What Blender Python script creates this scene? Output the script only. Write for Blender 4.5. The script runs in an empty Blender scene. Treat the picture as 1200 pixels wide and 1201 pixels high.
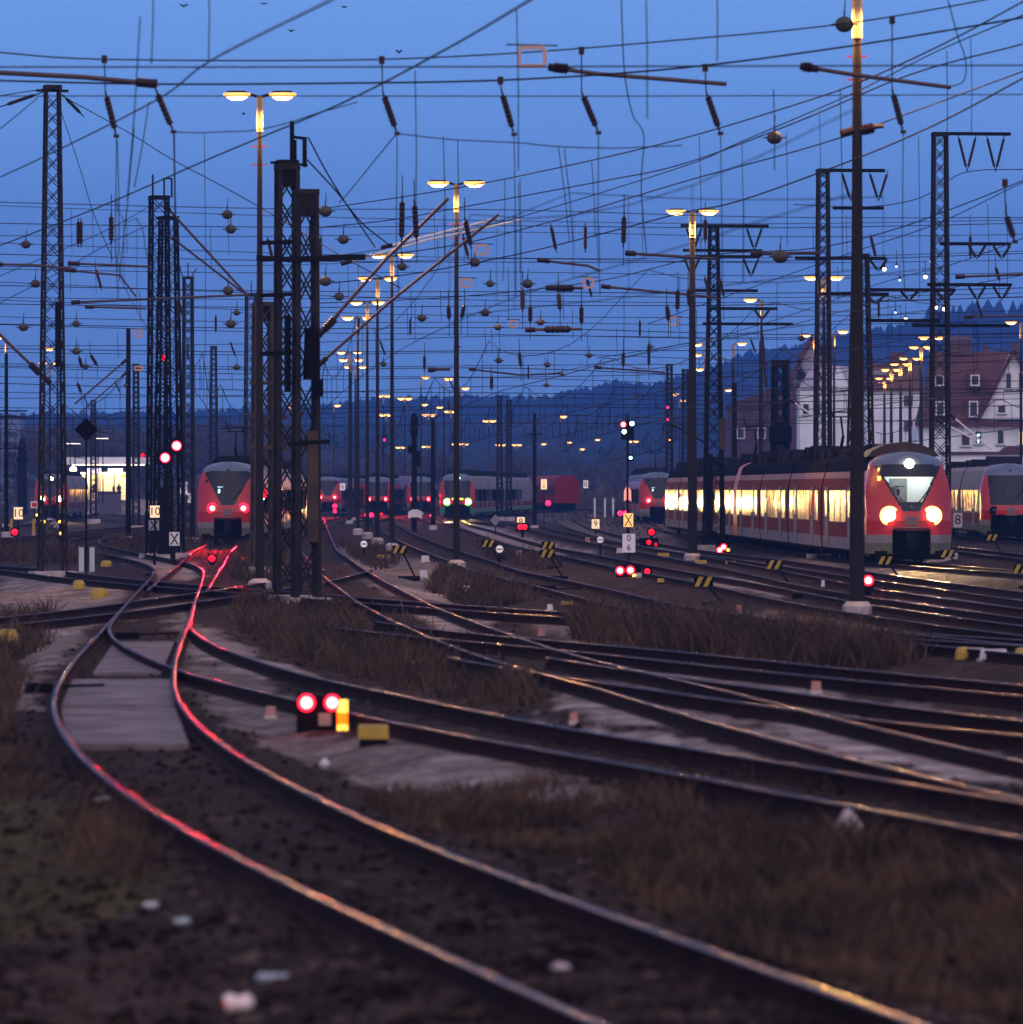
import bpy, math, random
import numpy as np
from mathutils import Vector, Matrix
random.seed(7); np.random.seed(7)
R = math.radians
SC = bpy.context.scene
COL = SC.collection
# ------------------------------------------------------------------ survey
# Sizes and distances in metres were surveyed from the photograph: eye height 2.55 m over
# the rail heads, focal length 7000 px on a 1200 px wide frame.
F, YH, XC, H = 7000.0, 573.0, 600.0, 2.55
def G(px, py, z=0.0):
    d = F * (H - z) / (py - YH)
    return Vector(((px - XC) * d / F, d, z))
def P(px, py, d):
    return Vector(((px - XC) * d / F, d, H - (py - YH) * d / F))

# ------------------------------------------------------------------ materials
MATS = {}
def mat(name, col, rough=0.7, metal=0.0, var=0.0, vscale=3.0, bump=0.0, bscale=30.0, emit=None, es=0.0,
        col2=None, spec=0.5, vdetail=6.0, lo=0.35, hi=0.65):
    if name in MATS: return MATS[name]
    m = bpy.data.materials.new(name); m.use_nodes = True
    nt = m.node_tree; b = nt.nodes['Principled BSDF']
    b.inputs['Base Color'].default_value = (*col, 1)
    b.inputs['Roughness'].default_value = rough
    b.inputs['Metallic'].default_value = metal
    b.inputs['Specular IOR Level'].default_value = spec
    tc = nt.nodes.new('ShaderNodeTexCoord')
    if var > 0 or col2:
        n = nt.nodes.new('ShaderNodeTexNoise'); n.inputs['Scale'].default_value = vscale; n.inputs['Detail'].default_value = vdetail
        nt.links.new(tc.outputs['Object'], n.inputs['Vector'])
        r = nt.nodes.new('ShaderNodeValToRGB')
        r.color_ramp.elements[0].position = lo; r.color_ramp.elements[1].position = hi
        c1 = tuple(c * (1 - var) for c in col); c2 = col2 if col2 else tuple(min(1, c * (1 + var)) for c in col)
        r.color_ramp.elements[0].color = (*c1, 1); r.color_ramp.elements[1].color = (*c2, 1)
        nt.links.new(n.outputs['Fac'], r.inputs['Fac']); nt.links.new(r.outputs['Color'], b.inputs['Base Color'])
        mr = nt.nodes.new('ShaderNodeMapRange'); mr.inputs['To Min'].default_value = max(0.02, rough - 0.12); mr.inputs['To Max'].default_value = min(1, rough + 0.12)
        nt.links.new(n.outputs['Fac'], mr.inputs['Value']); nt.links.new(mr.outputs['Result'], b.inputs['Roughness'])
    if bump > 0:
        n2 = nt.nodes.new('ShaderNodeTexNoise'); n2.inputs['Scale'].default_value = bscale; n2.inputs['Detail'].default_value = 8
        nt.links.new(tc.outputs['Object'], n2.inputs['Vector'])
        bp = nt.nodes.new('ShaderNodeBump'); bp.inputs['Strength'].default_value = bump; bp.inputs['Distance'].default_value = 0.03
        nt.links.new(n2.outputs['Fac'], bp.inputs['Height']); nt.links.new(bp.outputs['Normal'], b.inputs['Normal'])
    if emit:
        b.inputs['Emission Color'].default_value = (*emit, 1); b.inputs['Emission Strength'].default_value = es
    MATS[name] = m
    return m

# ------------------------------------------------------------------ mesh builder
class MB:
    def __init__(s): s.v = []; s.f = []; s.mi = []
    def add(s, vs, fs, mi=0):
        o = len(s.v); s.v += [tuple(v) for v in vs]
        for f in fs: s.f.append(tuple(i + o for i in f)); s.mi.append(mi)
    def box(s, c, size, rz=0.0, rx=0.0, mi=0, taper=1.0):
        hx, hy, hz = size[0] / 2, size[1] / 2, size[2] / 2
        M = Matrix.Rotation(rz, 3, 'Z') @ Matrix.Rotation(rx, 3, 'X')
        vs = []
        for z in (-1, 1):
            t = taper if z > 0 else 1
            for x, y in ((-1, -1), (1, -1), (1, 1), (-1, 1)):
                vs.append(M @ Vector((x * hx * t, y * hy * t, z * hz)) + Vector(c))
        s.add(vs, [(3, 2, 1, 0), (4, 5, 6, 7), (0, 1, 5, 4), (1, 2, 6, 5), (2, 3, 7, 6), (3, 0, 4, 7)], mi)
        return s
    def bar(s, a, b, w, h=None, mi=0):
        a, b = Vector(a), Vector(b); d = b - a; h = h or w
        if d.length < 1e-6: return s
        d.normalize(); up = Vector((0, 0, 1)) if abs(d.z) < 0.95 else Vector((0, 1, 0))
        x = d.cross(up).normalized(); y = x.cross(d)
        vs = [p + x * (i * w / 2) + y * (j * h / 2) for p in (a, b) for i, j in ((-1, -1), (1, -1), (1, 1), (-1, 1))]
        s.add(vs, [(3, 2, 1, 0), (4, 5, 6, 7), (0, 1, 5, 4), (1, 2, 6, 5), (2, 3, 7, 6), (3, 0, 4, 7)], mi)
        return s
    def tube(s, pts, r, n=6, mi=0, caps=True):
        pts = [Vector(p) for p in pts]; rs = r if isinstance(r, (list, tuple)) else [r] * len(pts)
        vs = []; px = None
        for i, p in enumerate(pts):
            d = (pts[min(i + 1, len(pts) - 1)] - pts[max(i - 1, 0)])
            if d.length < 1e-9: d = Vector((0, 0, 1))
            d.normalize()
            if px is None:
                up = Vector((0, 0, 1)) if abs(d.z) < 0.9 else Vector((1, 0, 0)); x = d.cross(up).normalized()
            else:
                x = (px - d * px.dot(d)); x = x.normalized() if x.length > 1e-6 else px
            px = x; y = d.cross(x)
            for k in range(n):
                a = 2 * math.pi * k / n; vs.append(p + (x * math.cos(a) + y * math.sin(a)) * rs[i])
        fs = [(i * n + k, i * n + (k + 1) % n, (i + 1) * n + (k + 1) % n, (i + 1) * n + k) for i in range(len(pts) - 1) for k in range(n)]
        if caps: fs += [tuple(range(n))[::-1], tuple(range((len(pts) - 1) * n, len(pts) * n))]
        s.add(vs, fs, mi); return s
    def lathe(s, prof, c=(0, 0, 0), n=16, mi=0, axis='Z', M=None):
        vs = []; c = Vector(c)
        for r, z in prof:
            for k in range(n):
                a = 2 * math.pi * k / n; v = Vector((r * math.cos(a), r * math.sin(a), z))
                if axis == 'Y': v = Vector((v.x, v.z, v.y))
                if M is not None: v = M @ v
                vs.append(v + c)
        m = len(prof)
        fs = [(i * n + k, i * n + (k + 1) % n, (i + 1) * n + (k + 1) % n, (i + 1) * n + k) for i in range(m - 1) for k in range(n)]
        fs += [tuple(range(n))[::-1], tuple(range((m - 1) * n, m * n))]
        s.add(vs, fs, mi); return s
    def ball(s, c, r, n=14, m=9, sc=(1, 1, 1), mi=0):
        prof = [(max(1e-4, r * math.sin(math.pi * i / m)), -r * math.cos(math.pi * i / m)) for i in range(m + 1)]
        return s.lathe(prof, c, n, mi, M=Matrix.Diagonal(sc))
    def disc(s, c, r, n=20, depth=0.02, mi=0):      # faces -Y
        prof = [(r, depth), (r, 0), (1e-4, -0.0)]
        vs = []; 
        for rr, yy in prof:
            for k in range(n):
                a = 2 * math.pi * k / n; vs.append(Vector(c) + Vector((rr * math.cos(a), yy, rr * math.sin(a))))
        fs = [(i * n + k, i * n + (k + 1) % n, (i + 1) * n + (k + 1) % n, (i + 1) * n + k) for i in range(2) for k in range(n)]
        s.add(vs, fs, mi); return s
    def prism(s, poly, h, c=(0, 0, 0), plane='XZ', mi=0):   # polygon in a plane, extruded along the third axis by h
        n = len(poly); vs = []
        for t in (-h / 2, h / 2):
            for a, b in poly:
                if plane == 'XZ': v = (a, t, b)
                elif plane == 'XY': v = (a, b, t)
                else: v = (t, a, b)
                vs.append(Vector(v) + Vector(c))
        fs = [tuple(range(n))[::-1], tuple(range(n, 2 * n))] + [(k, (k + 1) % n, (k + 1) % n + n, k + n) for k in range(n)]
        s.add(vs, fs, mi); return s
    def build(s, name, m, parent=None, world=False, smooth=False):
        me = bpy.data.meshes.new(name)
        vs = s.v
        if parent is not None and world:
            Mi = parent.matrix_basis.inverted(); vs = [tuple(Mi @ Vector(v)) for v in vs]
        me.from_pydata(vs, [], s.f)
        ms = m if isinstance(m, (list, tuple)) else [m]
        for x in ms: me.materials.append(x)
        if len(ms) > 1: me.polygons.foreach_set('material_index', s.mi)
        if smooth: me.polygons.foreach_set('use_smooth', [True] * len(me.polygons))
        me.update()
        o = bpy.data.objects.new(name, me); COL.objects.link(o)
        if parent is not None: o.parent = parent
        return o
def tag(o, label=None, cat=None, group=None, kind=None):
    if label: o['label'] = label
    if cat: o['category'] = cat
    if group: o['group'] = group
    if kind: o['kind'] = kind
    return o
def thing(name, label, cat, loc=(0, 0, 0), rz=0.0, group=None):
    o = bpy.data.objects.new(name, None); COL.objects.link(o)
    o.empty_display_size = 0.1
    o.location = loc; o.rotation_euler = (0, 0, rz)
    o.matrix_basis = Matrix.Translation(Vector(loc)) @ Matrix.Rotation(rz, 4, 'Z')
    return tag(o, label, cat, group)
def copy_tree(o, parent=None):
    c = o.copy(); COL.objects.link(c)
    if parent is not None: c.parent = parent
    for ch in o.children: copy_tree(ch, c)
    return c
def place(o, loc, rz=0.0, sc=None):
    o.location = loc; o.rotation_euler = (0, 0, rz)
    if sc: o.scale = (sc, sc, sc)
def text_mb(txt, size, c=(0, 0, 0), thick=0.004, align='CENTER'):
    """text as a mesh facing -Y, centred on c"""
    cu = bpy.data.curves.new('t', 'FONT'); cu.body = txt; cu.size = size; cu.align_x = 'CENTER'; cu.align_y = 'CENTER'; cu.extrude = thick; cu.resolution_u = 3
    ob = bpy.data.objects.new('t', cu); COL.objects.link(ob)
    dg = bpy.context.evaluated_depsgraph_get(); me = bpy.data.meshes.new_from_object(ob.evaluated_get(dg))
    mb = MB()
    mb.add([Vector((v.co.x, -v.co.z, v.co.y)) + Vector(c) for v in me.vertices], [tuple(p.vertices) for p in me.polygons])
    bpy.data.objects.remove(ob); bpy.data.curves.remove(cu); bpy.data.meshes.remove(me)
    return mb
ORD = ['leftmost', 'second from the left', 'third from the left', 'fourth from the left', 'fifth from the left', 'sixth from the left', 'seventh from the left',
       'eighth from the left', 'ninth from the left', 'tenth from the left', 'eleventh from the left', 'twelfth from the left', 'thirteenth from the left',
       'fourteenth from the left', 'fifteenth from the left', 'sixteenth from the left', 'seventeenth from the left', 'eighteenth from the left', 'nineteenth from the left', 'twentieth from the left']
def nth(i, n):
    if n > 1 and i == n - 1: return 'rightmost'
    if n > 4 and i >= n - 10 and i > n / 2:
        return ['', 'second', 'third', 'fourth', 'fifth', 'sixth', 'seventh', 'eighth', 'ninth', 'tenth', 'eleventh'][n - 1 - i] + ' from the right'
    return ORD[i] if i < len(ORD) else 'position %d from the left' % (i + 1)

MARKS = [(62, 'the lone left mast'), (110, 'the diamond board'), (190, 'the twin left masts'), (262, 'the left tail-lit train'), (345, 'the central mast'), (460, 'the receding lamp row'), (535, 'the centre lamp'),
         (627, 'the plain mid-yard pole'), (736, 'the tall signal'), (815, 'the lamp beside the V mast'), (892, 'the single left-facing lamp'), (965, 'the mast behind the lamp pole'), (1005, 'the massive grey pole'), (1100, 'the tallest right mast')]
def by_mark(pxs):
    out = []; cnt = {}
    for px in pxs:
        m_ = [w for x, w in MARKS if x <= px]; k = m_[-1] if m_ else None; cnt[k] = cnt.get(k, 0) + 1; w = ['first', 'second', 'third', 'fourth', 'fifth', 'sixth', 'seventh', 'eighth', 'ninth', 'tenth'][cnt[k] - 1]
        out.append('%s right of %s' % (w, k) if k else '%s from the left edge' % w)
    return out
# palette
M_STEEL = mat('mast_steel', (0.026, 0.022, 0.022), 0.8, 0.0, 0.35, 1.2, spec=.08)
M_DSTEEL = mat('dark_steel', (0.010, 0.009, 0.010), 0.8, 0.0, 0.3, 2.0, spec=.06)
M_RMAST = mat('warmlit_brown_steel', (0.035, 0.022, 0.015), 0.8, 0, 0.4, 1.5, col2=(0.065, 0.04, 0.025))  # brown steel; on lamp mast, arms and insulators the colour holds their lamplight
M_WIRE = mat('wire_copper', (0.018, 0.014, 0.018), 0.8, spec=.1)
M_TUBE = mat('cantilever_tube', (0.06, 0.032, 0.036), 0.5)
M_INS = mat('insulator_glaze', (0.022, 0.010, 0.011), 0.4, spec=.2)
M_POLE = mat('galvanised_pole', (0.024, 0.020, 0.020), 0.7, 0.0, 0.2, 0.8, spec=.08)
M_BALL = mat('weathered_ball', (0.05, 0.045, 0.035), 0.7, 0, 0.4, 6.0)
M_CONC = mat('pale_concrete', (0.42, 0.35, 0.34), 0.9, 0, 0.3, 1.3, 0.4, 18)
M_YEL = mat('yellow_paint', (0.38, 0.245, 0.012), 0.5, 0, 0.15, 6)
M_BLACK = mat('black_paint', (0.006, 0.005, 0.006), 0.7, spec=.05)
M_POLEGLOW = mat('pole_top_lamplight', (.30, .22, .12), .6)  # lamplight on the pole top put into its pale colour
M_WHITE = mat('white_paint_and_lamplight', (0.75, 0.72, 0.7), 0.6, 0, 0.08, 3)
M_RED = mat('red_paint', (0.55, 0.02, 0.02), 0.4)
M_REFL = mat('reflective_sheet', (0.95, 0.72, 0.45), 0.45, emit=None)
E_LAMP = mat('sodium_lamp_glow', (1, 0.8, 0.5), 0.4, emit=(1.0, 0.50, 0.16), es=13.0)
E_LRING = mat('lamp_halo_glow', (1, .6, .2), 0.4, emit=(1.0, 0.44, 0.09), es=1.7)  # emissive ring standing in for the bloom round the lens
E_LAMPS = mat('far_lamp_glow', (1, 0.8, 0.5), 0.4, emit=(1.0, 0.44, 0.10), es=11.0)
E_HEAD = mat('headlight_glow', (1, 1, 1), 0.3, emit=(1.0, 0.80, 0.42), es=60)
E_WHITE = mat('white_signal_glow', (1, 1, 1), 0.3, emit=(0.85, 1.0, 0.9), es=12)
E_GREEN = mat('green_glow', (0.1, 1, 0.6), 0.3, emit=(0.03, 1.0, 0.45), es=8)
E_HALO = mat('headlight_halo', (1, .8, .4), 0.3, emit=(1.0, 0.44, 0.07), es=1.3)  # emissive ring standing in for headlight bloom
E_TAIL = mat('tail_light_core', (1, 0.4, 0.4), 0.3, emit=(1.0, 0.105, 0.09), es=15)
E_RED = mat('red_lamp_halo', (1, 0.0, 0.0), 0.3, emit=(1.0, 0.005, 0.03), es=5)  # emissive ring for the blurred red glow round a lamp
E_REDS = mat('small_red_glow', (1, 0.0, 0.0), 0.3, emit=(1.0, 0.004, 0.02), es=2.6)
E_ORNG = mat('orange_marker_glow', (1, 0.4, 0.0), 0.3, emit=(1.0, 0.13, 0.0), es=1.6)
E_YGLO = mat('yellow_marker_glow', (1, 0.7, 0.1), 0.3, emit=(1.0, 0.62, 0.08), es=1.9)
E_AMB = mat('amber_marker_glow', (1, 0.5, 0.1), 0.3, emit=(1.0, 0.45, 0.04), es=6.0)
E_SIGN = mat('lit_platform_sign', (0.9, 0.8, 1), 0.3, emit=(0.85, 0.75, 1.0), es=2.0)
E_ROOM = mat('warm_platform_light', (1, 0.85, 0.5), 0.3, emit=(1.0, 0.82, 0.5), es=10)
E_TUBE = mat('cool_tube_lamp', (1, 0.95, 0.95), 0.3, emit=(1.0, 0.85, 0.8), es=4)
E_CAB = mat('cab_ceiling_lamp', (1, 1, 1), 0.3, emit=(0.85, 1.0, 0.95), es=9)
E_WIN = mat('lit_house_window', (1, 0.8, 0.4), 0.3, emit=(1.0, 0.72, 0.3), es=1.1)
E_CHEM = mat('cool_lit_window', (0.6, 1, 0.9), 0.3, emit=(0.5, 1.0, 0.85), es=1.2)
E_CHART = mat('lit_yellow_display', (0.9, 1, 0.1), 0.3, emit=(0.75, 1.0, 0.05), es=1.6)
E_BLU = mat('signal_bluewhite', (0.7, 0.95, 1), 0.3, emit=(0.45, 0.95, 0.85), es=8)
E_DISP = mat('destination_display', (0.6, 0.9, 1), 0.3, emit=(0.5, 0.9, 1.0), es=1.3)
E_PINK = mat('far_red_glow', (1, 0, 0.1), 0.3, emit=(1.0, 0.02, 0.12), es=2.4)
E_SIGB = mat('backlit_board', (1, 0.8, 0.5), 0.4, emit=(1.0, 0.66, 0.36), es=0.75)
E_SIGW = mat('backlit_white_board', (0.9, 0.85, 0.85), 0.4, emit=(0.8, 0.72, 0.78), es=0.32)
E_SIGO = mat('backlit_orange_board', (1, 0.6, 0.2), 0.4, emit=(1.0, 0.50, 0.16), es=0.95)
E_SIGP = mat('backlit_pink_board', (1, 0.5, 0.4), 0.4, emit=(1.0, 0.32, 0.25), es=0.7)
E_SPARK = mat('yard_work_light', (1, 0.8, 0.7), 0.4, emit=(1.0, 0.68, 0.5), es=10)
def train_window_mat():
    m = bpy.data.materials.new('carriage_glass_glare'); m.use_nodes = True; nt = m.node_tree; b = nt.nodes['Principled BSDF']
    b.inputs['Base Color'].default_value = (0.05, 0.035, 0.03, 1); b.inputs['Roughness'].default_value = 0.12
    tc = nt.nodes.new('ShaderNodeTexCoord'); mp = nt.nodes.new('ShaderNodeMapping'); mp.inputs['Scale'].default_value = (1, .95, .55)
    n = nt.nodes.new('ShaderNodeTexNoise'); n.inputs['Scale'].default_value = 2.2; n.inputs['Detail'].default_value = 4; n.inputs['Roughness'].default_value = .7
    nt.links.new(tc.outputs['Object'], mp.inputs['Vector']); nt.links.new(mp.outputs['Vector'], n.inputs['Vector'])
    # emission stands in for reflected lamp glare, fading towards the sill
    sx = nt.nodes.new('ShaderNodeSeparateXYZ'); nt.links.new(tc.outputs['Object'], sx.inputs['Vector'])
    mz = nt.nodes.new('ShaderNodeMapRange'); mz.inputs['From Min'].default_value = 1.25; mz.inputs['From Max'].default_value = 2.3
    mz.inputs['To Min'].default_value = -0.22; mz.inputs['To Max'].default_value = 0.07; nt.links.new(sx.outputs['Z'], mz.inputs['Value'])
    ad = nt.nodes.new('ShaderNodeMath'); ad.operation = 'ADD'; nt.links.new(n.outputs['Fac'], ad.inputs[0]); nt.links.new(mz.outputs['Result'], ad.inputs[1])
    r = nt.nodes.new('ShaderNodeValToRGB'); e = r.color_ramp.elements
    e[0].position = 0.47; e[0].color = (0.01, 0.004, 0.002, 1); e[1].position = 0.72; e[1].color = (1.0, 0.60, 0.20, 1)
    x = r.color_ramp.elements.new(0.56); x.color = (0.35, 0.13, 0.02, 1)
    nt.links.new(ad.outputs[0], r.inputs['Fac']); nt.links.new(r.outputs['Color'], b.inputs['Emission Color'])
    b.inputs['Emission Strength'].default_value = 3.0
    return m
M_TWIN = train_window_mat()
M_TRED = mat('train_red_paint', (0.42, 0.008, 0.006), 0.28, 0, 0.06, 1.0, spec=0.6)
M_TGREY = mat('train_light_grey', (0.22, 0.19, 0.20), 0.7, 0, 0.12, 1.0, spec=0.1)
M_TDIRT = mat('train_dirty_skirt', (0.10, 0.095, 0.06), 0.7, 0, 0.3, 2.5)
M_TROOF = mat('train_roof_grey', (0.06, 0.07, 0.09), 0.5, 0, 0.15, 1.2)
M_TMAROON = mat('train_maroon_band', (.09, .012, .012), .6, 0, .2, 1.0, spec=.1)
M_TGLASS = mat('train_dark_glass', (0.008, 0.010, 0.016), 0.12, spec=0.35)
M_TUNDER = mat('train_underframe', (0.008, 0.007, 0.007), 0.9, spec=.03)
M_SIDEGL = mat('side_window_glass', (.006, .006, .010), .7, spec=.0)
M_TROOF2 = mat('train_roof_dark', (.02, .02, .025), .9, spec=.0)
M_CANT = mat('cantrail_highlight', (.34, .21, .20), .8, spec=.05)  # lamp highlight along the roof edge put into the colour
M_TGREEN = mat('train_green', (0.06, 0.20, 0.10), 0.4)
M_TPALE = mat('train_pale_pink_panel', (0.16, 0.026, 0.022), 0.7, 0, 0.2, 0.6, spec=0.05)
def glass_mat():
    m = bpy.data.materials.new('cab_window_glass'); m.use_nodes = True; nt = m.node_tree
    nt.nodes.remove(nt.nodes['Principled BSDF']); o = nt.nodes['Material Output']
    t = nt.nodes.new('ShaderNodeBsdfTransparent'); t.inputs[0].default_value = (0.9, 0.93, 0.93, 1)
    g = nt.nodes.new('ShaderNodeBsdfGlossy'); g.inputs['Roughness'].default_value = 0.05
    mx = nt.nodes.new('ShaderNodeMixShader'); mx.inputs[0].default_value = 0.08
    nt.links.new(t.outputs[0], mx.inputs[1]); nt.links.new(g.outputs[0], mx.inputs[2]); nt.links.new(mx.outputs[0], o.inputs['Surface'])
    return m
M_CABG = glass_mat()
# ------------------------------------------------------------------ tracks
def cr(pts, n=12):
    """Catmull-Rom through the points"""
    pts = [Vector(p) for p in pts]; pts = [2 * pts[0] - pts[1]] + pts + [2 * pts[-1] - pts[-2]]; out = []
    for i in range(1, len(pts) - 2):
        p0, p1, p2, p3 = pts[i - 1:i + 3]
        for k in range(n):
            t = k / n
            out.append(0.5 * ((2 * p1) + (p2 - p0) * t + (2 * p0 - 5 * p1 + 4 * p2 - p3) * t * t + (3 * p1 - p0 - 3 * p2 + p3) * t ** 3))
    out.append(pts[-2]); return out
def resample(pts, step):
    A = np.array([tuple(p) for p in pts]); seg = np.linalg.norm(np.diff(A, axis=0), axis=1); L = np.concatenate([[0], np.cumsum(seg)])
    n = max(2, int(L[-1] / step) + 1); t = np.linspace(0, L[-1], n)
    return np.stack([np.interp(t, L, A[:, k]) for k in range(3)], 1)
def smooth(A, it):
    A = A.copy()
    for _ in range(it): A[1:-1] = 0.25 * A[:-2] + 0.5 * A[1:-1] + 0.25 * A[2:]
    return A
def offset(A, o):      # +o moves to the right of the travel direction (near to far)
    T = np.gradient(A, axis=0); T[:, 2] = 0; T /= np.linalg.norm(T, axis=1)[:, None]
    N = np.stack([T[:, 1], -T[:, 0], T[:, 2] * 0], 1)
    return A + N * o
def rail_trace(px, side, step=1.0, ext=True):
    """centre line from one traced rail; side = +1 if its mate lies to the right"""
    w = [G(*p) for p in px]
    v = (w[0] - w[1]).normalized(); v2 = (w[1] - w[2]).normalized(); tn = v.x * v2.y - v.y * v2.x
    if w[0].y < 150 and ext: w = [w[0] + v * k for k in (24.0, 12.0)] + w
    A = resample(w, step); A = smooth(A, 40)
    return offset(A, side * 0.7525)
def centre(pts, step=1.0, it=40):
    return smooth(resample([Vector((p[0], p[1], 0)) for p in pts], step), it)

leftA = [(745, 1216), (710, 1200), (612, 1157), (537, 1126), (462, 1096), (399, 1066), (350, 1039), (267, 1000), (200, 967), (163, 941), (110, 903), (80, 873), (64, 843), (60, 825), (62, 813), (72, 796)]
rightA = [(206, 770), (213, 752), (219, 738), (228, 707), (237, 683), (242, 668), (233, 662), (200, 655), (160, 648), (123, 640), (113, 635), (122, 631), (160, 626)]
cA = centre(list(rail_trace(leftA, 1, 0.5)[::8]) + list(rail_trace(rightA, -1, 2.0, False)[::6]), 0.6, 60)
T = {}
T['A'] = cA
T['B'] = rail_trace([(1260, 950), (1200, 940), (1100, 925), (1000, 906), (900, 890), (800, 875), (700, 860), (633, 848), (567, 836), (500, 820), (400, 801), (350, 790), (300, 774), (260, 760), (233, 747), (222, 734), (226, 715)], -1, 0.8)
T['C'] = rail_trace([(1260, 905), (1200, 893), (1133, 877), (1067, 863), (1000, 848), (933, 830), (867, 813), (800, 796), (750, 787), (700, 775), (650, 761), (600, 744), (550, 727), (507, 710), (483, 698), (450, 681), (425, 666), (395, 645), (386, 625), (380, 608)], -1, 1.0)
T['D'] = rail_trace([(-60, 730), (0, 724), (110, 712), (167, 703), (233, 695), (277, 688), (330, 680), (380, 668)], 1, 1.0)
T['E'] = rail_trace([(800, 726), (667, 718), (543, 709), (450, 703), (400, 698), (300, 691), (233, 686), (133, 677), (53, 667), (0, 663), (-60, 659)], -1, 1.0)
T['F'] = rail_trace([(1260, 808), (1200, 803), (967, 782), (800, 763), (667, 752), (573, 745), (500, 738), (440, 728)], -1, 1.0)
T['G'] = rail_trace([(1260, 853), (1200, 848), (1067, 830), (967, 815), (900, 808), (827, 797), (733, 786), (640, 770)], -1, 1.0)
T['I'] = rail_trace([(1260, 762), (1200, 757), (1067, 743), (927, 730), (800, 711), (767, 703), (700, 687), (650, 677), (612, 670), (575, 657), (520, 640), (487, 627), (460, 612), (458, 604)], -1, 1.5)
T['H'] = rail_trace([(1260, 741), (1200, 735), (1000, 706), (940, 694), (880, 682), (820, 673), (760, 662), (687, 648), (650, 642), (612, 632), (575, 621), (550, 615), (537, 608)], -1, 1.5)
T['J'] = rail_trace([(1260, 721), (1200, 714), (1080, 698), (1000, 686), (960, 677), (900, 666), (840, 655), (780, 645), (740, 638), (700, 631), (650, 621), (625, 612)], -1, 1.5)
T['K'] = rail_trace([(1260, 702), (1200, 694), (1080, 679), (1000, 668), (940, 659), (880, 652), (820, 645), (760, 635), (720, 626), (690, 618), (670, 608)], -1, 1.5)
hero_path = [(18.0, 150), (16.9, 175), (15.5, 190), (13.45, 203), (12.35, 239), (11.55, 275), (10.75, 311), (10.05, 347), (9.6, 400), (9.6, 440)]
hero_path = [(17.4, 160), (15.6, 183), (14.1, 198), (13.45, 206), (12.9, 222), (12.1, 257), (11.4, 290), (10.75, 320), (10.2, 350), (9.9, 400)]
T['T'] = centre(hero_path, 1.0, 30)
T['R'] = centre([(23.5, 200), (24.4, 250), (25.2, 300), (25.6, 350), (25.5, 420)], 1.5)
T['S'] = centre([(19.5, 170), (19.3, 220), (18.6, 280), (17.6, 350), (16.5, 430), (14.5, 520)], 1.5)
T['U'] = centre([(10.0, 360), (11.0, 420), (11.4, 470), (11.0, 560), (10.0, 700)], 1.5)
T['N'] = centre([(-8.4, 150), (-9.6, 180), (-10.6, 205), (-12.3, 245), (-13.4, 280), (-13.6, 340), (-12.8, 420), (-11, 520)], 1.5)
T['V'] = rail_trace([(-40, 637), (0, 633), (82, 634), (105, 628), (129, 625), (165, 617), (200, 611)][::-1][::-1], 1, 1.5) if False else centre([(-27.0, 240), (-25.6, 290), (-25.0, 345), (-25.6, 420), (-29, 500), (-32, 560)], 2.0)
T['W'] = centre([(-30.0, 270), (-33.0, 360), (-36.5, 450), (-39.5, 510), (-43.5, 620)], 2.0)
T['X'] = centre([(-14.2, 440), (-14.3, 540), (-14.3, 640), (-13.0, 760)], 2.0)
T['Y'] = centre([(0.3, 420), (-1.6, 450), (-4.6, 500), (-5.0, 520), (-4.0, 545), (0, 620), (6.0, 705), (9.5, 760)], 2.0)
T['Z'] = centre([(-4.6, 420), (-7.6, 530), (-9.6, 620), (-10.2, 720)], 2.0)
TLABEL = {
 'A': 'curving main track sweeping from the bottom right past the pale slab in an S',
 'B': 'branch track leaving the foreground curve behind the twin red dwarf signal',
 'C': 'long straight track running diagonally from lower right to the far red reflections',
 'D': 'dark track crossing the foreground curve from the left edge',
 'E': 'dark track running left to right behind the twin lattice mast foot',
 'F': 'track in front of the brown brush on the right',
 'G': 'track with two warm glints just below the brush at lower right',
 'H': 'track the green headlit train stands on, continuing to the right edge',
 'I': 'track glowing red under the twin tail lights in mid yard',
 'J': 'track behind the striped lever weights right of centre',
 'K': 'track just in front of the headlit red train',
 'T': 'track under the headlit red train, shining warm at the right',
 'R': 'track under the unlit red train at the right edge',
 'S': 'empty track between the two red trains at the right',
 'U': 'track under the tail-lit train behind the long red train',
 'N': 'track under the tail-lit red train at the left',
 'V': 'bluish shining track left of the tail-lit red train',
 'W': 'track under the headlit train at the far left platform',
 'X': 'far track under the tail-lit train second from the central mast',
 'Y': 'far curved track under the green headlit train',
 'Z': 'far track under the tail-lit train beside the green headlit one'}
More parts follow.
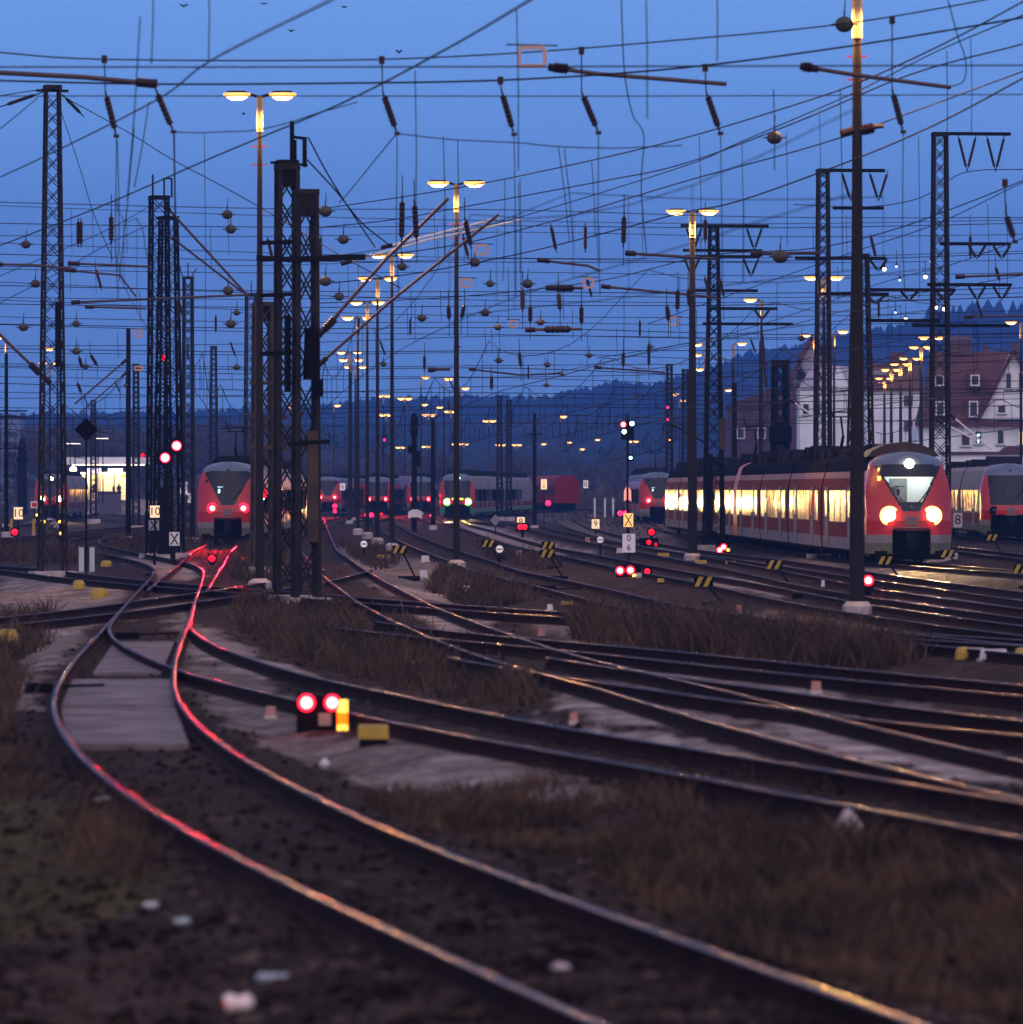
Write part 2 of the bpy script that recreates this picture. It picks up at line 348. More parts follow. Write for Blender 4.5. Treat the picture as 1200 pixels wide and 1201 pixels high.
def railtop():
    m = bpy.data.materials.new('polished_rail_head'); m.use_nodes = True; nt = m.node_tree; nt.nodes.remove(nt.nodes['Principled BSDF']); L = nt.links.new
    tc = nt.nodes.new('ShaderNodeTexCoord'); n = nt.nodes.new('ShaderNodeTexNoise'); n.inputs['Scale'].default_value = 1.3; n.inputs['Detail'].default_value = 5; L(tc.outputs['Object'], n.inputs['Vector'])
    g = nt.nodes.new('ShaderNodeBsdfGlossy'); g.inputs['Color'].default_value = (.36, .29, .31, 1)
    mr = nt.nodes.new('ShaderNodeMapRange'); mr.inputs['From Min'].default_value = .3; mr.inputs['From Max'].default_value = .7; mr.inputs['To Min'].default_value = .09; mr.inputs['To Max'].default_value = .20; L(n.outputs['Fac'], mr.inputs['Value']); L(mr.outputs[0], g.inputs['Roughness'])
    n2 = nt.nodes.new('ShaderNodeTexNoise'); n2.inputs['Scale'].default_value = 1.8; n2.inputs['Detail'].default_value = 4; L(tc.outputs['Object'], n2.inputs['Vector'])
    bp = nt.nodes.new('ShaderNodeBump'); bp.inputs['Strength'].default_value = .6; bp.inputs['Distance'].default_value = .03; L(n2.outputs['Fac'], bp.inputs['Height']); L(bp.outputs['Normal'], g.inputs['Normal'])
    d = nt.nodes.new('ShaderNodeBsdfDiffuse'); d.inputs['Color'].default_value = (.05, .03, .025, 1); mx = nt.nodes.new('ShaderNodeMixShader'); mx.inputs[0].default_value = .85
    L(d.outputs[0], mx.inputs[1]); L(g.outputs[0], mx.inputs[2]); L(mx.outputs[0], nt.nodes['Material Output'].inputs['Surface']); return m
M_RAILTOP = railtop()
M_RAILSIDE = mat('rusty_rail_side', (0.022, 0.010, 0.008), 0.9, 0, 0.35, 3.0, spec=0.08)
M_SLEEPER = mat('dark_sleeper', (0.03, 0.022, 0.02), 0.9, 0, 0.3, 2.0, 0.3, 20)
PROF = [(-.075, -.172), (-.075, -.158), (-.012, -.140), (-.010, -.050), (-.036, -.038), (-.036, -.013), (-.031, -.006), (-.020, -.0022), (0, 0.0), (.020, -.0022), (.031, -.006), (.036, -.013), (.036, -.038), (.010, -.050), (.012, -.140), (.075, -.158), (.075, -.172)]
TOPSEG = {6, 7, 8, 9}
def rail_mb(A):
    m = MB(); n = len(PROF)
    Tn = np.gradient(A, axis=0); Tn /= np.linalg.norm(Tn, axis=1)[:, None]
    vs = []
    for p, t in zip(A, Tn):
        for x, z in PROF: vs.append((p[0] + t[1] * x, p[1] - t[0] * x, p[2] + z))
    fs = []; mi = []
    for i in range(len(A) - 1):
        for k in range(n):
            k2 = (k + 1) % n; fs.append((i * n + k, i * n + k2, (i + 1) * n + k2, (i + 1) * n + k)); mi.append(1 if k in TOPSEG else 0)
    m.v = vs; m.f = fs + [tuple(range(n)), tuple(range((len(A) - 1) * n, len(A) * n))]; m.mi = mi + [0, 0]
    return m
sleeper_mb = MB().box((0, 0, -0.262), (2.5, 0.26, 0.16))
SLEEPER = None
for k, A in T.items():
    c = A[0]
    t = thing('railway_track', TLABEL[k], 'railway track', (float(c[0]), float(c[1]), 0), 0, 'tracks of the rail yard')
    for s in (-1, 1):
        rm = rail_mb(offset(A, s * 0.7525)); ro = rm.build('rail', [M_RAILSIDE, M_RAILTOP], t, world=True)
        ro.data.polygons.foreach_set('use_smooth', [bool(x) for x in rm.mi])
    if k in ('A', 'B', 'C'):
        S = resample([Vector(p) for p in A], 0.62); Tn = np.gradient(S, axis=0); cnt = 0
        for p, tt in zip(S, Tn):
            if 20 < p[1] < 110 and abs(p[0]) < p[1] * 0.1 + 1.5 and cnt < 95:
                if SLEEPER is None:
                    o = sleeper_mb.build('sleeper', M_SLEEPER, t); SLEEPER = o
                else:
                    o = SLEEPER.copy(); COL.objects.link(o); o.parent = t
                o.location = (p[0] - t.location.x, p[1] - t.location.y, 0); o.rotation_euler = (0, 0, math.atan2(tt[1], tt[0]) - math.pi / 2); cnt += 1

# ------------------------------------------------------------------ ground
def vnoise(x, y, s):          # cheap smooth noise
    return (np.sin(x * 1.7 * s + 3.1 * np.sin(y * 0.9 * s)) * np.cos(y * 1.3 * s + 2.3 * np.sin(x * 1.1 * s + 1.7)))
def inpoly(X, Y, poly):
    ins = np.zeros(X.shape, bool); n = len(poly); j = n - 1
    for i in range(n):
        xi, yi = poly[i]; xj, yj = poly[j]
        c = ((yi > Y) != (yj > Y)) & (X < (xj - xi) * (Y - yi) / (yj - yi + 1e-12) + xi); ins ^= c; j = i
    return ins
ys = np.arange(1330, 577.5, -1.6); D = F * H / (ys - YH)
D = np.concatenate([D, np.array([4200, 5200.0])])
U = np.linspace(-0.125, 0.125, 420)
Xg = U[None, :] * (D[:, None] + 6); Yg = np.repeat(D[:, None], len(U), 1)
PALE = [  # pale gravel, stone dust and slab areas: px outline, amount
 ([(20, 700), (110, 690), (165, 688), (120, 730), (95, 760), (60, 800), (40, 850), (10, 850), (25, 760)], 0.55),
 ([(0, 672), (90, 668), (160, 690), (120, 708), (0, 716)], 0.6),
 ([(215, 780), (300, 800), (345, 835), (400, 880), (520, 880), (620, 905), (700, 925), (720, 950), (560, 945), (440, 930), (330, 890), (250, 850), (222, 815)], 0.42),
 ([(200, 722), (225, 735), (300, 775), (420, 806), (560, 838), (700, 864), (860, 890), (900, 905), (800, 897), (640, 870), (520, 850), (400, 826), (300, 803), (215, 775)], 0.85),
 ([(860, 846), (930, 850), (1030, 872), (1110, 892), (1240, 915), (1240, 948), (1150, 935), (1060, 912), (960, 890), (905, 868)], 1.0),
 ([(655, 818), (690, 822), (760, 834), (850, 856), (905, 872), (990, 896), (880, 880), (780, 868), (690, 852), (650, 838)], 0.8),
 ([(465, 718), (520, 720), (575, 742), (640, 765), (600, 765), (530, 748), (500, 738)], 0.95),
 ([(640, 770), (720, 788), (860, 800), (1000, 826), (1130, 846), (1240, 850), (1240, 862), (1100, 862), (900, 838), (760, 815), (660, 790)], 0.55),
 ([(812, 680), (870, 684), (940, 695), (1005, 708), (995, 716), (920, 706), (820, 690)], 1.0),
 ([(1050, 702), (1240, 712), (1240, 728), (1080, 722)], 0.7),
 ([(395, 645), (440, 650), (520, 665), (560, 690), (500, 700), (430, 690)], 0.45),
 ([(430, 690), (480, 690), (530, 700), (520, 712), (460, 706)], 0.8),
 ([(600, 720), (650, 725), (800, 745), (700, 752), (610, 738)], 0.45),
 ([(540, 608), (600, 625), (640, 638), (700, 650), (650, 655), (570, 635), (520, 610)], 0.9),
 ([(620, 600), (760, 600), (800, 640), (700, 640)], 0.3),
 ([(700, 640), (1240, 680), (1240, 690), (860, 665)], 0.5),
 ([(130, 655), (190, 662), (230, 662), (232, 684), (190, 684), (180, 672)], 0.9),
 ([(150, 712), (225, 700), (215, 720), (150, 735)], 0.7),
 ([(730, 700), (900, 722), (1000, 735), (1200, 752), (900, 745)], 0.35),
 ([(150, 1000), (330, 980), (430, 1040), (620, 1110), (560, 1140), (300, 1080)], 0.0),
 ([(350, 905), (460, 900), (560, 905), (640, 915), (700, 940), (600, 950), (480, 935)], 0.6),
]
MOSS = [([(-40, 930), (60, 940), (170, 1000), (190, 1070), (90, 1100), (-40, 1100)], 1.0)]
BROWN = [([(370, 640), (380, 610), (460, 612), (520, 640), (380, 680)], 0.5), ([(575, 660), (640, 690), (690, 740), (520, 700), (500, 680)], 0.9)]
NX = Xg + 0.22 * vnoise(Xg, Yg * 0.4, 2.3) + 0.10 * vnoise(Xg, Yg, 7.1)
NY = Yg + (0.9 + Yg * 0.012) * vnoise(Xg * 1.3 + 5, Yg * 0.35, 1.1)
def zone(defs):
    Z = np.zeros(Xg.shape)
    for poly, a in defs:
        W = [(G(*q, -0.3).x, G(*q, -0.3).y) for q in poly]
        Z = np.maximum(Z, inpoly(NX, NY, W) * a)
    return Z
def blur(Z, it=2):
    for _ in range(it):
        Z[1:-1, 1:-1] = (Z[1:-1, 1:-1] * 4 + Z[:-2, 1:-1] + Z[2:, 1:-1] + Z[1:-1, :-2] + Z[1:-1, 2:]) / 8
    return Z
pale = blur(zone(PALE)); moss = blur(zone(MOSS)); brown = blur(zone(BROWN))
dist = np.full(Xg.shape, 99.0)
for k, A in T.items():
    S = A[::1] if k in 'AB' else A[::1]
    for i in range(0, len(S)):
        y = S[i][1]; r = np.where((D > y - 6) & (D < y + 6))[0]
        if len(r) == 0: continue
        sl = slice(r[0], r[-1] + 1)
        dist[sl] = np.minimum(dist[sl], np.hypot(Xg[sl] - S[i][0], Yg[sl] - y))
track = np.clip((2.2 - dist) / 0.9, 0, 1)
Zg = -0.36 + 0.185 * track + 0.035 * vnoise(Xg, Yg, 0.9) * (1 - track) + 0.03 * vnoise(Xg, Yg, 2.7) * (1 - 0.8 * track)
Zg += np.clip((Yg - 900) / 3000, 0, 1) * 4
nr, nc = Xg.shape
V3 = np.stack([Xg, Yg, Zg], -1).reshape(-1, 3)
idx = np.arange(nr * nc).reshape(nr, nc)
Fq = np.stack([idx[:-1, :-1], idx[:-1, 1:], idx[1:, 1:], idx[1:, :-1]], -1).reshape(-1, 4)
me = bpy.data.meshes.new('ground'); me.vertices.add(len(V3)); me.vertices.foreach_set('co', V3.ravel().astype(np.float32))
me.loops.add(Fq.size); me.loops.foreach_set('vertex_index', Fq.ravel().astype(np.int32)); me.polygons.add(len(Fq))
me.polygons.foreach_set('loop_start', np.arange(0, Fq.size, 4, dtype=np.int32)); me.polygons.foreach_set('loop_total', np.full(len(Fq), 4, np.int32))
me.polygons.foreach_set('use_smooth', np.ones(len(Fq), bool))
me.update(calc_edges=True)
for nm, arr in (('pale', pale), ('moss', moss), ('brown', brown), ('track', track)):
    at = me.attributes.new(nm, 'FLOAT', 'POINT'); at.data.foreach_set('value', arr.ravel().astype(np.float32))
def ground_mat():
    m = bpy.data.materials.new('yard_ground'); m.use_nodes = True; nt = m.node_tree; b = nt.nodes['Principled BSDF']; L = nt.links.new
    tc = nt.nodes.new('ShaderNodeTexCoord')
    def noise(s, d=8, v=None):
        n = nt.nodes.new('ShaderNodeTexNoise'); n.inputs['Scale'].default_value = s; n.inputs['Detail'].default_value = d; n.inputs['Roughness'].default_value = 0.65
        L(v or tc.outputs['Object'], n.inputs['Vector']); return n.outputs['Fac']
    def ramp(f, stops):
        r = nt.nodes.new('ShaderNodeValToRGB'); e = r.color_ramp.elements
        e[0].position, e[0].color = stops[0][0], (*stops[0][1], 1); e[1].position, e[1].color = stops[-1][0], (*stops[-1][1], 1)
        for p, c in stops[1:-1]: x = e.new(p); x.color = (*c, 1)
        L(f, r.inputs['Fac']); return r.outputs['Color']
    def mix(f, a, b_):
        x = nt.nodes.new('ShaderNodeMix'); x.data_type = 'RGBA'; L(f, x.inputs[0]); L(a, x.inputs[6]); L(b_, x.inputs[7]); return x.outputs[2]
    def attr(n):
        a = nt.nodes.new('ShaderNodeAttribute'); a.attribute_name = n; return a.outputs['Fac']
    def math_(op, a, v):
        x = nt.nodes.new('ShaderNodeMath'); x.operation = op; L(a, x.inputs[0])
        if isinstance(v, float): x.inputs[1].default_value = v
        else: L(v, x.inputs[1])
        x.use_clamp = True; return x.outputs[0]
    vo = nt.nodes.new('ShaderNodeTexVoronoi'); vo.inputs['Scale'].default_value = 9; L(tc.outputs['Object'], vo.inputs['Vector'])
    dirt = ramp(noise(0.55), [(0.32, (0.014, 0.008, 0.006)), (0.5, (0.038, 0.022, 0.016)), (0.70, (0.095, 0.058, 0.045))])
    ball = ramp(noise(1.1), [(0.3, (0.011, 0.006, 0.005)), (0.55, (0.028, 0.016, 0.013)), (0.75, (0.065, 0.040, 0.033))])
    pal = ramp(noise(0.9), [(0.25, (0.09, 0.066, 0.060)), (0.45, (0.27, 0.215, 0.20)), (0.70, (0.62, 0.53, 0.50))])
    mos = ramp(noise(2.2), [(0.35, (0.030, 0.024, 0.006)), (0.7, (0.095, 0.075, 0.020))])
    bro = ramp(noise(3.0), [(0.35, (0.016, 0.010, 0.007)), (0.7, (0.04, 0.025, 0.017))])
    c = mix(math_('MULTIPLY', attr('track'), 0.8), dirt, ball)
    c = mix(attr('brown'), c, bro)
    nz = noise(1.6)
    pf = math_('MULTIPLY', attr('pale'), 1.0)
    x = nt.nodes.new('ShaderNodeMapRange'); x.inputs['From Min'].default_value = 0.30; x.inputs['From Max'].default_value = 0.55; L(nz, x.inputs['Value'])
    y = nt.nodes.new('ShaderNodeMath'); y.operation = 'MULTIPLY_ADD'; L(x.outputs[0], y.inputs[0]); y.inputs[1].default_value = 0.45; y.inputs[2].default_value = 0.55
    c = mix(math_('MULTIPLY', pf, y.outputs[0]), c, pal)
    c = mix(math_('MULTIPLY', attr('moss'), 0.75), c, mos)
    # single stones
    sv = nt.nodes.new('ShaderNodeMix'); sv.data_type = 'RGBA'; sv.blend_type = 'MULTIPLY'; sv.inputs[0].default_value = 0.65
    sc_ = ramp(vo.outputs['Color'], [(0.1, (0.45, 0.45, 0.45)), (0.9, (1.5, 1.45, 1.4))])
    L(c, sv.inputs[6]); L(sc_, sv.inputs[7])
    L(sv.outputs[2], b.inputs['Base Color']); b.inputs['Roughness'].default_value = 0.85; b.inputs['Specular IOR Level'].default_value = 0.06
    bp = nt.nodes.new('ShaderNodeBump'); bp.inputs['Strength'].default_value = 0.8; bp.inputs['Distance'].default_value = 0.05
    ad = nt.nodes.new('ShaderNodeMath'); ad.operation = 'ADD'; L(noise(5.0, 10), ad.inputs[0]); L(vo.outputs['Distance'], ad.inputs[1])
    L(ad.outputs[0], bp.inputs['Height']); L(bp.outputs['Normal'], b.inputs['Normal'])
    return m
M_GROUND = ground_mat(); me.materials.append(M_GROUND)
go = bpy.data.objects.new('ground', me); COL.objects.link(go); tag(go, kind='structure')
def gz(x, y):
    i = min(len(D) - 2, max(0, int(np.searchsorted(-D * -1, y)))) if False else int(np.argmin(np.abs(D - y)))
    j = int(round((x / (D[i] + 6) + 0.125) / 0.25 * (len(U) - 1))); j = min(max(j, 0), len(U) - 1)
    return float(Zg[i, j])
def GG(px, py):
    """a point on the ground surface seen at the survey pixel"""
    p = G(px, py, -0.3)
    z = gz(p.x, p.y); p = G(px, py, z); p.z = gz(p.x, p.y); return p
# outer land that carries on past the surveyed strip
m = MB(); m.add([(-3500, -400, -0.62), (3500, -400, -0.62), (3500, 6000, -0.62), (-3500, 6000, -0.62)], [(0, 1, 2, 3)])
tag(m.build('outer_ground', mat('outer_earth', (0.06, 0.04, 0.035), 0.95, 0, 0.4, 0.05)), kind='structure')

M_SLAB = mat('dusty_slab', (.06, .045, .045), .95, 0, .3, 1.8, .5, 14, col2=(.20, .16, .165), lo=.3, hi=.62)
# concrete crossing slab between the rails
m = MB(); W = [G(82, 800), G(196, 800), G(208, 850), G(80, 855)]
def slab(px, z0, z1, name, label, cat, m_):
    q = [G(*p, z1) for p in px]; o = MB(); c = sum(q, Vector()) / len(q)
    t = thing(name, label, cat, (c.x, c.y, z0))
    n = len(q); o.add([Vector((p.x, p.y, z0)) for p in q] + [Vector((p.x, p.y, z1)) for p in q], [tuple(range(n))[::-1], tuple(range(n, 2 * n))] + [(k, (k + 1) % n, (k + 1) % n + n, k + n) for k in range(n)])
    o.build('slab_panel', m_, t, world=True); return t
slab([(78, 872), (222, 872), (206, 829), (72, 829)], -0.30, -0.105, 'crossing_slab', 'pale concrete slab between the foreground rails, nearer one', 'slab', M_SLAB)
slab([(72, 827), (206, 827), (200, 796), (86, 796)], -0.30, -0.11, 'crossing_slab', 'pale concrete slab between the foreground rails, farther one', 'slab', M_SLAB)
slab([(110, 788), (190, 788), (205, 752), (135, 752)], -0.30, -0.12, 'crossing_slab', 'dusty slab inside the turnout where the rails part', 'slab', M_SLAB)
# loose stones
def stone_field(n, seed):
    rng = np.random.default_rng(seed); vs = []; fs = []; base = np.array([(1, 0, 0), (-1, 0, 0), (0, 1, 0), (0, -1, 0), (0, 0, 1), (0, 0, -1)], float)
    tri = [(0, 2, 4), (2, 1, 4), (1, 3, 4), (3, 0, 4), (2, 0, 5), (1, 2, 5), (3, 1, 5), (0, 3, 5)]
    py = 640 + 600 * rng.random(n) ** 0.75; px = rng.uniform(-60, 1260, n)
    for k in range(n):
        p = G(px[k], py[k], -0.25)
        i_ = int(np.argmin(np.abs(D - p.y))); j_ = min(max(int(round((p.x / (D[i_] + 6) + 0.125) / 0.25 * (len(U) - 1))), 0), len(U) - 1)
        if pale[i_, j_] > .3: continue
        z = float(Zg[i_, j_]); r = rng.uniform(0.02, 0.055) * (1.9 if rng.random() < 0.02 else 1)
        Vs = base * r * rng.uniform(0.6, 1.2, (6, 1)) * np.array([1, 1, 0.7]); a = rng.random() * 6.28
        Rm = np.array([[math.cos(a), -math.sin(a), 0], [math.sin(a), math.cos(a), 0], [0, 0, 1]]); Vs = Vs @ Rm.T + np.array([p.x, p.y, z + r * 0.2])
        o = len(vs); vs += [tuple(v) for v in Vs]; fs += [(a_ + o, b_ + o, c_ + o) for a_, b_, c_ in tri]
    m = MB(); m.v = vs; m.f = fs; m.mi = [0] * len(fs); return m
st = stone_field(10000, 3).build('ballast_stones', mat('ballast_stone', (0.022, 0.015, 0.013), 0.9, 0, 0.6, 1.7, col2=(0.13, 0.095, 0.085), lo=0.45, hi=0.8, spec=.05))
tag(st, kind='stuff', label='loose ballast stones strewn over the yard ground', cat='stones')
# dry grass and brush
GRASS = [([(285, 700), (370, 700), (470, 730), (560, 775), (650, 815), (620, 835), (520, 815), (420, 790), (330, 762), (280, 735)], 0.46, 15000),
 ([(668, 745), (760, 735), (900, 742), (1080, 768), (1085, 782), (960, 778), (800, 760), (690, 752)], 0.78, 13000),
 ([(520, 668), (600, 680), (650, 705), (560, 712), (500, 690)], 0.45, 5000),
 ([(760, 935), (900, 925), (1240, 985), (1240, 1180), (1080, 1200), (820, 1090), (700, 1010)], 0.26, 14000),
 ([(110, 960), (190, 985), (200, 1050), (120, 1010)], 0.4, 2200),
 ([(-30, 735), (60, 725), (40, 770), (-30, 790)], 0.45, 2500), ([(-30, 800), (18, 800), (10, 870), (-30, 900)], 0.4, 1500),
 ([(-30, 880), (90, 885), (130, 950), (60, 940), (-30, 940)], 0.3, 2500),
 ([(-30, 645), (130, 640), (180, 655), (110, 662), (-30, 655)], 0.7, 4500),
 ([(230, 640), (330, 640), (330, 684), (260, 684)], 0.7, 6000),
 ([(165, 626), (230, 628), (225, 650), (140, 640)], 0.6, 3000),
 ([(385, 640), (440, 640), (470, 660), (440, 672), (400, 660)], 0.5, 1500),
 ([(560, 635), (640, 650), (680, 662), (640, 668), (580, 655)], 0.4, 2500),
 ([(620, 600), (760, 600), (840, 625), (720, 630)], 0.4, 2500),
 ([(430, 950), (620, 930), (740, 960), (700, 1000), (560, 990)], 0.22, 4500)]
def grass_field():
    rng = np.random.default_rng(11); vs = []; fs = []
    for poly, h, n in GRASS:
        W = [(G(*q, -0.3).x, G(*q, -0.3).y) for q in poly]; xs = [w[0] for w in W]; yy = [w[1] for w in W]
        got = 0; cl = []
        while got < n:
            X = rng.uniform(min(xs), max(xs), 4000); Y = rng.uniform(min(yy), max(yy), 4000)
            Wt = vnoise(X, Y * 0.5, 1.3) + 0.6 * vnoise(X, Y, 4.1) + rng.normal(0, 0.5, 4000)
            ok = inpoly(X + rng.normal(0, 0.15, 4000), Y + rng.normal(0, 0.8, 4000), W) & (Wt > -0.15)
            # keep clear of the rails
            for x, y, w in zip(X[ok], Y[ok], Wt[ok]):
                i = int(np.argmin(np.abs(D - y))); j = min(max(int(round((x / (D[i] + 6) + 0.125) / 0.25 * (len(U) - 1))), 0), len(U) - 1)
                if dist[i, j] < 1.25: 
                    if rng.random() < 0.97: got += 0.5; continue
                z = Zg[i, j]; cl_ = 0.5 + 0.5 * vnoise(x * 1.0 + 3, y * 0.22, 1.0) ; cl_ = 0.5 * cl_ + 0.5 * (0.5 + 0.5 * vnoise(x * 2.1, y * 0.5, 1.3)); hh = h * rng.uniform(0.25, 1.15) * (0.25 + 1.1 * cl_); a = rng.uniform(0, 6.28); ln = rng.normal(0, 0.55) * hh; l2 = rng.normal(0, 0.5) * hh
                wd = 0.008 + 0.00007 * y * rng.uniform(0.5, 1.5)
                dx, dy = math.cos(a) * wd, math.sin(a) * wd; o = len(vs)
                vs += [(x - dx, y - dy, z - .02), (x + dx, y + dy, z - .02), (x + ln * .4 + dx * .6, y + l2 * .4 + dy * .6, z + hh * .55), (x + ln * .4 - dx * .6, y + l2 * .4 - dy * .6, z + hh * .55), (x + ln, y + l2, z + hh)]
                fs += [(o, o + 1, o + 2, o + 3), (o + 3, o + 2, o + 4)]; got += 1
                if got >= n: break
    m = MB(); m.v = vs; m.f = fs; m.mi = [0] * len(fs); return m
gr = grass_field().build('dry_grass', mat('dry_grass', (0.010, 0.005, 0.003), 0.9, 0, 0.6, 0.8, col2=(0.12, 0.065, 0.032), lo=0.35, hi=0.72, vdetail=10))
tag(gr, kind='stuff', label='brown winter grass and brush between the tracks', cat='grass')
# ------------------------------------------------------------------ lattice masts
def lattice(label, px, ytop, s, wt, wb, ztop=None, name='lattice_mast', m=None, brace=None, group='lattice masts of the overhead line', leg=0.09, ybase=None, rz=0.25, cap=True):
    """px, ytop = where its top is seen, s = px per metre there, wt/wb widths at top and foot in m"""
    m = m or M_STEEL; d = F / s; x = (px - XC) / s; top = H - (ytop - YH) / s
    t = thing(name, label, 'mast', (x, d, -0.3), rz, group); top += 0.3
    co = lambda z, i, j: Vector((i * (wb + (wt - wb) * z / top) / 2, j * (wb + (wt - wb) * z / top) / 2, z))
    for i, j in ((-1, -1), (1, -1), (1, 1), (-1, 1)):
        MB().bar(co(0, i, j), co(top, i, j), leg).build('leg', m, t)
    b = MB(); z = 0.4
    while z < top - 0.3:
        w = wb + (wt - wb) * z / top; h = min(w * 1.05 * (brace or 1), top - z)
        for a, c in (((-1, -1), (1, -1)), ((1, -1), (1, 1)), ((1, 1), (-1, 1)), ((-1, 1), (-1, -1))):
            b.bar(co(z, *a), co(z + h, *c), leg * .5, leg * .35); b.bar(co(z, *c), co(z + h, *a), leg * .5, leg * .35)
        z += h
    b.build('bracing', m, t)
    f = MB().box((0, 0, 0.05), (wb + 0.5, wb + 0.5, 0.5)); f.build('foundation', M_CONC, t)
    if cap: MB().box((0, 0, top), (wt + 0.12, wt + 0.12, 0.14)).build('cap', m, t)
    t['top'] = top; del t['top']
    return t, top
def insul(t, a, b, r=0.085, name='insulator', ends=0.22, world=False, m=None):
    """ribbed rod insulator between a and b"""
    a, b = Vector(a), Vector(b); n = 9; pts = []; rs = []
    for i in range(n * 2 + 1):
        u = i / (n * 2); pts.append(a.lerp(b, u)); e = ends
        rs.append(r * 0.3 if u < e or u > 1 - e else (r if i % 2 else r * 0.78))
    return MB().tube(pts, rs, 8).build(name, m or M_INS, t, world=world, smooth=False)
def vset(t, x, z, w=0.55, h=1.9):
    for sx in (-1, 1): insul(t, (x + sx * w, 0, z), (x, 0, z - h), 0.06, ends=0.12)

t, top = lattice('tall slim grey lattice mast standing alone at the far left, taller than its neighbours', 62, 103, 38, 0.40, 0.78, leg=0.07)
MB().bar((-0.5, 0, top - .1), (0.5, 0, top - .1), .08).build('crossbar', M_STEEL, t)
insul(t, (-0.3, 0, top - .15), (-1.7, -0.2, top - .65), .06); insul(t, (0.3, 0, top - .2), (1.0, 0, top - .9), .06)
MB().bar((0.12, -.3, 6.6), (0.12, -.3, 8.6), .16, .12).build('cable_box', M_DSTEEL, t)
t, top = lattice('left half of the twin dark lattice masts at the left of the yard', 187, 232, 30, 0.62, 0.85, m=M_DSTEEL)
MB().bar((-.25, 0, top), (-.25, 0, top + .9), .06).bar((.2, 0, top), (.2, 0, top + .75), .06).bar((.5, 0, top), (.5, 0, top + .75), .06).bar((.2, 0, top + .75), (.5, 0, top + .75), .06).build('top_frame', M_DSTEEL, t)
MB().box((0.1, -.55, 1.6), (.5, .3, 2.6)).build('cabinet', M_DSTEEL, t)
t, top = lattice('right half of the twin dark lattice masts at the left of the yard', 198, 256, 29.6, 0.60, 1.05, m=M_DSTEEL)
MB().bar((-.5, 0, top), (.4, 0, top), .1).build('crossbar', M_DSTEEL, t)
t, top = lattice('narrow lattice mast just right of the twin dark masts', 221, 326, 22.5, 0.42, 0.55)
MB().bar((0, 0, top), (0, 0, top + .8), .05).bar((-.3, 0, top + .1), (-.5, 0, top + .7), .05).bar((.2, 0, top + .1), (.45, 0, top + .5), .05).build('top_pins', M_DSTEEL, t)
t, top = lattice('distant narrow lattice mast left of the brown lamp mast', 295, 346, 20, 0.55, 0.8)
MB().bar((0, 0, top), (0, 0, top + .8), .05).bar((.3, 0, top + .1), (.55, 0, top + .5), .05).build('top_pins', M_DSTEEL, t)
lattice('short far lattice mast with a flat top above the tail-lit train', 251, 407, 15.5, 0.35, 0.6)
# central twin mast, the largest
t, top = lattice('large dark lattice mast in the centre left with a loop frame on its head', 337, 196, 49, 0.42, 0.50, leg=.10, m=M_STEEL, brace=1.6)
MB().box((0, 0, top - .15), (.48, .48, .62)).build('head_box', M_DSTEEL, t)
MB().bar((.12, 0, top), (.12, 0, top + 1.1), .09).bar((.12, 0, top + .72), (.48, 0, top + .68), .07).bar((.43, 0, top + .68), (.43, 0, top), .09).bar((-.4, 0, top + .1), (.5, 0, top + .05), .06).bar((.2, 0, top + .65), (.2, 0, top), .06).build('loop_frame', M_DSTEEL, t)
for i, z in enumerate((9.25, 8.85, 8.0, 6.6, 7.5)): 
    if i != 4: MB().bar((-.75, -.3, z - .55), (.2, -.3, z - .5), .1).build('bracket', M_DSTEEL, t)
MB().bar((-.8, -.3, 8.35), (.3, -.3, 8.3), .12).build('cross_arm', M_DSTEEL, t)
t, top = lattice('large dark lattice mast in the centre left with a flat plate head and hung weights', 359, 226, 50, 0.42, 0.52, leg=.10, m=M_STEEL, brace=1.9)
MB().box((0, 0, top - .3), (.5, .45, .5)).build('head_box', M_STEEL, t)
MB().bar((-.5, -.3, 8.2), (1.35, -.3, 8.28), .14).build('cross_arm', M_DSTEEL, t)
MB().box((.05, -.38, 6.0), (.34, .3, 1.2), taper=.8).box((.2, -.4, 5.2), (.2, .25, .4)).build('tension_weight', M_BLACK, t)
MB().box((-.5, -.3, 6.0), (.12, .2, 1.8)).build('cable_sleeve', M_BLACK, t)
MB().bar((-.5, -.3, 3.9), (.5, -.3, 3.95), .10).build('lower_arm', M_DSTEEL, t)
MB().box((.1, -.3, 2.9), (.26, .08, 2.6)).build('door_plate', M_RMAST, t)
# lamp mast beside it
t, top = lattice('brown lattice mast with a box head below the tall double lamp', 309, 357, 36, 0.50, 0.62, leg=.13, m=M_RMAST, brace=1.6)  # brown tone holds the yellow lamplight on this mast
MB().box((0, 0, top - .25), (.45, .45, .6)).build('head_box', M_DSTEEL, t)
for z in (6.3, 5.2, 4.2): MB().bar((-.5, -.35, z), (.7, -.35, z - .05), .12).build('bracket', M_RMAST, t)
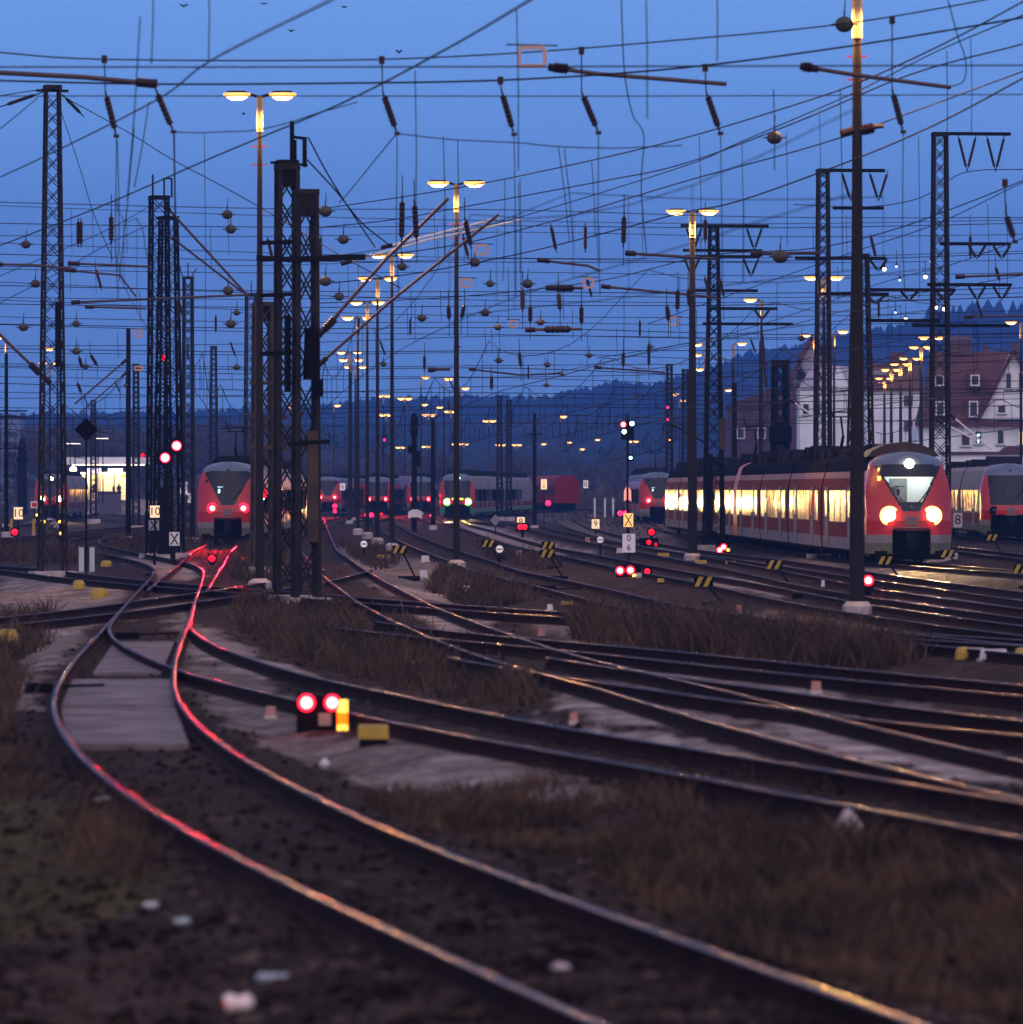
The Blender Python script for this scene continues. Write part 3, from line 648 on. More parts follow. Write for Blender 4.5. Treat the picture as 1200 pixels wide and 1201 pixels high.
# right-hand masts with V insulators
def vmast(label, px, ytop, s, wt, wb, arms, **k):
    t, top = lattice(label, px, ytop, s, wt, wb, rz=0.12, **k)
    for (x0, x1, z, vs) in arms:
        MB().bar((x0, 0, z), (x1, 0, z), .16, .13).build('cross_arm', M_DSTEEL, t)
        for x, hh in vs: vset(t, x, z, .45 if hh > 1.5 else .38, hh)
    return t, top
S9 = 29.5
zz = lambda y, s: H + .3 - (y - YH) / s
vmast('tallest right-hand lattice mast with a long top arm and two large V insulators', 1102, 158, S9, .50, .72,
      [(-.3, 2.85, zz(157, S9), [(1.1, 1.5), (2.25, 1.5)]), (0, 2.85, zz(286, S9), [(1.5, .6), (2.5, .6)]), (-.5, 2.9, zz(334, S9), [(1.5, .6), (2.5, .6)]), (-1.1, 2.8, zz(382, S9), [])], leg=.09)
S8 = 30
vmast('dark lattice mast with V insulators right behind the tall lamp pole', 965, 201, S8, .38, .62,
      [(-.2, 2.45, zz(200, S8), [(1.1, 1.2), (2.2, 1.2)]), (.4, 2.4, zz(244, S8), []), (-1.1, 2.5, zz(303, S8), [(2.2, .5)]), (-.2, 2.6, zz(345, S8), [(2.1, .4)])], leg=.09)
t, top = vmast('broad dark lattice mast directly behind the tall lamp pole', 1009, 300, 30.5, .5, 1.05,
      [(.2, 3.7, zz(340, 30.5), [(1.9, .4), (3.3, .4)]), (.2, 3.1, zz(376, 30.5), [])], leg=.09)
S7 = 26
t, top = vmast('dark mast with three rows of V insulators beside the double lamp right of centre', 837, 266, S7, .35, .85,
      [(-1.5, 2.5, zz(265, S7), [(-.9, 1.1), (1.85, 1.1)]), (-1.4, 2.2, zz(294, S7), []), (-1.3, 2.1, zz(301, S7), [(-1.0, .9), (1.7, .9)]), (-1.0, 2.0, zz(341, S7), []), (-.2, 2.9, zz(362, S7), [(2.2, .5)]), (-.5, 3.6, zz(380, S7), [])], leg=.10, m=M_DSTEEL)
MB().box((-.25, -.5, 2.6), (.25, .2, 3.6)).build('cable_duct', M_DSTEEL, t)
MB().box((.3, -.62, 5.3), (.3, .12, 1.4)).build('warm_plate', M_RMAST, t)
t, top = lattice('short stout mast with a dark drum between the lamp and the tall pole', 915, 424, 22, .62, .75, leg=.16, m=M_DSTEEL, brace=1.1)
MB().lathe([(.5, -.4), (.62, -.2), (.62, .5), (.45, .8)], (0, 0, 5.6), 14).build('drum', M_BLACK, t)
MB().bar((-.8, 0, top - 1.4), (-1.0, 0, top + 1.4), .12).build('side_rod', M_INS, t)
lattice('thin lattice mast behind the left twin masts beside the diagonal struts', 110, 470, 14, .3, .5, ztop=None)
lattice('distant lattice mast over the far wagons', 785, 428, 15, .35, .5)
lattice('distant twin-legged mast beside the amber lamps over the far wagons', 804, 434, 15, .4, .5)
lattice('far lattice mast left of the green headlit train', 586, 465, 13, .3, .45)
lattice('far lattice mast standing right of the single lamp pole in mid yard', 597, 470, 13, .3, .4)
lattice('far thin lattice portal leg above the two red tail lights', 160, 428, 17, .3, .45)
# plain poles
def pole(label, px, ytop, s, r0=.09, r1=.14, m=None, arms=()):
    d = F / s; x = (px - XC) / s; top = H - (ytop - YH) / s + .3
    t = thing('steel_pole', label, 'pole', (x, d, -0.3), 0, 'plain steel poles')
    MB().tube([(0, 0, 0), (0, 0, top)], [r1, r0], 10).build('shaft', m or M_DSTEEL, t)
    MB().lathe([(.3, 0), (.3, .25), (.2, .32)], (0, 0, 0), 10).build('foot', M_CONC, t)
    for z, w in arms: MB().bar((-w, 0, z), (w, 0, z), .08).build('arm', M_DSTEEL, t)
    return t
pole('thin steel pole left of the diamond board, rising to the struts', 151, 385, 22, .12, .16)
pole('plain pole with side arm in mid yard, right of the green headlit train', 627, 485, 17, .12, .16, arms=((6.6, .5),))
pole('thin pole under the cluster of lamps right of centre', 861, 449, 19, .16, .2)
pole('thin pole right of the blue portal, left of the gabled house', 892, 400, 21, .09, .12)
pole('dark post with a round cap left of the green headlit train', 508, 492, 17, .14, .2)
pole('pole at the left edge below the single lamp', 8, 415, 20, .1, .14, arms=((7.4, 1.2), (5.2, 1.0)))
pole('far dark slender pole beside the four lit lamps', 420, 440, 14, .12, .14)

# ------------------------------------------------------------------ yard lamps
def lamp(label, px, py, s=None, kind='double', arm=0.40, group='tall double-headed yard lamps', glow=None, rungs=False, side=1, hs=1.0, rz=0.0, rb=.125, z0=None):
    s = s or (YH - py) / 10.45; d = F / s; x = (px - XC) / s; top = H - (py - YH) / s + .3
    t = thing('yard_lamp', label, 'lamp post', (x, d, -0.3), rz, group)
    MB().tube([(0, 0, 0), (0, 0, top * .45), (0, 0, top)], [rb, rb * .78, rb * .5], 10).build('pole', M_POLE, t)
    MB().tube([(0, 0, top - .95), (0, 0, top + .02)], rb * .5 + .03, 10).build('added_glow_sleeve', M_POLEGLOW, t)  # added sleeve carrying the lamp's glow in its colour
    MB().lathe([(.32, 0), (.32, .3), (rb * 1.3, .4)], (0, 0, 0), 10).build('foot', M_CONC, t)
    sides = (-1, 1) if kind == 'double' else (side,)
    for sg in sides:
        a = MB().tube([(0, 0, top - .02), (sg * arm * .5, 0, top + .05), (sg * (arm + .1), 0, top + .06)], .045, 6).build('arm', M_POLE, t)
        hx = sg * (arm + .22 * hs)
        hd = MB().box((hx, 0, top + .11), (.62 * hs, .34 * hs, .10), taper=.8).build('lamp_head', M_POLE, t)
        MB().lathe([(.02, -.17), (.16, -.15), (.26, -.07), (.27, 0), (.27, .04), (.02, .05)], (hx, 0, top + .04), 14, M=Matrix.Diagonal((1.05 * hs, .7 * hs, .8 * hs))).build('lamp_glass', glow or E_LAMP, hd, smooth=True)
        MB().lathe([(.02, -.06), (.30, -.05), (.335, -.01), (.335, .05), (.30, .06)], (hx, 0, top + .05), 14, M=Matrix.Diagonal((1.12 * hs, .8 * hs, .9 * hs))).build('lamp_halo', E_LRING, hd, smooth=True)  # added halo, lens bloom built as a glowing bowl
    if rungs:
        for zz_ in (top - 1.35, top - 1.85): MB().bar((-.22, 0, zz_), (.22, 0, zz_), .035).build('rung', M_RED, t)
    return t
# (label, x, y, kwargs)
LD = [
 ('tall double-headed lamp left of centre, its pole rising from the brown lattice mast', 305, 114, dict(rungs=True, s=43)),
 ('tall double-headed lamp in the centre, standing free with the longest visible slim pole', 535.5, 217, dict(rungs=True)),
 ('tall double-headed lamp right of centre beside the mast with V insulators', 812, 250, dict(rb=.2)),
 ('double-headed lamp crossing the diagonal tubes, highest of the receding row left of centre', 460, 301, {}),
 ('double-headed lamp second highest of the receding row left of centre', 443, 328, {}),
 ('double-headed lamp third highest of the receding row left of centre', 431, 356, {}),
 ('double-headed lamp fourth highest of the receding row left of centre', 420, 374, {}),
 ('double-headed lamp at the tip of the clustered glow left of centre', 410, 414, dict(s=15.3)),
 ('double-headed lamp just below the tip of the clustered glow left of centre', 412, 423, dict(s=14.6)),
 ('double-headed lamp lowest in the clustered glow left of centre', 417, 431, dict(s=13.8)),
 ('double-headed lamp in front of the left of two twin masts behind the tall pole', 966, 327, dict(rb=.15)),
 ('nearest lamp, a massive grey pole whose lit head is cut off at the top', 1005, -6, dict(s=54, rb=.18, rungs=True)),
]
for lb, x, y, k in LD: lamp(lb, x, y, **k)
pxs = [(1092, 397, 'nearest and highest'), (1080, 408, 'second highest'), (1067, 421, 'third highest'), (1056, 428, 'fourth highest'), (1045, 434.5, 'fifth highest'), (1037, 444.5, 'lowest and farthest')]
for x, y, w in pxs: lamp('double street lamp with lamplight-coloured pole top before the white buildings, %s' % w, x, y, s=(YH - y) / 10.4, group='row of lamps in front of the white buildings', glow=E_LAMPS, arm=.3, rb=.2)
LS = [
 ('single-headed lamp facing left, right of the broad V insulator mast', 893, 353, dict(side=-1)),
 ('single-headed lamp cut by the left edge of the photo', 8, 397, dict(side=-1)),
 ('single-headed lamp at the right edge above the red roof', 1197, 379, dict(side=-1)),
 ('single warm lamp facing left, beside the dark lattice mast near the gable', 955, 394, dict(side=-1, s=17)),
 ('single warm lamp facing right, beside the dark lattice mast near the gable', 978, 390, dict(side=1, s=17)),
 ('single lamp right of the double lamp beside the V insulator mast, uppermost of the stack', 828, 405, dict(side=-1, s=16.5)),
 ('single lamp right of the double lamp beside the V insulator mast, middle of the stack', 827, 417, dict(side=-1, s=15.5)),
 ('single lamp right of the double lamp beside the V insulator mast, lowest of the stack', 829, 434, dict(side=-1, s=14)),
 ('single lamp on a slim pole right of the broad V insulator mast', 860, 404, dict(side=1, s=16)),
 ('small amber lamp glowing beside the clad foot of the V insulator mast', 846, 458, dict(side=1, s=13)),
 ('small single lamp in front of the far left lattice mast', 68, 410, dict(side=-1, s=16)),
]
for lb, x, y, k in LS: lamp(lb, x, y, kind='single', group='single-headed yard lamps', **k)
lamp('small double lamp low in front of the far left lattice mast', 59, 427, s=14.2, arm=.35)
# far small lamps
FAR = [(450, 465, 2), (475, 468, 2), (453, 487, 2), (494, 443, 1), (521, 445, 1), (541, 456, 1), (494, 475, 1), (512, 478, 1), (503, 487, 2), (529, 483, 2), (574, 494, 2), (470, 525, 2), (500, 524, 2),
       (529, 521, 1), (544, 521, 2), (587, 522, 2), (606, 522, 2), (657, 489, 1), (635, 521, 1), (665, 519, 1), (698, 516, 1), (680, 527, 1), (743, 518, 2), (781, 516, 1), (787, 463, 1), (797, 470, 1), (901, 511, 1), (392, 476, 1), (339, 478, 1)]
FAR.sort()
FM = by_mark([q[0] for q in FAR])
for i, (x, y, n) in enumerate(FAR):
    s = max(5.2, (YH - y) / 11.5)
    lamp('%s far orange %s lamp over the yard, %s' % ('tiny' if y > 510 else 'small', 'double' if n == 2 else 'single', FM[i]), x, y, s=s,
         kind='double' if n == 2 else 'single', arm=.2 if s > 7 else .25, group='distant lamps low over the yard', glow=E_LAMPS, hs=1.3 if s > 8 else 1.6, side=1, rb=.12)

# ------------------------------------------------------------------ ropes and wires
def sagline(a, b, sag, n=10):
    return [Vector(a).lerp(Vector(b), i / n) - Vector((0, 0, sag * 4 * (i / n) * (1 - i / n))) for i in range(n + 1)]
def traced(pts, n=6):
    return cr([P(x, y, F / s) for x, y, s in pts], n)
def rope_thing(label, ropes, name='cross_span', cat='cable span', group='cross spans over the tracks', m=None):
    c = ropes[0][0][len(ropes[0][0]) // 2]; t = thing(name, label, cat, tuple(c), 0, group)
    for pts, r, nm in ropes: MB().tube(pts, r, 5, caps=False).build(nm, m or M_WIRE, t, world=True)
    return t
# nearest span, out of focus near the top of the picture
s1 = 66; d1 = F / s1
W1 = traced([(-40, 60, s1), (0, 62, s1), (120, 70, s1), (400, 71, s1), (600, 63, s1), (800, 47, s1), (1000, 27, s1), (1200, -8, s1), (1240, -16, s1)])
W3 = traced([(-40, 94, s1), (0, 95, s1), (180, 99, s1), (400, 98, s1), (600, 94, s1), (800, 80, s1), (1000, 54, s1), (1200, 21, s1), (1240, 14, s1)])
W5 = traced([(-40, 113, s1), (400, 113, s1), (800, 113, s1), (1240, 111, s1)])
W2 = traced([(-40, 79, 80), (400, 79, 80), (1240, 77, 80)])
t = rope_thing('nearest, blurred cross span sweeping along the top of the photo with slanted insulators under it', [(W1, .014, 'head_rope'), (W3, .018, 'main_rope'), (W5, .010, 'lower_rope'), (W2, .012, 'rear_rope')])
W6 = [(205, 155), (232, 156), (260, 155), (300, 153), (340, 144), (370, 134), (420, 120)]
HG = [(123, 70, 124, 108, 137, 160), (182, 98, 183, 105, 204, 155), (448, 71, 449, 108, 466, 157), (587, 95, 588, 106, 603, 158), (682, 60, 682, 108, 702, 156), (827, 80, 828, 108, 845, 157), (1046, 24, 1046, 105, 1059, 155), (1178, 215, 1179, 250, 1190, 284)]
for i, (x0, y0, x1, y1, x2, y2) in enumerate(HG):
    a, b, c = P(x0, y0, d1), P(x1, y1, d1), P(x2, y2, d1)
    q = thing('hanger_insulator', 'slanted brown rod insulator hanging from the blurred near span, %s' % nth(i, len(HG)), 'insulator', tuple(b), 0, 'slanted insulators of the near span')
    MB().tube([a, b], .012, 5).build('hanger_wire', M_WIRE, q, world=True)
    MB().box(tuple(a), (.10, .1, .14)).build('clamp', M_INS, q, world=True)
    insul(q, b, b.lerp(c, .95), .062, world=True, ends=.14)
    MB().box(tuple(c), (.10, .08, .06)).build('end_clamp', M_INS, q, world=True)
    if i < 7: MB().tube([c, P(x2 + (2 if i % 2 else -1), y2 + 130, d1), P(x2 + 2, y2 + 190, d1)], .008, 4).build('tail_wire', M_WIRE, q, world=True)
rope_thing('slack blurred wire joining the slanted insulators of the near span at the left', [(traced([(x, y, s1) for x, y in W6]), .010, 'wire')], name='slack_wire', cat='wire', group='slack wires')
rope_thing('slack blurred wire dipping between the middle slanted insulators', [(traced([(466, 157, s1), (530, 164, s1), (610, 168, s1), (650, 172, s1), (720, 174, s1), (800, 171, s1)]), .010, 'wire')], name='slack_wire', cat='wire', group='slack wires')
LONG = [  # traced running wires: px, py, scale at several points
 ('steep blurred wire rising from the left insulators to the top edge', [(-40, 226, 55), (40, 190, 60), (180, 120, 75), (245, 73, 90), (390, 0, 115), (470, -40, 130)], .010),
 ('faint blurred wire rising to the top edge at the upper centre', [(-30, 300, 45), (110, 246, 52), (250, 185, 60), (400, 122, 70), (520, 60, 85), (606, 10, 100), (680, -35, 120)], .012),
 ('upper of the crisp wires rising to the top right corner', [(362, 246, 38), (400, 242, 38), (535, 221, 42), (660, 196, 46), (800, 163, 50), (933, 123, 55), (1010, 96, 58), (1110, 50, 62), (1200, 2, 68), (1260, -30, 72)], .012),
 ('second of the crisp wires rising to the top right corner', [(366, 268, 38), (460, 258, 39), (560, 240, 40), (700, 214, 45), (800, 193, 49), (933, 144, 54), (1067, 88, 59), (1200, 52, 64), (1260, 34, 68)], .012),
 ('third of the crisp wires rising to the top right corner', [(368, 304, 37), (450, 292, 37), (540, 272, 38), (620, 252, 40), (800, 196, 48), (866, 168, 52), (1000, 110, 56), (1100, 60, 60), (1200, 18, 64), (1260, -8, 68)], .010),
 ('wire from the central mast up across the middle to the right edge', [(380, 306, 40), (520, 290, 42), (640, 262, 44), (800, 214, 48), (960, 170, 52), (1080, 128, 55), (1200, 84, 58), (1260, 64, 60)], .012),
 ('reddish wire rising through the lamp pole at the right', [(370, 334, 36), (480, 322, 37), (600, 300, 38), (700, 276, 42), (800, 250, 46), (867, 236, 50), (1000, 188, 54), (1100, 145, 58), (1200, 92, 62), (1260, 60, 66)], .014),
 ('faint wire below the V insulator arms at the upper right', [(370, 356, 35), (540, 348, 35), (700, 330, 36), (830, 300, 38), (950, 292, 40), (1040, 272, 42), (1130, 240, 44), (1200, 212, 46), (1260, 188, 48)], .012),
 ('wire climbing from the small lamps to the right edge', [(760, 380, 33), (880, 338, 36), (1000, 296, 39), (1100, 262, 41), (1200, 214, 44), (1260, 190, 46)], .010),
 ('wire hanging from the V insulators to the right edge', [(930, 240, 33), (1015, 243, 33), (1080, 232, 33), (1130, 203, 33), (1200, 199, 33), (1260, 198, 33)], .012),
 ('long thin wire falling from the lone left mast to the brown lamp mast', [(68, 110, 38), (150, 155, 40), (200, 186, 41), (260, 218, 42), (320, 252, 43), (400, 300, 45), (470, 338, 46)], .011),
 ('wire falling from the lone left mast to the struts', [(70, 125, 38), (95, 200, 38), (110, 250, 38), (133, 305, 38)], .009),
 ('wire from the left edge up to the head of the lone mast', [(-30, 120, 42), (0, 113, 40), (50, 105, 38)], .011),
 ('wire from the left edge rising to the lone mast insulator', [(-30, 172, 44), (0, 152, 42), (45, 115, 38)], .011),
 ('wire sloping up from the left edge towards the twin masts', [(-30, 336, 36), (0, 324, 35), (80, 290, 33), (130, 268, 32), (180, 240, 30)], .011),
 ('second wire sloping up from the left edge towards the twin masts', [(-30, 378, 36), (0, 356, 35), (60, 325, 33), (130, 285, 32), (180, 262, 30)], .011),
 ('wire falling rightward from the central mast head', [(362, 162, 50), (385, 205, 49), (410, 245, 48), (440, 290, 46)], .014),
 ('second wire falling rightward from the central mast head', [(361, 188, 50), (395, 225, 49), (425, 262, 48), (460, 290, 46)], .014),
 ('wire from the near insulator down to the lamp mast', [(463, 160, 62), (440, 188, 58), (410, 225, 52), (398, 238, 50)], .009),
 ('wire sagging from the single lamp to the right edge', [(700, 420, 30), (820, 400, 31), (920, 372, 33), (1040, 330, 35), (1130, 306, 37), (1260, 255, 40)], .010),
 ('wire across the hill towards the house', [(640, 440, 26), (760, 414, 28), (900, 388, 30), (1040, 352, 32), (1160, 330, 34), (1260, 312, 35)], .010),
 ('vertical blurred dropper pair near the top right of centre', [(728, -20, 70), (730, 40, 70), (733, 90, 69), (742, 135, 68), (755, 160, 66), (752, 220, 60), (758, 296, 55)], .008),
 ('curved slack loop at the top right', [(1106, -20, 70), (1122, 40, 70), (1132, 70, 69), (1130, 95, 69), (1112, 103, 68)], .008),
]
for lb, pts, r in LONG: rope_thing(lb, [(traced(pts), r * 1.35, 'wire')], name='running_wire', cat='wire', group='running wires')
# straight blurred droppers high up
DR = [(165, 20, 150, 235, 85), (180, -30, 178, 75, 85), (158, 150, 140, 330, 60), (175, 120, 158, 220, 70), (245, -30, 245, 72, 80), (487, 83, 488, 260, 70), (606, 10, 608, 200, 75), (757, -30, 759, 140, 80), (840, -30, 841, 72, 80), (537, 165, 537, 320, 60), (520, 160, 522, 300, 60),
      (655, 172, 668, 285, 60), (662, 175, 672, 283, 60), (694, 190, 698, 280, 58), (592, 210, 590, 330, 55), (608, 215, 610, 320, 55), (610, 210, 611, 345, 52), (907, 105, 908, 200, 70), (985, 105, 988, 320, 60), (1138, 45, 1139, 160, 58), (1158, 240, 1159, 330, 45), (1180, 240, 1181, 350, 45), (1077, 160, 1078, 350, 50), (1110, 60, 1110, 180, 60),
      (820, 160, 822, 300, 50), (870, 165, 871, 330, 48), (961, 130, 962, 300, 48), (922, 155, 923, 290, 48), (240, 155, 241, 420, 45), (205, 158, 206, 360, 60), (138, 165, 140, 300, 60)]
for i, (x0, y0, x1, y1, s) in enumerate(sorted(DR)):
    rope_thing('thin dropper wire against the sky, %s' % by_mark([q[0] for q in sorted(DR)])[i], [([P(x0, y0, F / s), P((x0 + x1) / 2 + 1.0, (y0 + y1) / 2, F / s), P(x1, y1, F / s)], .008 if s < 60 else .009, 'wire')], name='dropper_wire', cat='wire', group='hanging dropper wires')
# horizontal spans of the middle distance
SP = [
 ('cross span through the central mast heads', 46, (243, 250, 255)), ('cross span below the hanging balls', 40, (268, 262, 272)), ('cross span level with the far lamp row top', 36, (300, 311, 304)),
 ('cross span passing the twin masts low', 33, (340, 338, 344)), ('cross span just below the diagonal struts', 30, (352, 362, 356)), ('cross span over the cluster of lamps', 27, (390, 384, 394)),
 ('cross span over the gabled roofs', 24, (410, 416, 404)), ('cross span in front of the wooded ridge', 21, (436, 430, 440)), ('low far cross span above the tree line', 18, (455, 458, 452)), ('lowest far cross span over the trains', 15, (487, 480, 484))]
for i, (lb, s, (ya, yb, yc)) in enumerate(SP):
    r = .50 / s; d = F / s
    ro = []
    for k, dy in enumerate((0, 9, 46 * s / 40)):
        yy = [ya + dy + random.uniform(-12, 8), yb + dy + random.uniform(-5, 5), yc + dy + random.uniform(-14, 8)]
        ro.append((traced([(-60, yy[0] - 3, s), (0, yy[0], s), (320, (yy[0] + yy[1]) / 2 + 3, s), (600, yy[1], s), (900, (yy[1] + yy[2]) / 2 + 4, s), (1200, yy[2], s), (1260, yy[2] - 3, s)], 4), r if k == 0 else r * .8, ['head_rope', 'guide_rope', 'lower_rope'][k]))
    t = rope_thing(lb, ro)
    for k in range(9):
        x = random.uniform(0, 1200); y0 = ya + (yb - ya) * min(x, 600) / 600
        MB().tube([P(x, y0 + 2, d), P(x + 1, y0 + 46 * s / 40, d)], r * .6, 4, caps=False).build('dropper', M_WIRE, t, world=True)
    for k in range(5):
        x = random.uniform(40, 1160); y0 = ya + (yb - ya) * min(x, 600) / 600 + 12
        sl = random.choice((0, 0, .4))
        insul(t, P(x, y0, d), P(x + sl * 18, y0 + .75 * s, d), .05, world=True, ends=.15)

# overhead line along the tracks
def overhead(key, label, y0, y1, stag=0.25):
    A = T[key]; L = A[(A[:, 1] > y0) & (A[:, 1] < y1)]
    if len(L) < 8: return
    if L[0][1] > L[-1][1]: L = L[::-1]
    t = thing('overhead_line', label, 'overhead line', tuple(L[0]), 0, 'overhead lines above the tracks')
    seg = np.concatenate([[0], np.cumsum(np.linalg.norm(np.diff(L, axis=0), axis=1))]); n = max(8, int(seg[-1] / 6)); u = np.linspace(0, seg[-1], n)
    C = np.stack([np.interp(u, seg, L[:, k]) for k in range(3)], 1); ph = random.uniform(0, 60)
    ctr = []; cat = []
    for i, p in enumerate(C):
        a = ((u[i] + ph) % 62) / 62; z2 = 7.35 - 1.1 * 4 * a * (1 - a)
        ctr.append(Vector((p[0], p[1], 5.55))); cat.append(Vector((p[0], p[1], z2)))
    rr = [max(.007, .00007 * p[1]) for p in C]
    MB().tube(ctr, rr, 4, caps=False).build('contact_wire', M_WIRE, t, world=True); MB().tube(cat, rr, 4, caps=False).build('messenger_wire', M_WIRE, t, world=True)
    for i in range(0, n, 2):
        MB().tube([ctr[i], cat[i]], rr[i] * .6, 4, caps=False).build('dropper', M_WIRE, t, world=True)
for k, lb, a, b in (('A', 'overhead line above the foreground curve', 75, 330), ('C', 'overhead line above the long diagonal track', 60, 520), ('I', 'overhead line above the track with red reflections', 100, 560), ('H', 'overhead line leading to the green headlit train', 120, 520),
    ('J', 'overhead line above the track with striped weights', 130, 470), ('K', 'overhead line above the track before the red train', 150, 500), ('T', 'overhead line above the headlit red train', 165, 400), ('R', 'overhead line above the unlit train at the right edge', 200, 420),
    ('N', 'overhead line above the tail-lit train at the left', 160, 500), ('X', 'far overhead line above the twin tail lights', 440, 740), ('V', 'overhead line above the bluish track at the left', 240, 560), ('W', 'overhead line above the headlit train at the platform', 270, 600), ('F', 'overhead line above the track before the brush', 80, 104), ('U', 'overhead line above the half hidden tail-lit train', 360, 690)):
    overhead(k, lb, a, b)

# tubes, struts and arms seen against the sky
def strut(label, pts, r, m=None, ins=None, name='support_tube', cat='tube'):
    q = [P(x, y, F / s) for x, y, s in pts]; t = thing(name, label, cat, tuple(q[0]), 0, 'support tubes and arms')
    MB().tube(q, r, 8).build('tube', m or M_TUBE, t, world=True)
    MB().tube([q[0], q[0].lerp(q[1], min(.9, .35 / max(.4, (q[1] - q[0]).length)))], r * 1.8, 8).build('end_fitting', M_INS, t, world=True)
    if ins: insul(t, q[0].lerp(q[-1], ins[0]), q[0].lerp(q[-1], ins[1]), r * 2.6, world=True)
    return t
strut('upper diagonal tube from the twin masts down to the far narrow mast', [(193, 240, 30), (291, 347, 30)], .05)
strut('lower diagonal tube from the twin masts down to the far narrow mast', [(202, 279, 30), (285, 343, 30)], .045)
strut('level tube from the left to the far narrow mast', [(84, 355, 31), (290, 346, 31)], .045)
strut('short tube below the level tube at the left', [(100, 360, 31), (172, 362, 31)], .04)
strut('tube with insulator running into the lone left mast from the edge', [(60, 450, 37), (-20, 373, 37)], .05, ins=(.1, .35))
strut('upper long diagonal tube rising from the central mast to the centre lamp', [(373, 395, 45), (452, 305, 45), (526, 233, 45)], .045, ins=(.02, .16))
strut('lower long diagonal tube rising from the central mast past the centre lamp', [(372, 430, 44), (460, 352, 44), (585, 252, 44)], .04)
strut('pale tube coloured as lit from below, upper of the pair behind the centre lamp', [(447, 291, 40), (585, 256, 40)], .035, m=M_WHITE)  # white colour stands in for lamplight on the tube
strut('pale tube coloured as lit from below, lower of the pair behind the centre lamp', [(400, 310, 40), (500, 282, 40), (612, 258, 40)], .035, m=M_WHITE)  # white carries the painted lamplight here too
strut('blurred reddish tube from the left edge below the top span', [(184, 99, 66), (100, 91, 66), (-30, 84, 66)], .045)
strut('blurred reddish tube under the top span right of centre', [(643, 79, 64), (700, 87, 64), (852, 99, 64)], .04, ins=(0, .14))
strut('blurred reddish tube ending left of the tall pole', [(938, 78, 62), (1000, 88, 62), (1115, 103, 62)], .04, ins=(0, .1))
strut('dark arm with a drum crossing the tall pole', [(985, 158, 54), (1012, 150, 54), (1036, 148, 54)], .05, ins=(.3, .9))
strut('level reddish tube left of the V insulator mast', [(733, 297, 36), (842, 304, 36)], .05)
strut('sloping reddish tube under the level one left of the V insulator mast', [(705, 336, 33), (840, 349, 33)], .045)
strut('brown arm behind the hanging ball at the right', [(880, 298, 40), (960, 297, 40)], .05, m=M_RMAST)
strut('short reddish tube with a droop left of centre right', [(630, 305, 42), (690, 312, 42), (704, 318, 42)], .035)
strut('dark arm with two black insulators in the upper middle', [(616, 387, 34), (682, 386, 34)], .05, ins=(.2, .95))
strut('short dark arm above the hollow warm frame', [(640, 338, 36), (684, 338, 36)], .05, ins=(.1, .9))
strut('reddish arm at the left edge', [(-10, 310, 40), (40, 311, 40), (90, 316, 40)], .035)
strut('reddish arm left of the twin masts', [(80, 309, 40), (176, 313, 40)], .035)
strut('second reddish arm left of the twin masts', [(76, 317, 40), (141, 323, 40), (160, 348, 40)], .03)
strut('pale cantilever tube over the left roof line of the red train', [(785, 496, 24), (828, 520, 24)], .05, m=M_POLE)
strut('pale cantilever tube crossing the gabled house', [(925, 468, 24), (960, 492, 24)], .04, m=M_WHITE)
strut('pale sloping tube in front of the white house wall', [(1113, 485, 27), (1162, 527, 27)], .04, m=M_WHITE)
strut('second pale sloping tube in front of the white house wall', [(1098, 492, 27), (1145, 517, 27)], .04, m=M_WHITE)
strut('diagonal tube above the diamond board, upper of two', [(150, 421, 26), (88, 474, 26)], .04)
strut('diagonal tube above the diamond board, lower of two', [(150, 436, 26), (95, 484, 26)], .03)
strut('arm coloured as warm lit in the middle distance', [(550, 433, 24), (610, 440, 24), (660, 438, 24)], .045, m=M_RMAST)
strut('toothed arm coloured as warm lit left of it', [(502, 434, 24), (528, 433, 24)], .07, m=M_RMAST)
strut('warm arm above the double lamp right of the hollow frame', [(697, 431, 24), (780, 437, 24)], .045, m=M_RMAST)
strut('reddish arm at the far right over the wood', [(1120, 325, 32), (1200, 322, 32), (1230, 322, 32)], .045)
strut('reddish arm low at the far right', [(1130, 372, 30), (1230, 370, 30)], .04)
# hanging balls
BALLS = [(990, 29, 58, .19), (908, 162, 55, .165), (915, 301, 50, .19), (267, 252, 40, .16), (271, 269, 40, .16), (403, 281, 42, .16), (382, 248, 46, .17), (382, 330, 44, .16), (398, 348, 42, .14), (268, 341, 40, .16), (278, 367, 34, .12), (271, 380, 38, .16), (31, 287, 38, .15), (42, 333, 38, .15), (28, 384, 38, .15), (90, 380, 36, .13), (90, 412, 36, .14),
         (101, 430, 30, .13), (557, 308, 40, .16), (472, 313, 38, .15), (575, 333, 38, .13), (569, 367, 36, .15), (584, 384, 34, .13), (495, 373, 36, .15), (619, 333, 40, .16), (691, 417, 30, .12), (763, 407, 28, .10), (585, 423, 30, .14), (641, 452, 26, .12), (278, 431, 28, .15), (940, 397, 26, .16), (450, 427, 28, .13), (537, 377 + 30, 26, .1), (634, 378, 34, .14), (148, 452, 24, .1), (660, 340 + 100, 24, .1), (642, 428, 28, .14)]
BALLS.sort()
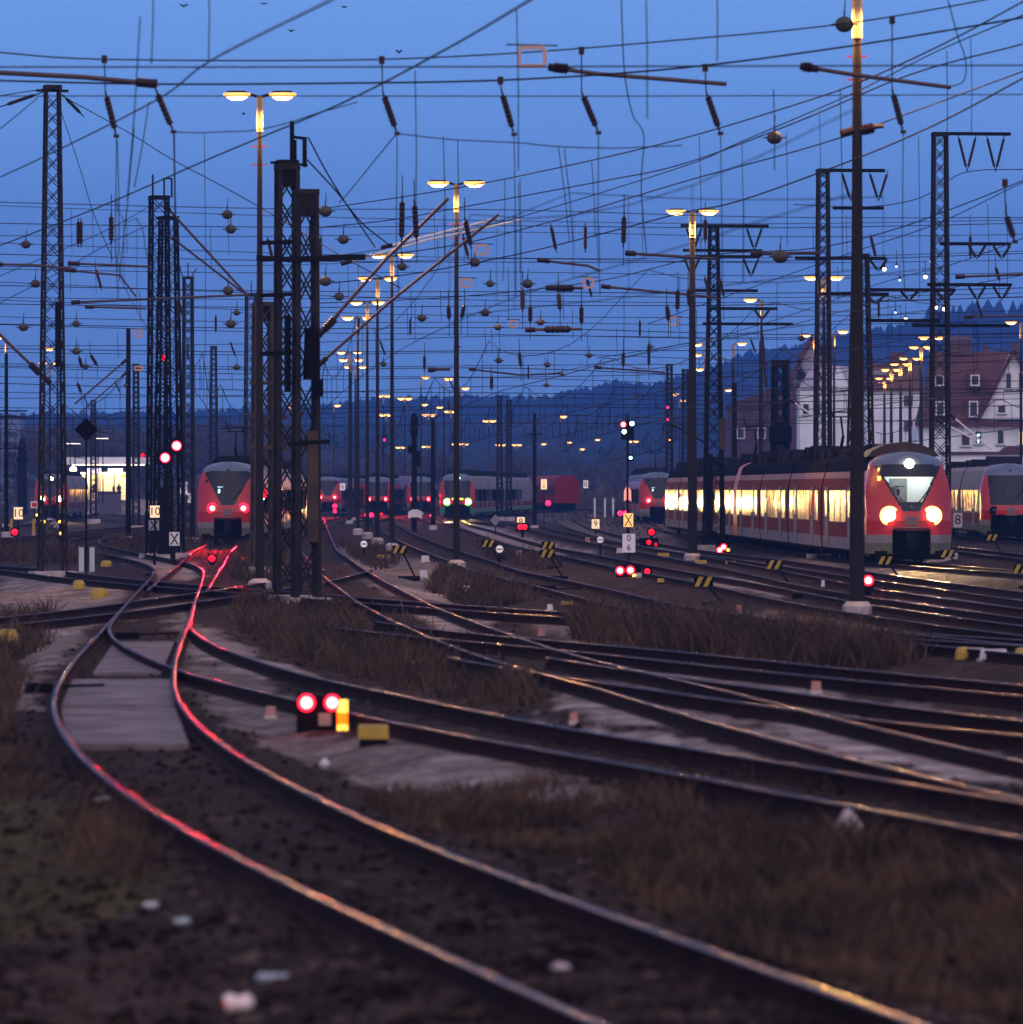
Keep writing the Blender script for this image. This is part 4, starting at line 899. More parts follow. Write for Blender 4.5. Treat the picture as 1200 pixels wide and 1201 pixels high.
for i, (x, y, s, r) in enumerate(BALLS):
    c = P(x, y, F / s); t = thing('line_ball', '%s dark ball in the overhead wires, %s' % ('large' if r > .155 else 'small', by_mark([q[0] for q in BALLS])[i]), 'ball', tuple(c), 0, 'round balls hung in the overhead wires')
    MB().ball((0, 0, 0), r, 14, 9, (1.0, 1.0, .85)).build('ball', M_BALL, t, smooth=True)
    MB().tube([(0, 0, r * .8), (0, 0, r + .10)], .02, 6).tube([(-r - .08, 0, .0), (r + .08, 0, -.0)], .016, 5).build('clamp', M_INS, t)
    MB().tube([(0, 0, r), (.02, 0, r + .3)], .010, 4).build('hanger', M_WIRE, t)
# hollow warm frames
FR = [(624, 67, 72, .42, .30), (565, 293, 45, .30, .22), (547, 332, 42, .28, .2), (690, 332, 40, .28, .26), (163, 391, 36, .24, .2), (602, 380, 36, .22, .2), (790, 377, 34, .3, .26), (163, 432, 32, .3, .12)]
FR.sort()
for i, (x, y, s, w, h) in enumerate(FR):
    c = P(x, y, F / s); t = thing('wire_frame', 'pale hollow rectangular frame hung in the wires, %s' % nth(i, len(FR)), 'frame', tuple(c), 0, 'hollow frames in the wires')
    b = .065
    MB().box((0, 0, h / 2), (w, .04, b)).box((0, 0, -h / 2), (w, .04, b)).box((-w / 2, 0, 0), (b, .04, h - b)).box((w / 2, 0, 0), (b, .04, h - b)).build('frame', mat('weathered_pink_plastic', (.55, .36, .32), .7, spec=.1), t)
    MB().tube([(-w, 0, h / 2 + .05), (w, 0, h / 2 + .03)], .012, 4).build('wire', M_WIRE, t)
# upright rod insulators in the middle distance
RI = [(131, 250, 131, 287, 44, 0), (395, 270 - 9, 395, 270 + 0, 0, 0), (472, 230, 471, 285, 48, 0), (486, 235, 489, 285, 48, 0), (545, 255, 553, 292, 46, 0), (732, 250, 731, 290, 44, 0), (736, 340, 736, 341, 0, 0), (613, 338, 613, 366, 40, 1), (655, 342, 657, 366, 40, 1), (622, 357, 622, 380, 38, 0), (682, 357, 682, 382, 38, 0), (782, 357, 784, 378, 38, 0), (795, 338, 794, 366, 38, 0), (807, 338, 809, 362, 38, 0), (827, 255, 827, 285, 36, 0), (526, 358, 527, 376, 36, 0), (545, 357, 541, 375, 36, 0), (609, 412, 611, 432, 30, 0), (731, 412, 731, 432, 30, 0), (761, 400, 761, 432, 28, 0), (93, 418, 97, 432, 30, 0), (106, 415, 115, 430, 30, 0), (91, 448, 96, 462, 28, 0), (1048, 107, 1048, 108, 0, 0), (498, 415, 498, 436, 26, 0), (577, 440, 577, 458, 24, 0), (1167, 312, 1172, 330, 30, 0), (1048, 260, 1048, 261, 0, 0)]
RI = sorted([q for q in RI if q[4] > 0])
for i, (x0, y0, x1, y1, s, warm) in enumerate(RI):
    a, b = P(x0, y0, F / s), P(x1, y1, F / s); t = thing('rod_insulator', '%s in the wires, %s' % ('warm lit rod insulator' if warm else 'dark rod insulator', by_mark([q[0] for q in RI])[i]), 'insulator', tuple(a), 0, 'rod insulators of the middle distance')
    insul(t, a, b, .075, world=True, ends=.15, m=M_RMAST if warm else None)  # warm ones take their lamplight from the brown colour
    MB().tube([a + Vector((0, 0, .5)), a], .012, 4).tube([b, b - Vector((0, 0, .5))], .010, 4).build('wire', M_WIRE, t, world=True)
# ------------------------------------------------------------------ trains
def hw(z):      # half width of the body at height z
    if z < 0.9: return 1.40 + 0.06 * (z - .3) / .6
    if z < 2.3: return 1.46
    if z < 3.38: return 1.46 - 0.24 * ((z - 2.3) / 1.08) ** 1.6
    t = min(1, (z - 3.38) / 0.44); return 1.22 * math.sqrt(max(0.0004, 1 - t * t))
def nose_y(u, z):
    return 0.75 * abs(u) ** 2.4 + max(0, z - 1.45) * 0.36 + (max(0, z - 3.3) ** 2) * 1.6
def make_train(label, path, cars=4, carlen=17.6, style='sbahn', front='tail', lit=0.0, group='trains in the yard', units=1, side_style='red', panto=(), name='train', gear=True, cabin=False, depart=0.0, detail=True, tailw=20000):  # lit drives the side window emission standing in for reflected lamp glare
    pth = np.array(path); seg = np.concatenate([[0], np.cumsum(np.linalg.norm(np.diff(pth[:, :2], axis=0), axis=1))])
    at = lambda s: Vector((float(np.interp(s, seg, pth[:, 0])), float(np.interp(s, seg, pth[:, 1])), 0))
    p0 = at(0); p1 = at(8); rz = math.atan2(p1.y - p0.y, p1.x - p0.x) - math.pi / 2
    t = thing(name, label, 'train', tuple(p0), rz, group)
    Mi = t.matrix_basis.inverted()
    # ---------------- nose
    reg = {}
    def R_(n): return reg.setdefault(n, MB())
    nz, nu = 72, 64
    Zs = np.concatenate([np.linspace(.32, 3.38, nz - 14), 3.38 + .44 * np.sin(np.linspace(0, 1, 15)[1:] * math.pi / 2 * .99)])
    Us = list(np.linspace(-1, 1, nu))
    def pt(i, z, off=0):
        if i < 0: return Vector((-hw(z), nose_y(-1, z) + (2.4 - nose_y(-1, z)) * (-i) / 3, z))
        if i >= nu: return Vector((hw(z), nose_y(1, z) + (2.4 - nose_y(1, z)) * (i - nu + 1) / 3, z))
        return Vector((Us[i] * hw(z), nose_y(Us[i], z) - off, z))
    def region(x, z, i):
        if style == 'sbahn':
            if z > 3.36 + .03 * math.cos(x * 2): return 'roof_dome' if abs(x) < 1.16 else 'nose_panel'
            if .30 < z < 1.15 and abs(x) < .62: return 'coupler_recess'
            if z > 1.78:
                v = .28 + (1.16 - .28) * ((z - 1.78) / 1.6) ** .92
                if abs(x) < v:
                    if 2.08 < z < 2.97 and abs(x) < v - .10: return 'windscreen'
                    return 'windscreen_surround'
        else:
            if z > 3.22: return 'roof_dome' if abs(x) < 1.2 else 'nose_panel'
            if .30 < z < 1.22 and abs(x) < 1.0: return 'coupler_recess'
            if z > 1.70 and abs(x) < 1.08 + .06 * (z - 2.4):
                if 1.95 < z < 2.95 and abs(x) < .96: return 'windscreen'
                return 'windscreen_surround'
        if z < .68: return 'skirt'
        if z < .94: return 'pale_stripe'
        return 'nose_panel'
    for j in range(len(Zs) - 1):
        za, zb = Zs[j], Zs[j + 1]
        for i in range(-3, nu + 2):
            q = [pt(i, za), pt(i + 1, za), pt(i + 1, zb), pt(i, zb)]
            c = sum(q, Vector()) / 4
            r = region(c.x, c.z, i) if 0 <= i < nu - 1 else ('nose_panel' if .94 < c.z else ('pale_stripe' if c.z > .68 else 'skirt'))
            if r == 'windscreen' and cabin: pass
            o = {'windscreen': Vector((0, -.004, 0)), 'coupler_recess': Vector((0, .28, 0))}.get(r, Vector())
            if r == 'coupler_recess': q = [Vector((v.x, .42, v.z)) for v in q]
            R_(r).add([v + o for v in q], [(0, 1, 2, 3)])
    paint = M_TRED if side_style != 'green' else M_TGREEN
    matmap = {'nose_panel': paint, 'roof_dome': mat('blue_grey_dome', (.10, .13, .19), .35), 'coupler_recess': M_TUNDER, 'windscreen': M_CABG if cabin else M_TGLASS, 'windscreen_surround': M_TGLASS, 'skirt': M_TDIRT, 'pale_stripe': M_TGREY}
    for n, mb in reg.items(): mb.build(n, matmap[n], t, smooth=True)
    hwid = .62 if style == 'sbahn' else 1.0
    m = MB()
    for sx in (-1, 1): m.box((sx * (hwid + .01), .32, .74), (.04, .6, .8))
    m.box((0, .3, 1.17), (hwid * 2, .6, .04)); m.box((0, .3, .32), (hwid * 2, .6, .06)); m.build('recess_frame', M_TUNDER, t)
    c = MB(); c.lathe([(.10, -.55), (.12, -.3), (.10, .3)], (0, 0.1, .92), 10, axis='Y'); c.box((0, -.42, .92), (.34, .22, .30)); c.box((0, -.40, .62), (.30, .15, .16)).build('coupler', M_DSTEEL, t)
    MB().prism([(-1.15, .12), (1.15, .12), (1.25, .42), (-1.25, .42)], .10, (0, .25, 0)).build('snow_plough', M_TUNDER, t)
    # lights
    zl = 1.62 if style == 'sbahn' else 1.42; xl = .73 if style == 'sbahn' else .86
    pr = nose_y(xl / 1.46, zl)
    for sx in (-1, 1):
        ho = MB().lathe([(.25 if front != 'head' else .34, .10), (.25 if front != 'head' else .34, -.01), (.19, -.04)], (sx * xl, pr, zl), 20, axis='Y').build('lamp_housing_halo', M_DSTEEL if front == 'off' else (E_RED if front == 'tail' else E_HALO), t)  # on lit fronts this ring glows as the lamp's added halo
        if front == 'tail':
            MB().ball((sx * xl, pr - .06, zl), .125, 16, 9, (1, .5, 1)).build('tail_light', E_TAIL, ho, smooth=True)
        elif front == 'head':
            MB().ball((sx * xl, pr - .08, zl), .18, 16, 9, (1, .6, 1)).build('headlight', E_HEAD, ho, smooth=True)
        else:
            MB().ball((sx * xl, pr - .04, zl), .12, 16, 9, (1, .4, 1)).build('headlight', M_TGLASS, ho, smooth=True)
    zt = 3.30 if style == 'sbahn' else 3.34
    if front == 'head':
        MB().ball((0, nose_y(0, zt + .1) - .03, zt + .1), .16, 14, 9, (1, .7, 1)).build('top_headlight', E_HEAD, t, smooth=True)
    else:
        MB().ball((0, nose_y(0, zt + .1) + .02, zt + .1), .08, 12, 7, (1, .5, 1)).build('top_headlight', M_TGLASS, t, smooth=True)
    if detail:
        # small front markings
        yb = nose_y(0, 1.45) - .03
        MB().box((0, yb - .002, 1.46), (.42, .02, .28)).build('logo_plate', M_TGREY, t)
        text_mb('DB', .25, (0, yb - .02, 1.455), .004).build('logo_letters', M_TRED, t)
        MB().box((0, yb + .01, 1.22), (.5, .02, .045)).build('number_plate', M_TGREY, t)
        MB().ball((0, nose_y(0, 1.92) - .03, 1.92), .055, 10, 6).build('front_badge', M_TROOF, t)
        MB().box((-1.02, nose_y(.72, 2.92) - .03, 2.9), (.10, .05, .14), rz=.3).build('side_marker', E_AMB if front == 'head' else M_TGLASS, t)
        MB().bar((.25, nose_y(0, 2.1) - .05, 2.05), (.62, nose_y(.4, 2.6) - .06, 2.5), .03).build('wiper', M_BLACK, t)
        MB().box((-.35, nose_y(.1, 2.72) - .02, 2.62), (.30, .02, .03)).box((-.42, nose_y(.1, 2.5) - .02, 2.42), (.10, .02, .22)).build('destination_text', E_DISP if front == 'tail' and style == 'sbahn' and lit == 0 else M_TGLASS, t)
    if cabin:
        y0 = 1.65
        MB().box((0, y0 + .02, 2.4), (2.3, .04, 1.5)).build('cab_wall', mat('cab_wall_white', (.75, .8, .78), .6), t)
        MB().box((-.28, y0 - .02, 2.35), (.62, .03, 1.1)).box((-.28, y0 - .05, 2.45), (.46, .03, .7)).build('cab_door', mat('cab_door_grey', (.12, .15, .16), .5), t)
        MB().box((.45, .95 + .25, 3.0), (.9, .45, .03)).build('cab_lamp', E_CAB, t)
        MB().box((-.55, .95 + .35, 3.0), (.5, .3, .03)).build('cab_lamp', E_CAB, t)
        MB().box((0, 1.0, 1.95), (1.6, .7, .18)).build('cab_desk', M_TROOF, t)
        # driver, seated behind the desk
        D_ = MB(); cx = -.42
        D_.lathe([(.13, 0), (.20, .12), (.22, .32), (.18, .46), (.07, .52), (.06, .58), (.085, .62), (.105, .70), (.10, .78), (.06, .84), (.01, .86)], (cx, 1.35, 1.82), 14, M=Matrix.Diagonal((1.1, .8, 1)))
        D_.tube([(cx - .2, 1.32, 2.25), (cx - .26, 1.15, 2.08), (cx - .12, .98, 2.08)], [.06, .05, .035], 8); D_.tube([(cx + .2, 1.32, 2.25), (cx + .28, 1.15, 2.08), (cx + .15, .98, 2.08)], [.06, .05, .035], 8)
        d = D_.build('person', mat('dark_uniform', (.03, .035, .05), .8), None, smooth=True)
        d.matrix_basis = t.matrix_basis.copy(); tag(d, 'person in dark clothing driving in the lit cab of the headlit red train', 'person')
    if front != 'off':
        for sx in (-1, 1):
            li = bpy.data.objects.new('beam', bpy.data.lights.new('beam', 'SPOT')); COL.objects.link(li); li.parent = t
            li.location = (sx * xl, pr - .22, zl); li.rotation_euler = (R(84 if front == 'head' else 87.2), 0, R(180)); li.data.spot_size = R(24 if front == 'head' else 10); li.data.spot_blend = .2; li.data.shadow_soft_size = .09
            li.data.energy = 6000 if front == 'head' else tailw; li.data.color = (1, .62, .22) if front == 'head' else (1, .006, .012)
    # ---------------- cars
    s = 0.0; uo = 0
    zprof = [(.40, 'skirt'), (.82, 'lower_panel'), (1.28, 'window_band'), (2.56, 'upper_panel'), (2.92, 'cantrail'), (3.15, 'roof')]
    matc = {'red': {'skirt': M_TGREY, 'lower_panel': M_TPALE, 'window_band': M_TMAROON, 'upper_panel': M_TPALE, 'cantrail': M_CANT, 'roof': M_TROOF2},
            'dark': {'skirt': M_TDIRT, 'lower_panel': M_TRED, 'window_band': M_TRED, 'upper_panel': M_TRED, 'cantrail': M_TRED, 'roof': M_TROOF},
            'silver': {'skirt': M_TDIRT, 'lower_panel': M_TPALE, 'window_band': M_TGREY, 'upper_panel': M_TGREY, 'cantrail': M_TGREY, 'roof': M_TGREY},
            'green': {'skirt': M_TDIRT, 'lower_panel': M_TROOF, 'window_band': M_TROOF, 'upper_panel': M_TROOF, 'cantrail': M_TROOF, 'roof': M_TROOF}}[side_style]
    nwin = 0
    for ci in range(cars * units):
        startoff = 2.4 if ci == 0 else 0.25; L0 = s + startoff; L1 = s + carlen - .25
        if units > 1 and ci == cars: pass
        a = Mi @ at(L0) if ci else Vector((0, 2.4, 0)); b = Mi @ at(L1); dv = (b - a); ln = dv.length; dv.normalize(); nx = Vector((dv.y, -dv.x, 0))
        ang = math.atan2(dv.y, dv.x) - math.pi / 2
        car = MB()
        zz_ = sorted(set([.40, .82, 1.28, 2.56, 2.92, 3.15, 3.38] + [3.38 + .44 * math.sin(k * math.pi / 16) for k in range(1, 9)]))
        bys = {}
        for k in range(len(zz_) - 1):
            z0, z1 = zz_[k], zz_[k + 1]; rn = [n for zq, n in zprof if zq <= z0 + 1e-6][-1]; mb = bys.setdefault(rn, MB())
            for sg in (-1, 1):
                q = [a + nx * sg * hw(z0) + Vector((0, 0, z0)), b + nx * sg * hw(z0) + Vector((0, 0, z0)), b + nx * sg * hw(z1) + Vector((0, 0, z1)), a + nx * sg * hw(z1) + Vector((0, 0, z1))]
                mb.add(q, [(0, 1, 2, 3)])
        cb = MB()   # end walls and floor as body
        for e in (a, b):
            ring = [e + nx * hw(z) + Vector((0, 0, z)) for z in zz_] + [e - nx * hw(z) + Vector((0, 0, z)) for z in reversed(zz_)]
            cb.add([v + (dv * .02 if e is a else -dv * .02) for v in ring], [tuple(range(len(ring)))])
        cb.box((a + dv * ln / 2) + Vector((0, 0, .36)), (2.7, ln, .12), rz=ang)
        body = cb.build('car_body', M_TUNDER, t)
        for rn, mb in bys.items(): mb.build(rn, matc[rn], body)
        if ci < cars * units - 1: MB().box(Mi @ at(s + carlen) + Vector((0, 0, 1.95)), (2.35, .62, 2.7), rz=ang).build('gangway', M_TUNDER, t)
        # windows and doors
        nwn = max(4, int(ln / 2.15)); 
        for k in range(nwn):
            yk = 1.0 + (ln - 2.0) * (k + .5) / nwn; isd = (k % 4 == 1)
            for sg in ((-1, 1) if nwin < 90 else (-1,)):
                c = a + dv * yk + nx * sg * (hw(2.0) + .012)
                if isd:
                    MB().box(c + Vector((0, 0, 1.62)), (.03, 1.25, 2.0), rz=ang).build('door', M_TGREY if side_style != 'green' else M_TGREEN, body)
                    c2 = a + dv * yk + nx * sg * (hw(2.0) + .032)
                    MB().box(c2 + Vector((0, 0, 2.0)), (.02, .9, .95), rz=ang).build('window', M_TWIN if lit > 0 else M_SIDEGL, body)
                else:
                    MB().box(c + Vector((0, 0, 1.92)), (.02, (ln - 2) / nwn - .22, 1.12), rz=ang).build('window', M_TWIN if lit > 0 else M_SIDEGL, body)
                nwin += 1
        # bogies
        for yb in (2.2, ln - 1.6):
            c = a + dv * yb; bg = MB().box(c + Vector((0, 0, .42)), (2.2, 2.6, .34), rz=ang).build('bogie', M_TUNDER, t)
            for dy in (-.95, .95):
                for sg in (-1, 1):
                    w = MB().lathe([(.46, -.07), (.43, .07)], c + dv * dy + nx * sg * .75 + Vector((0, 0, .43)), 18, M=Matrix.Rotation(ang, 3, 'Z') @ Matrix.Rotation(math.pi / 2, 3, 'Y')); w.build('wheel', M_DSTEEL, bg)
        # roof gear
        if gear:
            y = 1.2 if ci else 2.0
            while y < ln - 2:
                L_ = random.uniform(1.6, 3.2); h = random.uniform(.35, .62)
                poly = [(-L_ / 2, 0), (-L_ / 2 + .25, h * .7), (-L_ / 2 + .7, h), (L_ / 2 - .7, h), (L_ / 2 - .2, h * .65), (L_ / 2, 0)]
                g = MB(); g.prism(poly, 1.75, (0, 0, 0), 'YZ'); c = a + dv * (y + L_ / 2)
                Rm = Matrix.Rotation(ang, 3, 'Z'); g.v = [tuple(Rm @ Vector(v) + c + Vector((0, 0, 3.60))) for v in g.v]
                g.build('roof_unit', random.choice((M_TUNDER, M_TROOF2, M_TROOF2, M_DSTEEL)), body); y += L_ + random.uniform(.3, 1.3)
        if ci in panto:
            c = a + dv * (ln * .5); Rm = Matrix.Rotation(ang, 3, 'Z'); g = MB()
            g.box((0, 0, 3.95), (1.1, 1.3, .12)); g.tube([(0, .5, 4.0), (0, -.8, 4.55)], .06, 6).tube([(0, -.8, 4.55), (0, .3, 5.3)], .04, 6).bar((-.5, .3, 5.32), (.5, .3, 5.32), .05)
            g.tube([(-.28, .3, 5.3), (-.55, .3, 5.9)], .03, 5).tube([(.28, .3, 5.3), (.55, .3, 5.9)], .03, 5).tube([(-.8, .3, 5.42), (-.5, .3, 5.5), (.5, .3, 5.5), (.8, .3, 5.42)], .03, 5)
            g.v = [tuple(Rm @ Vector(v) + c) for v in g.v]; g.build('pantograph', M_DSTEEL, body)
        s += carlen
        if units > 1 and ci % cars == cars - 1 and ci < cars * units - 1:
            # red cab end where two sets are coupled
            for e, sg2 in ((s - 1.4, 1), (s + .1, 1)):
                c = Mi @ at(e + .6); g = MB()
                ring = [(hw(z) + .02, z) for z in zz_]
                for sg in (-1, 1):
                    for k in range(len(ring) - 4):
                        (w0, z0), (w1, z1) = ring[k], ring[k + 1]
                        g.add([c - dv * .6 + nx * sg * w0 + Vector((0, 0, z0)), c + dv * .6 + nx * sg * w0 + Vector((0, 0, z0)), c + dv * .6 + nx * sg * w1 + Vector((0, 0, z1)), c - dv * .6 + nx * sg * w1 + Vector((0, 0, z1))], [(0, 1, 2, 3)])
                g.build('cab_side', mat('vivid_red_cab', (.62, .012, .01), .35), t)
    return t
def sub(key, d0, L=160):
    A = T[key]; A = A[np.argsort(A[:, 1])]; A = A[A[:, 1] >= d0]; return A
hero = make_train('long red suburban train with two glaring headlights, a lit cab and glare-painted side windows', sub('T', 203.5), cars=4, units=2, front='head', lit=1, panto=(1, 4), cabin=True)
# arched fairing above the hero cab
g = MB(); g.prism([(-1.25, 0), (-1.05, .22), (-.6, .42), (0, .50), (.6, .42), (1.05, .22), (1.25, 0)], 2.2, (0, 3.5, 3.66)); g.build('roof_fairing', mat('fairing_brown', (.045, .032, .022), .5, spec=.2), hero)
make_train('red train with two red tail lights and a dark V windscreen on the left', sub('N', 280), cars=4, tailw=24000, front='tail', side_style='dark', panto=(0,))
make_train('red train with one tail light visible, half hidden behind the long headlit train', sub('U', 460), cars=3, tailw=800, front='tail', side_style='dark', panto=(0,))
make_train('unlit red and silver railcar at the right edge', sub('R', 300), cars=2, front='off', style='regio', side_style='silver', lit=0.5)  # windows glow in place of warm reflected glints along the side
make_train('small far red train with twin tail lights just right of the central mast', centre([(-19.4, 630), (-19.4, 640), (-18.5, 690), (-16, 740), (-13, 780)], 2.0), cars=3, carlen=26, tailw=16000, front='tail', side_style='dark', detail=False)
make_train('small far boxy red train with twin tail lights, second from the central mast', sub('X', 636), tailw=34000, cars=2, carlen=26, front='tail', style='regio', side_style='dark', detail=False)
make_train('small far boxy red train with twin tail lights beside the green headlit train', sub('Z', 632), cars=2, carlen=26, front='tail', style='regio', side_style='dark', detail=False)
gt = make_train('far train with greenish white headlights and a lit yellow display, curving away to the right', sub('Y', 500), cars=5, carlen=26, front='head', style='regio', side_style='silver', detail=False)
MB().box((0, -.03, 1.68), (.95, .06, .14)).build('display_strip', E_CHART, gt)
for ch in gt.children_recursive:
    if ch.name.startswith('headlight') or ch.name.startswith('top_headlight'): 
        ch.data.materials[0] = mat('green_white_headlight', (1, 1, 1), .3, emit=(.70, 1.0, .45), es=45)
    if ch.name.startswith('lamp_housing_halo'): ch.data.materials[0] = mat('green_lamp_halo', (.3, 1, .2), .3, emit=(.25, 1.0, .12), es=1.4)  # green bloom round the headlights put in as an emissive ring
    if ch.name.startswith('nose_panel'): ch.data.materials[0] = M_TRED
    if ch.name.startswith('skirt') or ch.name.startswith('pale_stripe'): ch.data.materials[0] = M_TGREEN  # green headlight glow put into the skirt and stripe colour
make_train('far lit red train with warm headlights standing at the left platform', sub('W', 512), cars=3, front='head', lit=1, side_style='silver', detail=False)
make_train('far dark red coaches whose end shows left of the four white posts', centre([(9.6, 560), (5.6, 640), (4.0, 700)][::-1][::-1], 2.0), cars=2, carlen=25, front='off', style='regio', side_style='dark', detail=False, name='coach_set') if False else None
# passenger coaches seen from the side, far right of the green train
def coach(label, a, b, m_):
    a, b = Vector((*a, 0)), Vector((*b, 0)); dv = b - a; ln = dv.length; rz = math.atan2(dv.y, dv.x) - math.pi / 2
    t = thing('passenger_coach', label, 'coach', tuple(a), rz, 'far coaches beyond the curve')
    prof = [(-1.38, .9), (-1.42, 2.0), (-1.40, 3.0), (-1.1, 3.75), (-.5, 4.05), (.5, 4.05), (1.1, 3.75), (1.40, 3.0), (1.42, 2.0), (1.38, .9)]
    MB().prism(prof, ln, (0, ln / 2, 0)).build('car_body', m_, t)
    MB().box((0, ln / 2, .6), (2.3, ln - 2, .5)).build('underframe', M_TUNDER, t)
    for k in range(9):
        for sg in (-1, 1): MB().box((sg * 1.43, 1.6 + (ln - 3.2) * k / 8, 2.35), (.02, 1.5, .9)).build('window', M_TGLASS, t)
    for y in (3, ln - 3): MB().box((0, y, .45), (2.1, 2.8, .8)).build('bogie', M_TUNDER, t)
coach('dark red coach ending the far row left of the white posts', (3.6, 702), (6.3, 678), mat('coach_red', (.20, .01, .01), .6, spec=.1))
coach('pale pink coach between the green headlit train and the dark red coach', (-1.4, 750), (2.9, 722), mat('coach_pink', (.12, .06, .07), .6, spec=.1))
coach('far maroon coach behind the boxy red trains', (-15.5, 690), (-11.2, 735), mat('maroon_paint', (.12, .02, .03), .5))

# ------------------------------------------------------------------ signals and boards
def post(t, h, r=.05, m=None, x=0): MB().tube([(x, 0, 0), (x, 0, h)], r, 8).build('post', m or M_DSTEEL, t)
def at_px(px, py, s): 
    """foot point of a thing whose centre is seen at px, at scale s"""
    return Vector(((px - XC) / s, F / s, -.32))
def zpx(py, s): return H - (py - YH) / s + .32
def dwarf(label, px, py, s, lights, w=.55, h=.42, group='dwarf signals on the ground'):
    o = at_px(px, py, s); t = thing('dwarf_signal', label, 'signal', tuple(o), 0, group); z = max(.28, zpx(py, s))
    b = MB().box((0, .12, z), (w, .22, h)).build('signal_box', M_BLACK, t)
    MB().box((0, .12, z / 2 - h / 4), (.16, .16, max(.1, z - h / 2))).build('stand', M_DSTEEL, t)
    for dx, dz, r, m in lights:
        hd = MB().lathe([(r * 1.15, .02), (r * 1.15, -.05)], (dx, 0, z + dz), 14, axis='Y').build('hood_halo', m[1] if isinstance(m, tuple) else M_BLACK, b)  # red ones glow as the added blurred halo of the light
        if isinstance(m, tuple) and s > 60:
            li = bpy.data.objects.new('beam', bpy.data.lights.new('beam', 'POINT')); COL.objects.link(li); li.parent = t; li.location = (dx, -.14, z + dz); li.data.energy = 1.2; li.data.color = (1, .02, .03); li.data.shadow_soft_size = .05
        MB().ball((dx, -.05, z + dz), r * (.78 if isinstance(m, tuple) else 1), 14, 8, (1, .4, 1)).build('signal_light', m[0] if isinstance(m, tuple) else m, hd, smooth=True)
    return t
TL = (E_TAIL, E_RED)
s = 106
t = dwarf('nearest dwarf signal with two glowing red lights beside the foreground track', 375, 838, 104, [(-.145, .135, .085, TL), (.145, .135, .08, TL)], w=.52, h=.44)
MB().box((.06, -.02, .27), (.14, .02, .14)).build('number_plate', mat('dim_plate', (.25, .22, .17), .7), t)
o = at_px(402, 845, 104); t = thing('track_marker', 'small upright marker glowing yellow, red and yellow beside the nearest dwarf signal', 'marker', tuple(o))
for k, (z, m_) in enumerate(((.42, E_YGLO), (.28, E_ORNG), (.14, E_YGLO))): MB().tube([(0, 0, z - .07), (0, 0, z + .07)], .062, 12).build('glow_band', m_, t)
MB().tube([(0, 0, -.05), (0, 0, .06)], .07, 10).build('post', M_DSTEEL, t)
dwarf('dwarf signal with twin red lights in mid yard below the yellow cross board', 737, 675, 38, [(-.26, .06, .12, TL), (.06, .07, .12, TL), (.18, -.10, .06, E_AMB)], w=.8, h=.5)
dwarf('small single red ground signal right of the twin red one in mid yard', 759, 670, 38, [(0, 0, .09, E_REDS)], w=.3, h=.3)
dwarf('dwarf signal with two white lights on the slant beside the long red train', 848, 645, 29, [(-.14, .0, .12, (E_TAIL, E_RED)), (.02, .12, .12, (E_TAIL, E_RED)), (.2, 0, .06, E_AMB)], w=.6, h=.7)
dwarf('dwarf signal with one red light right of the massive grey pole', 1018, 683, 46, [(0, .05, .12, TL)], w=.28, h=.5)
dwarf('red ground signal under the small square nine board left of centre', 613, 618, 20, [(-.15, 0, .16, E_REDS), (.12, 0, .16, E_REDS)], w=.8, h=.5)
dwarf('far red ground signal under the far coaches, left one', 609, 590, 10.5, [(0, 0, .30, E_PINK)], w=.7, h=.7)
dwarf('far red ground signal under the far coaches, right one', 643, 590, 10.5, [(0, 0, .32, E_PINK)], w=.7, h=.7)
dwarf('far double red ground signal below the boxy tail-lit train', 433, 604, 13, [(-.2, 0, .22, E_PINK), (.22, 0, .22, E_PINK)], w=1.0, h=.6)
dwarf('far double red ground signal under the small tail-lit train near the central mast', 393, 596, 12, [(0, .2, .24, E_PINK), (0, -.3, .2, E_PINK)], w=.6, h=.9)
dwarf('red ground signal at the left edge under the number ten board', 18, 624, 22, [(0, 0, .17, E_REDS)], w=.45, h=.45)
dwarf('red ground signal in the grass below the left tail-lit train', 249, 655, 33, [(0, 0, .12, E_REDS)], w=.3, h=.3)
dwarf('small dim red ground signal right of the one below the left train', 285, 656, 33, [(0, 0, .07, E_REDS)], w=.25, h=.25)
dwarf('cluster of red lamps at the rear of the long red train, left', 764, 624, 23, [(0, 0, .16, E_REDS)], w=.4, h=.35)
dwarf('cluster of red lamps at the rear of the long red train, lower left', 761, 636, 25, [(0, 0, .11, E_REDS), (.35, -.1, .08, E_REDS)], w=.9, h=.4)
dwarf('double red ground signal left of the yellow cross board', 730, 602, 15, [(-.18, 0, .22, E_PINK), (.25, 0, .22, E_PINK)], w=1.1, h=.6)
for i, (x, y, s_) in enumerate(((72, 626, 24), (71, 612, 20), (52, 612, 20), (44, 604, 16))):
    dwarf('tiny amber ground lamp between the left mast legs, %s' % ['lowest', 'second lowest', 'left', 'uppermost'][i], x, y, s_, [(0, 0, .09, E_AMB)], w=.2, h=.2)

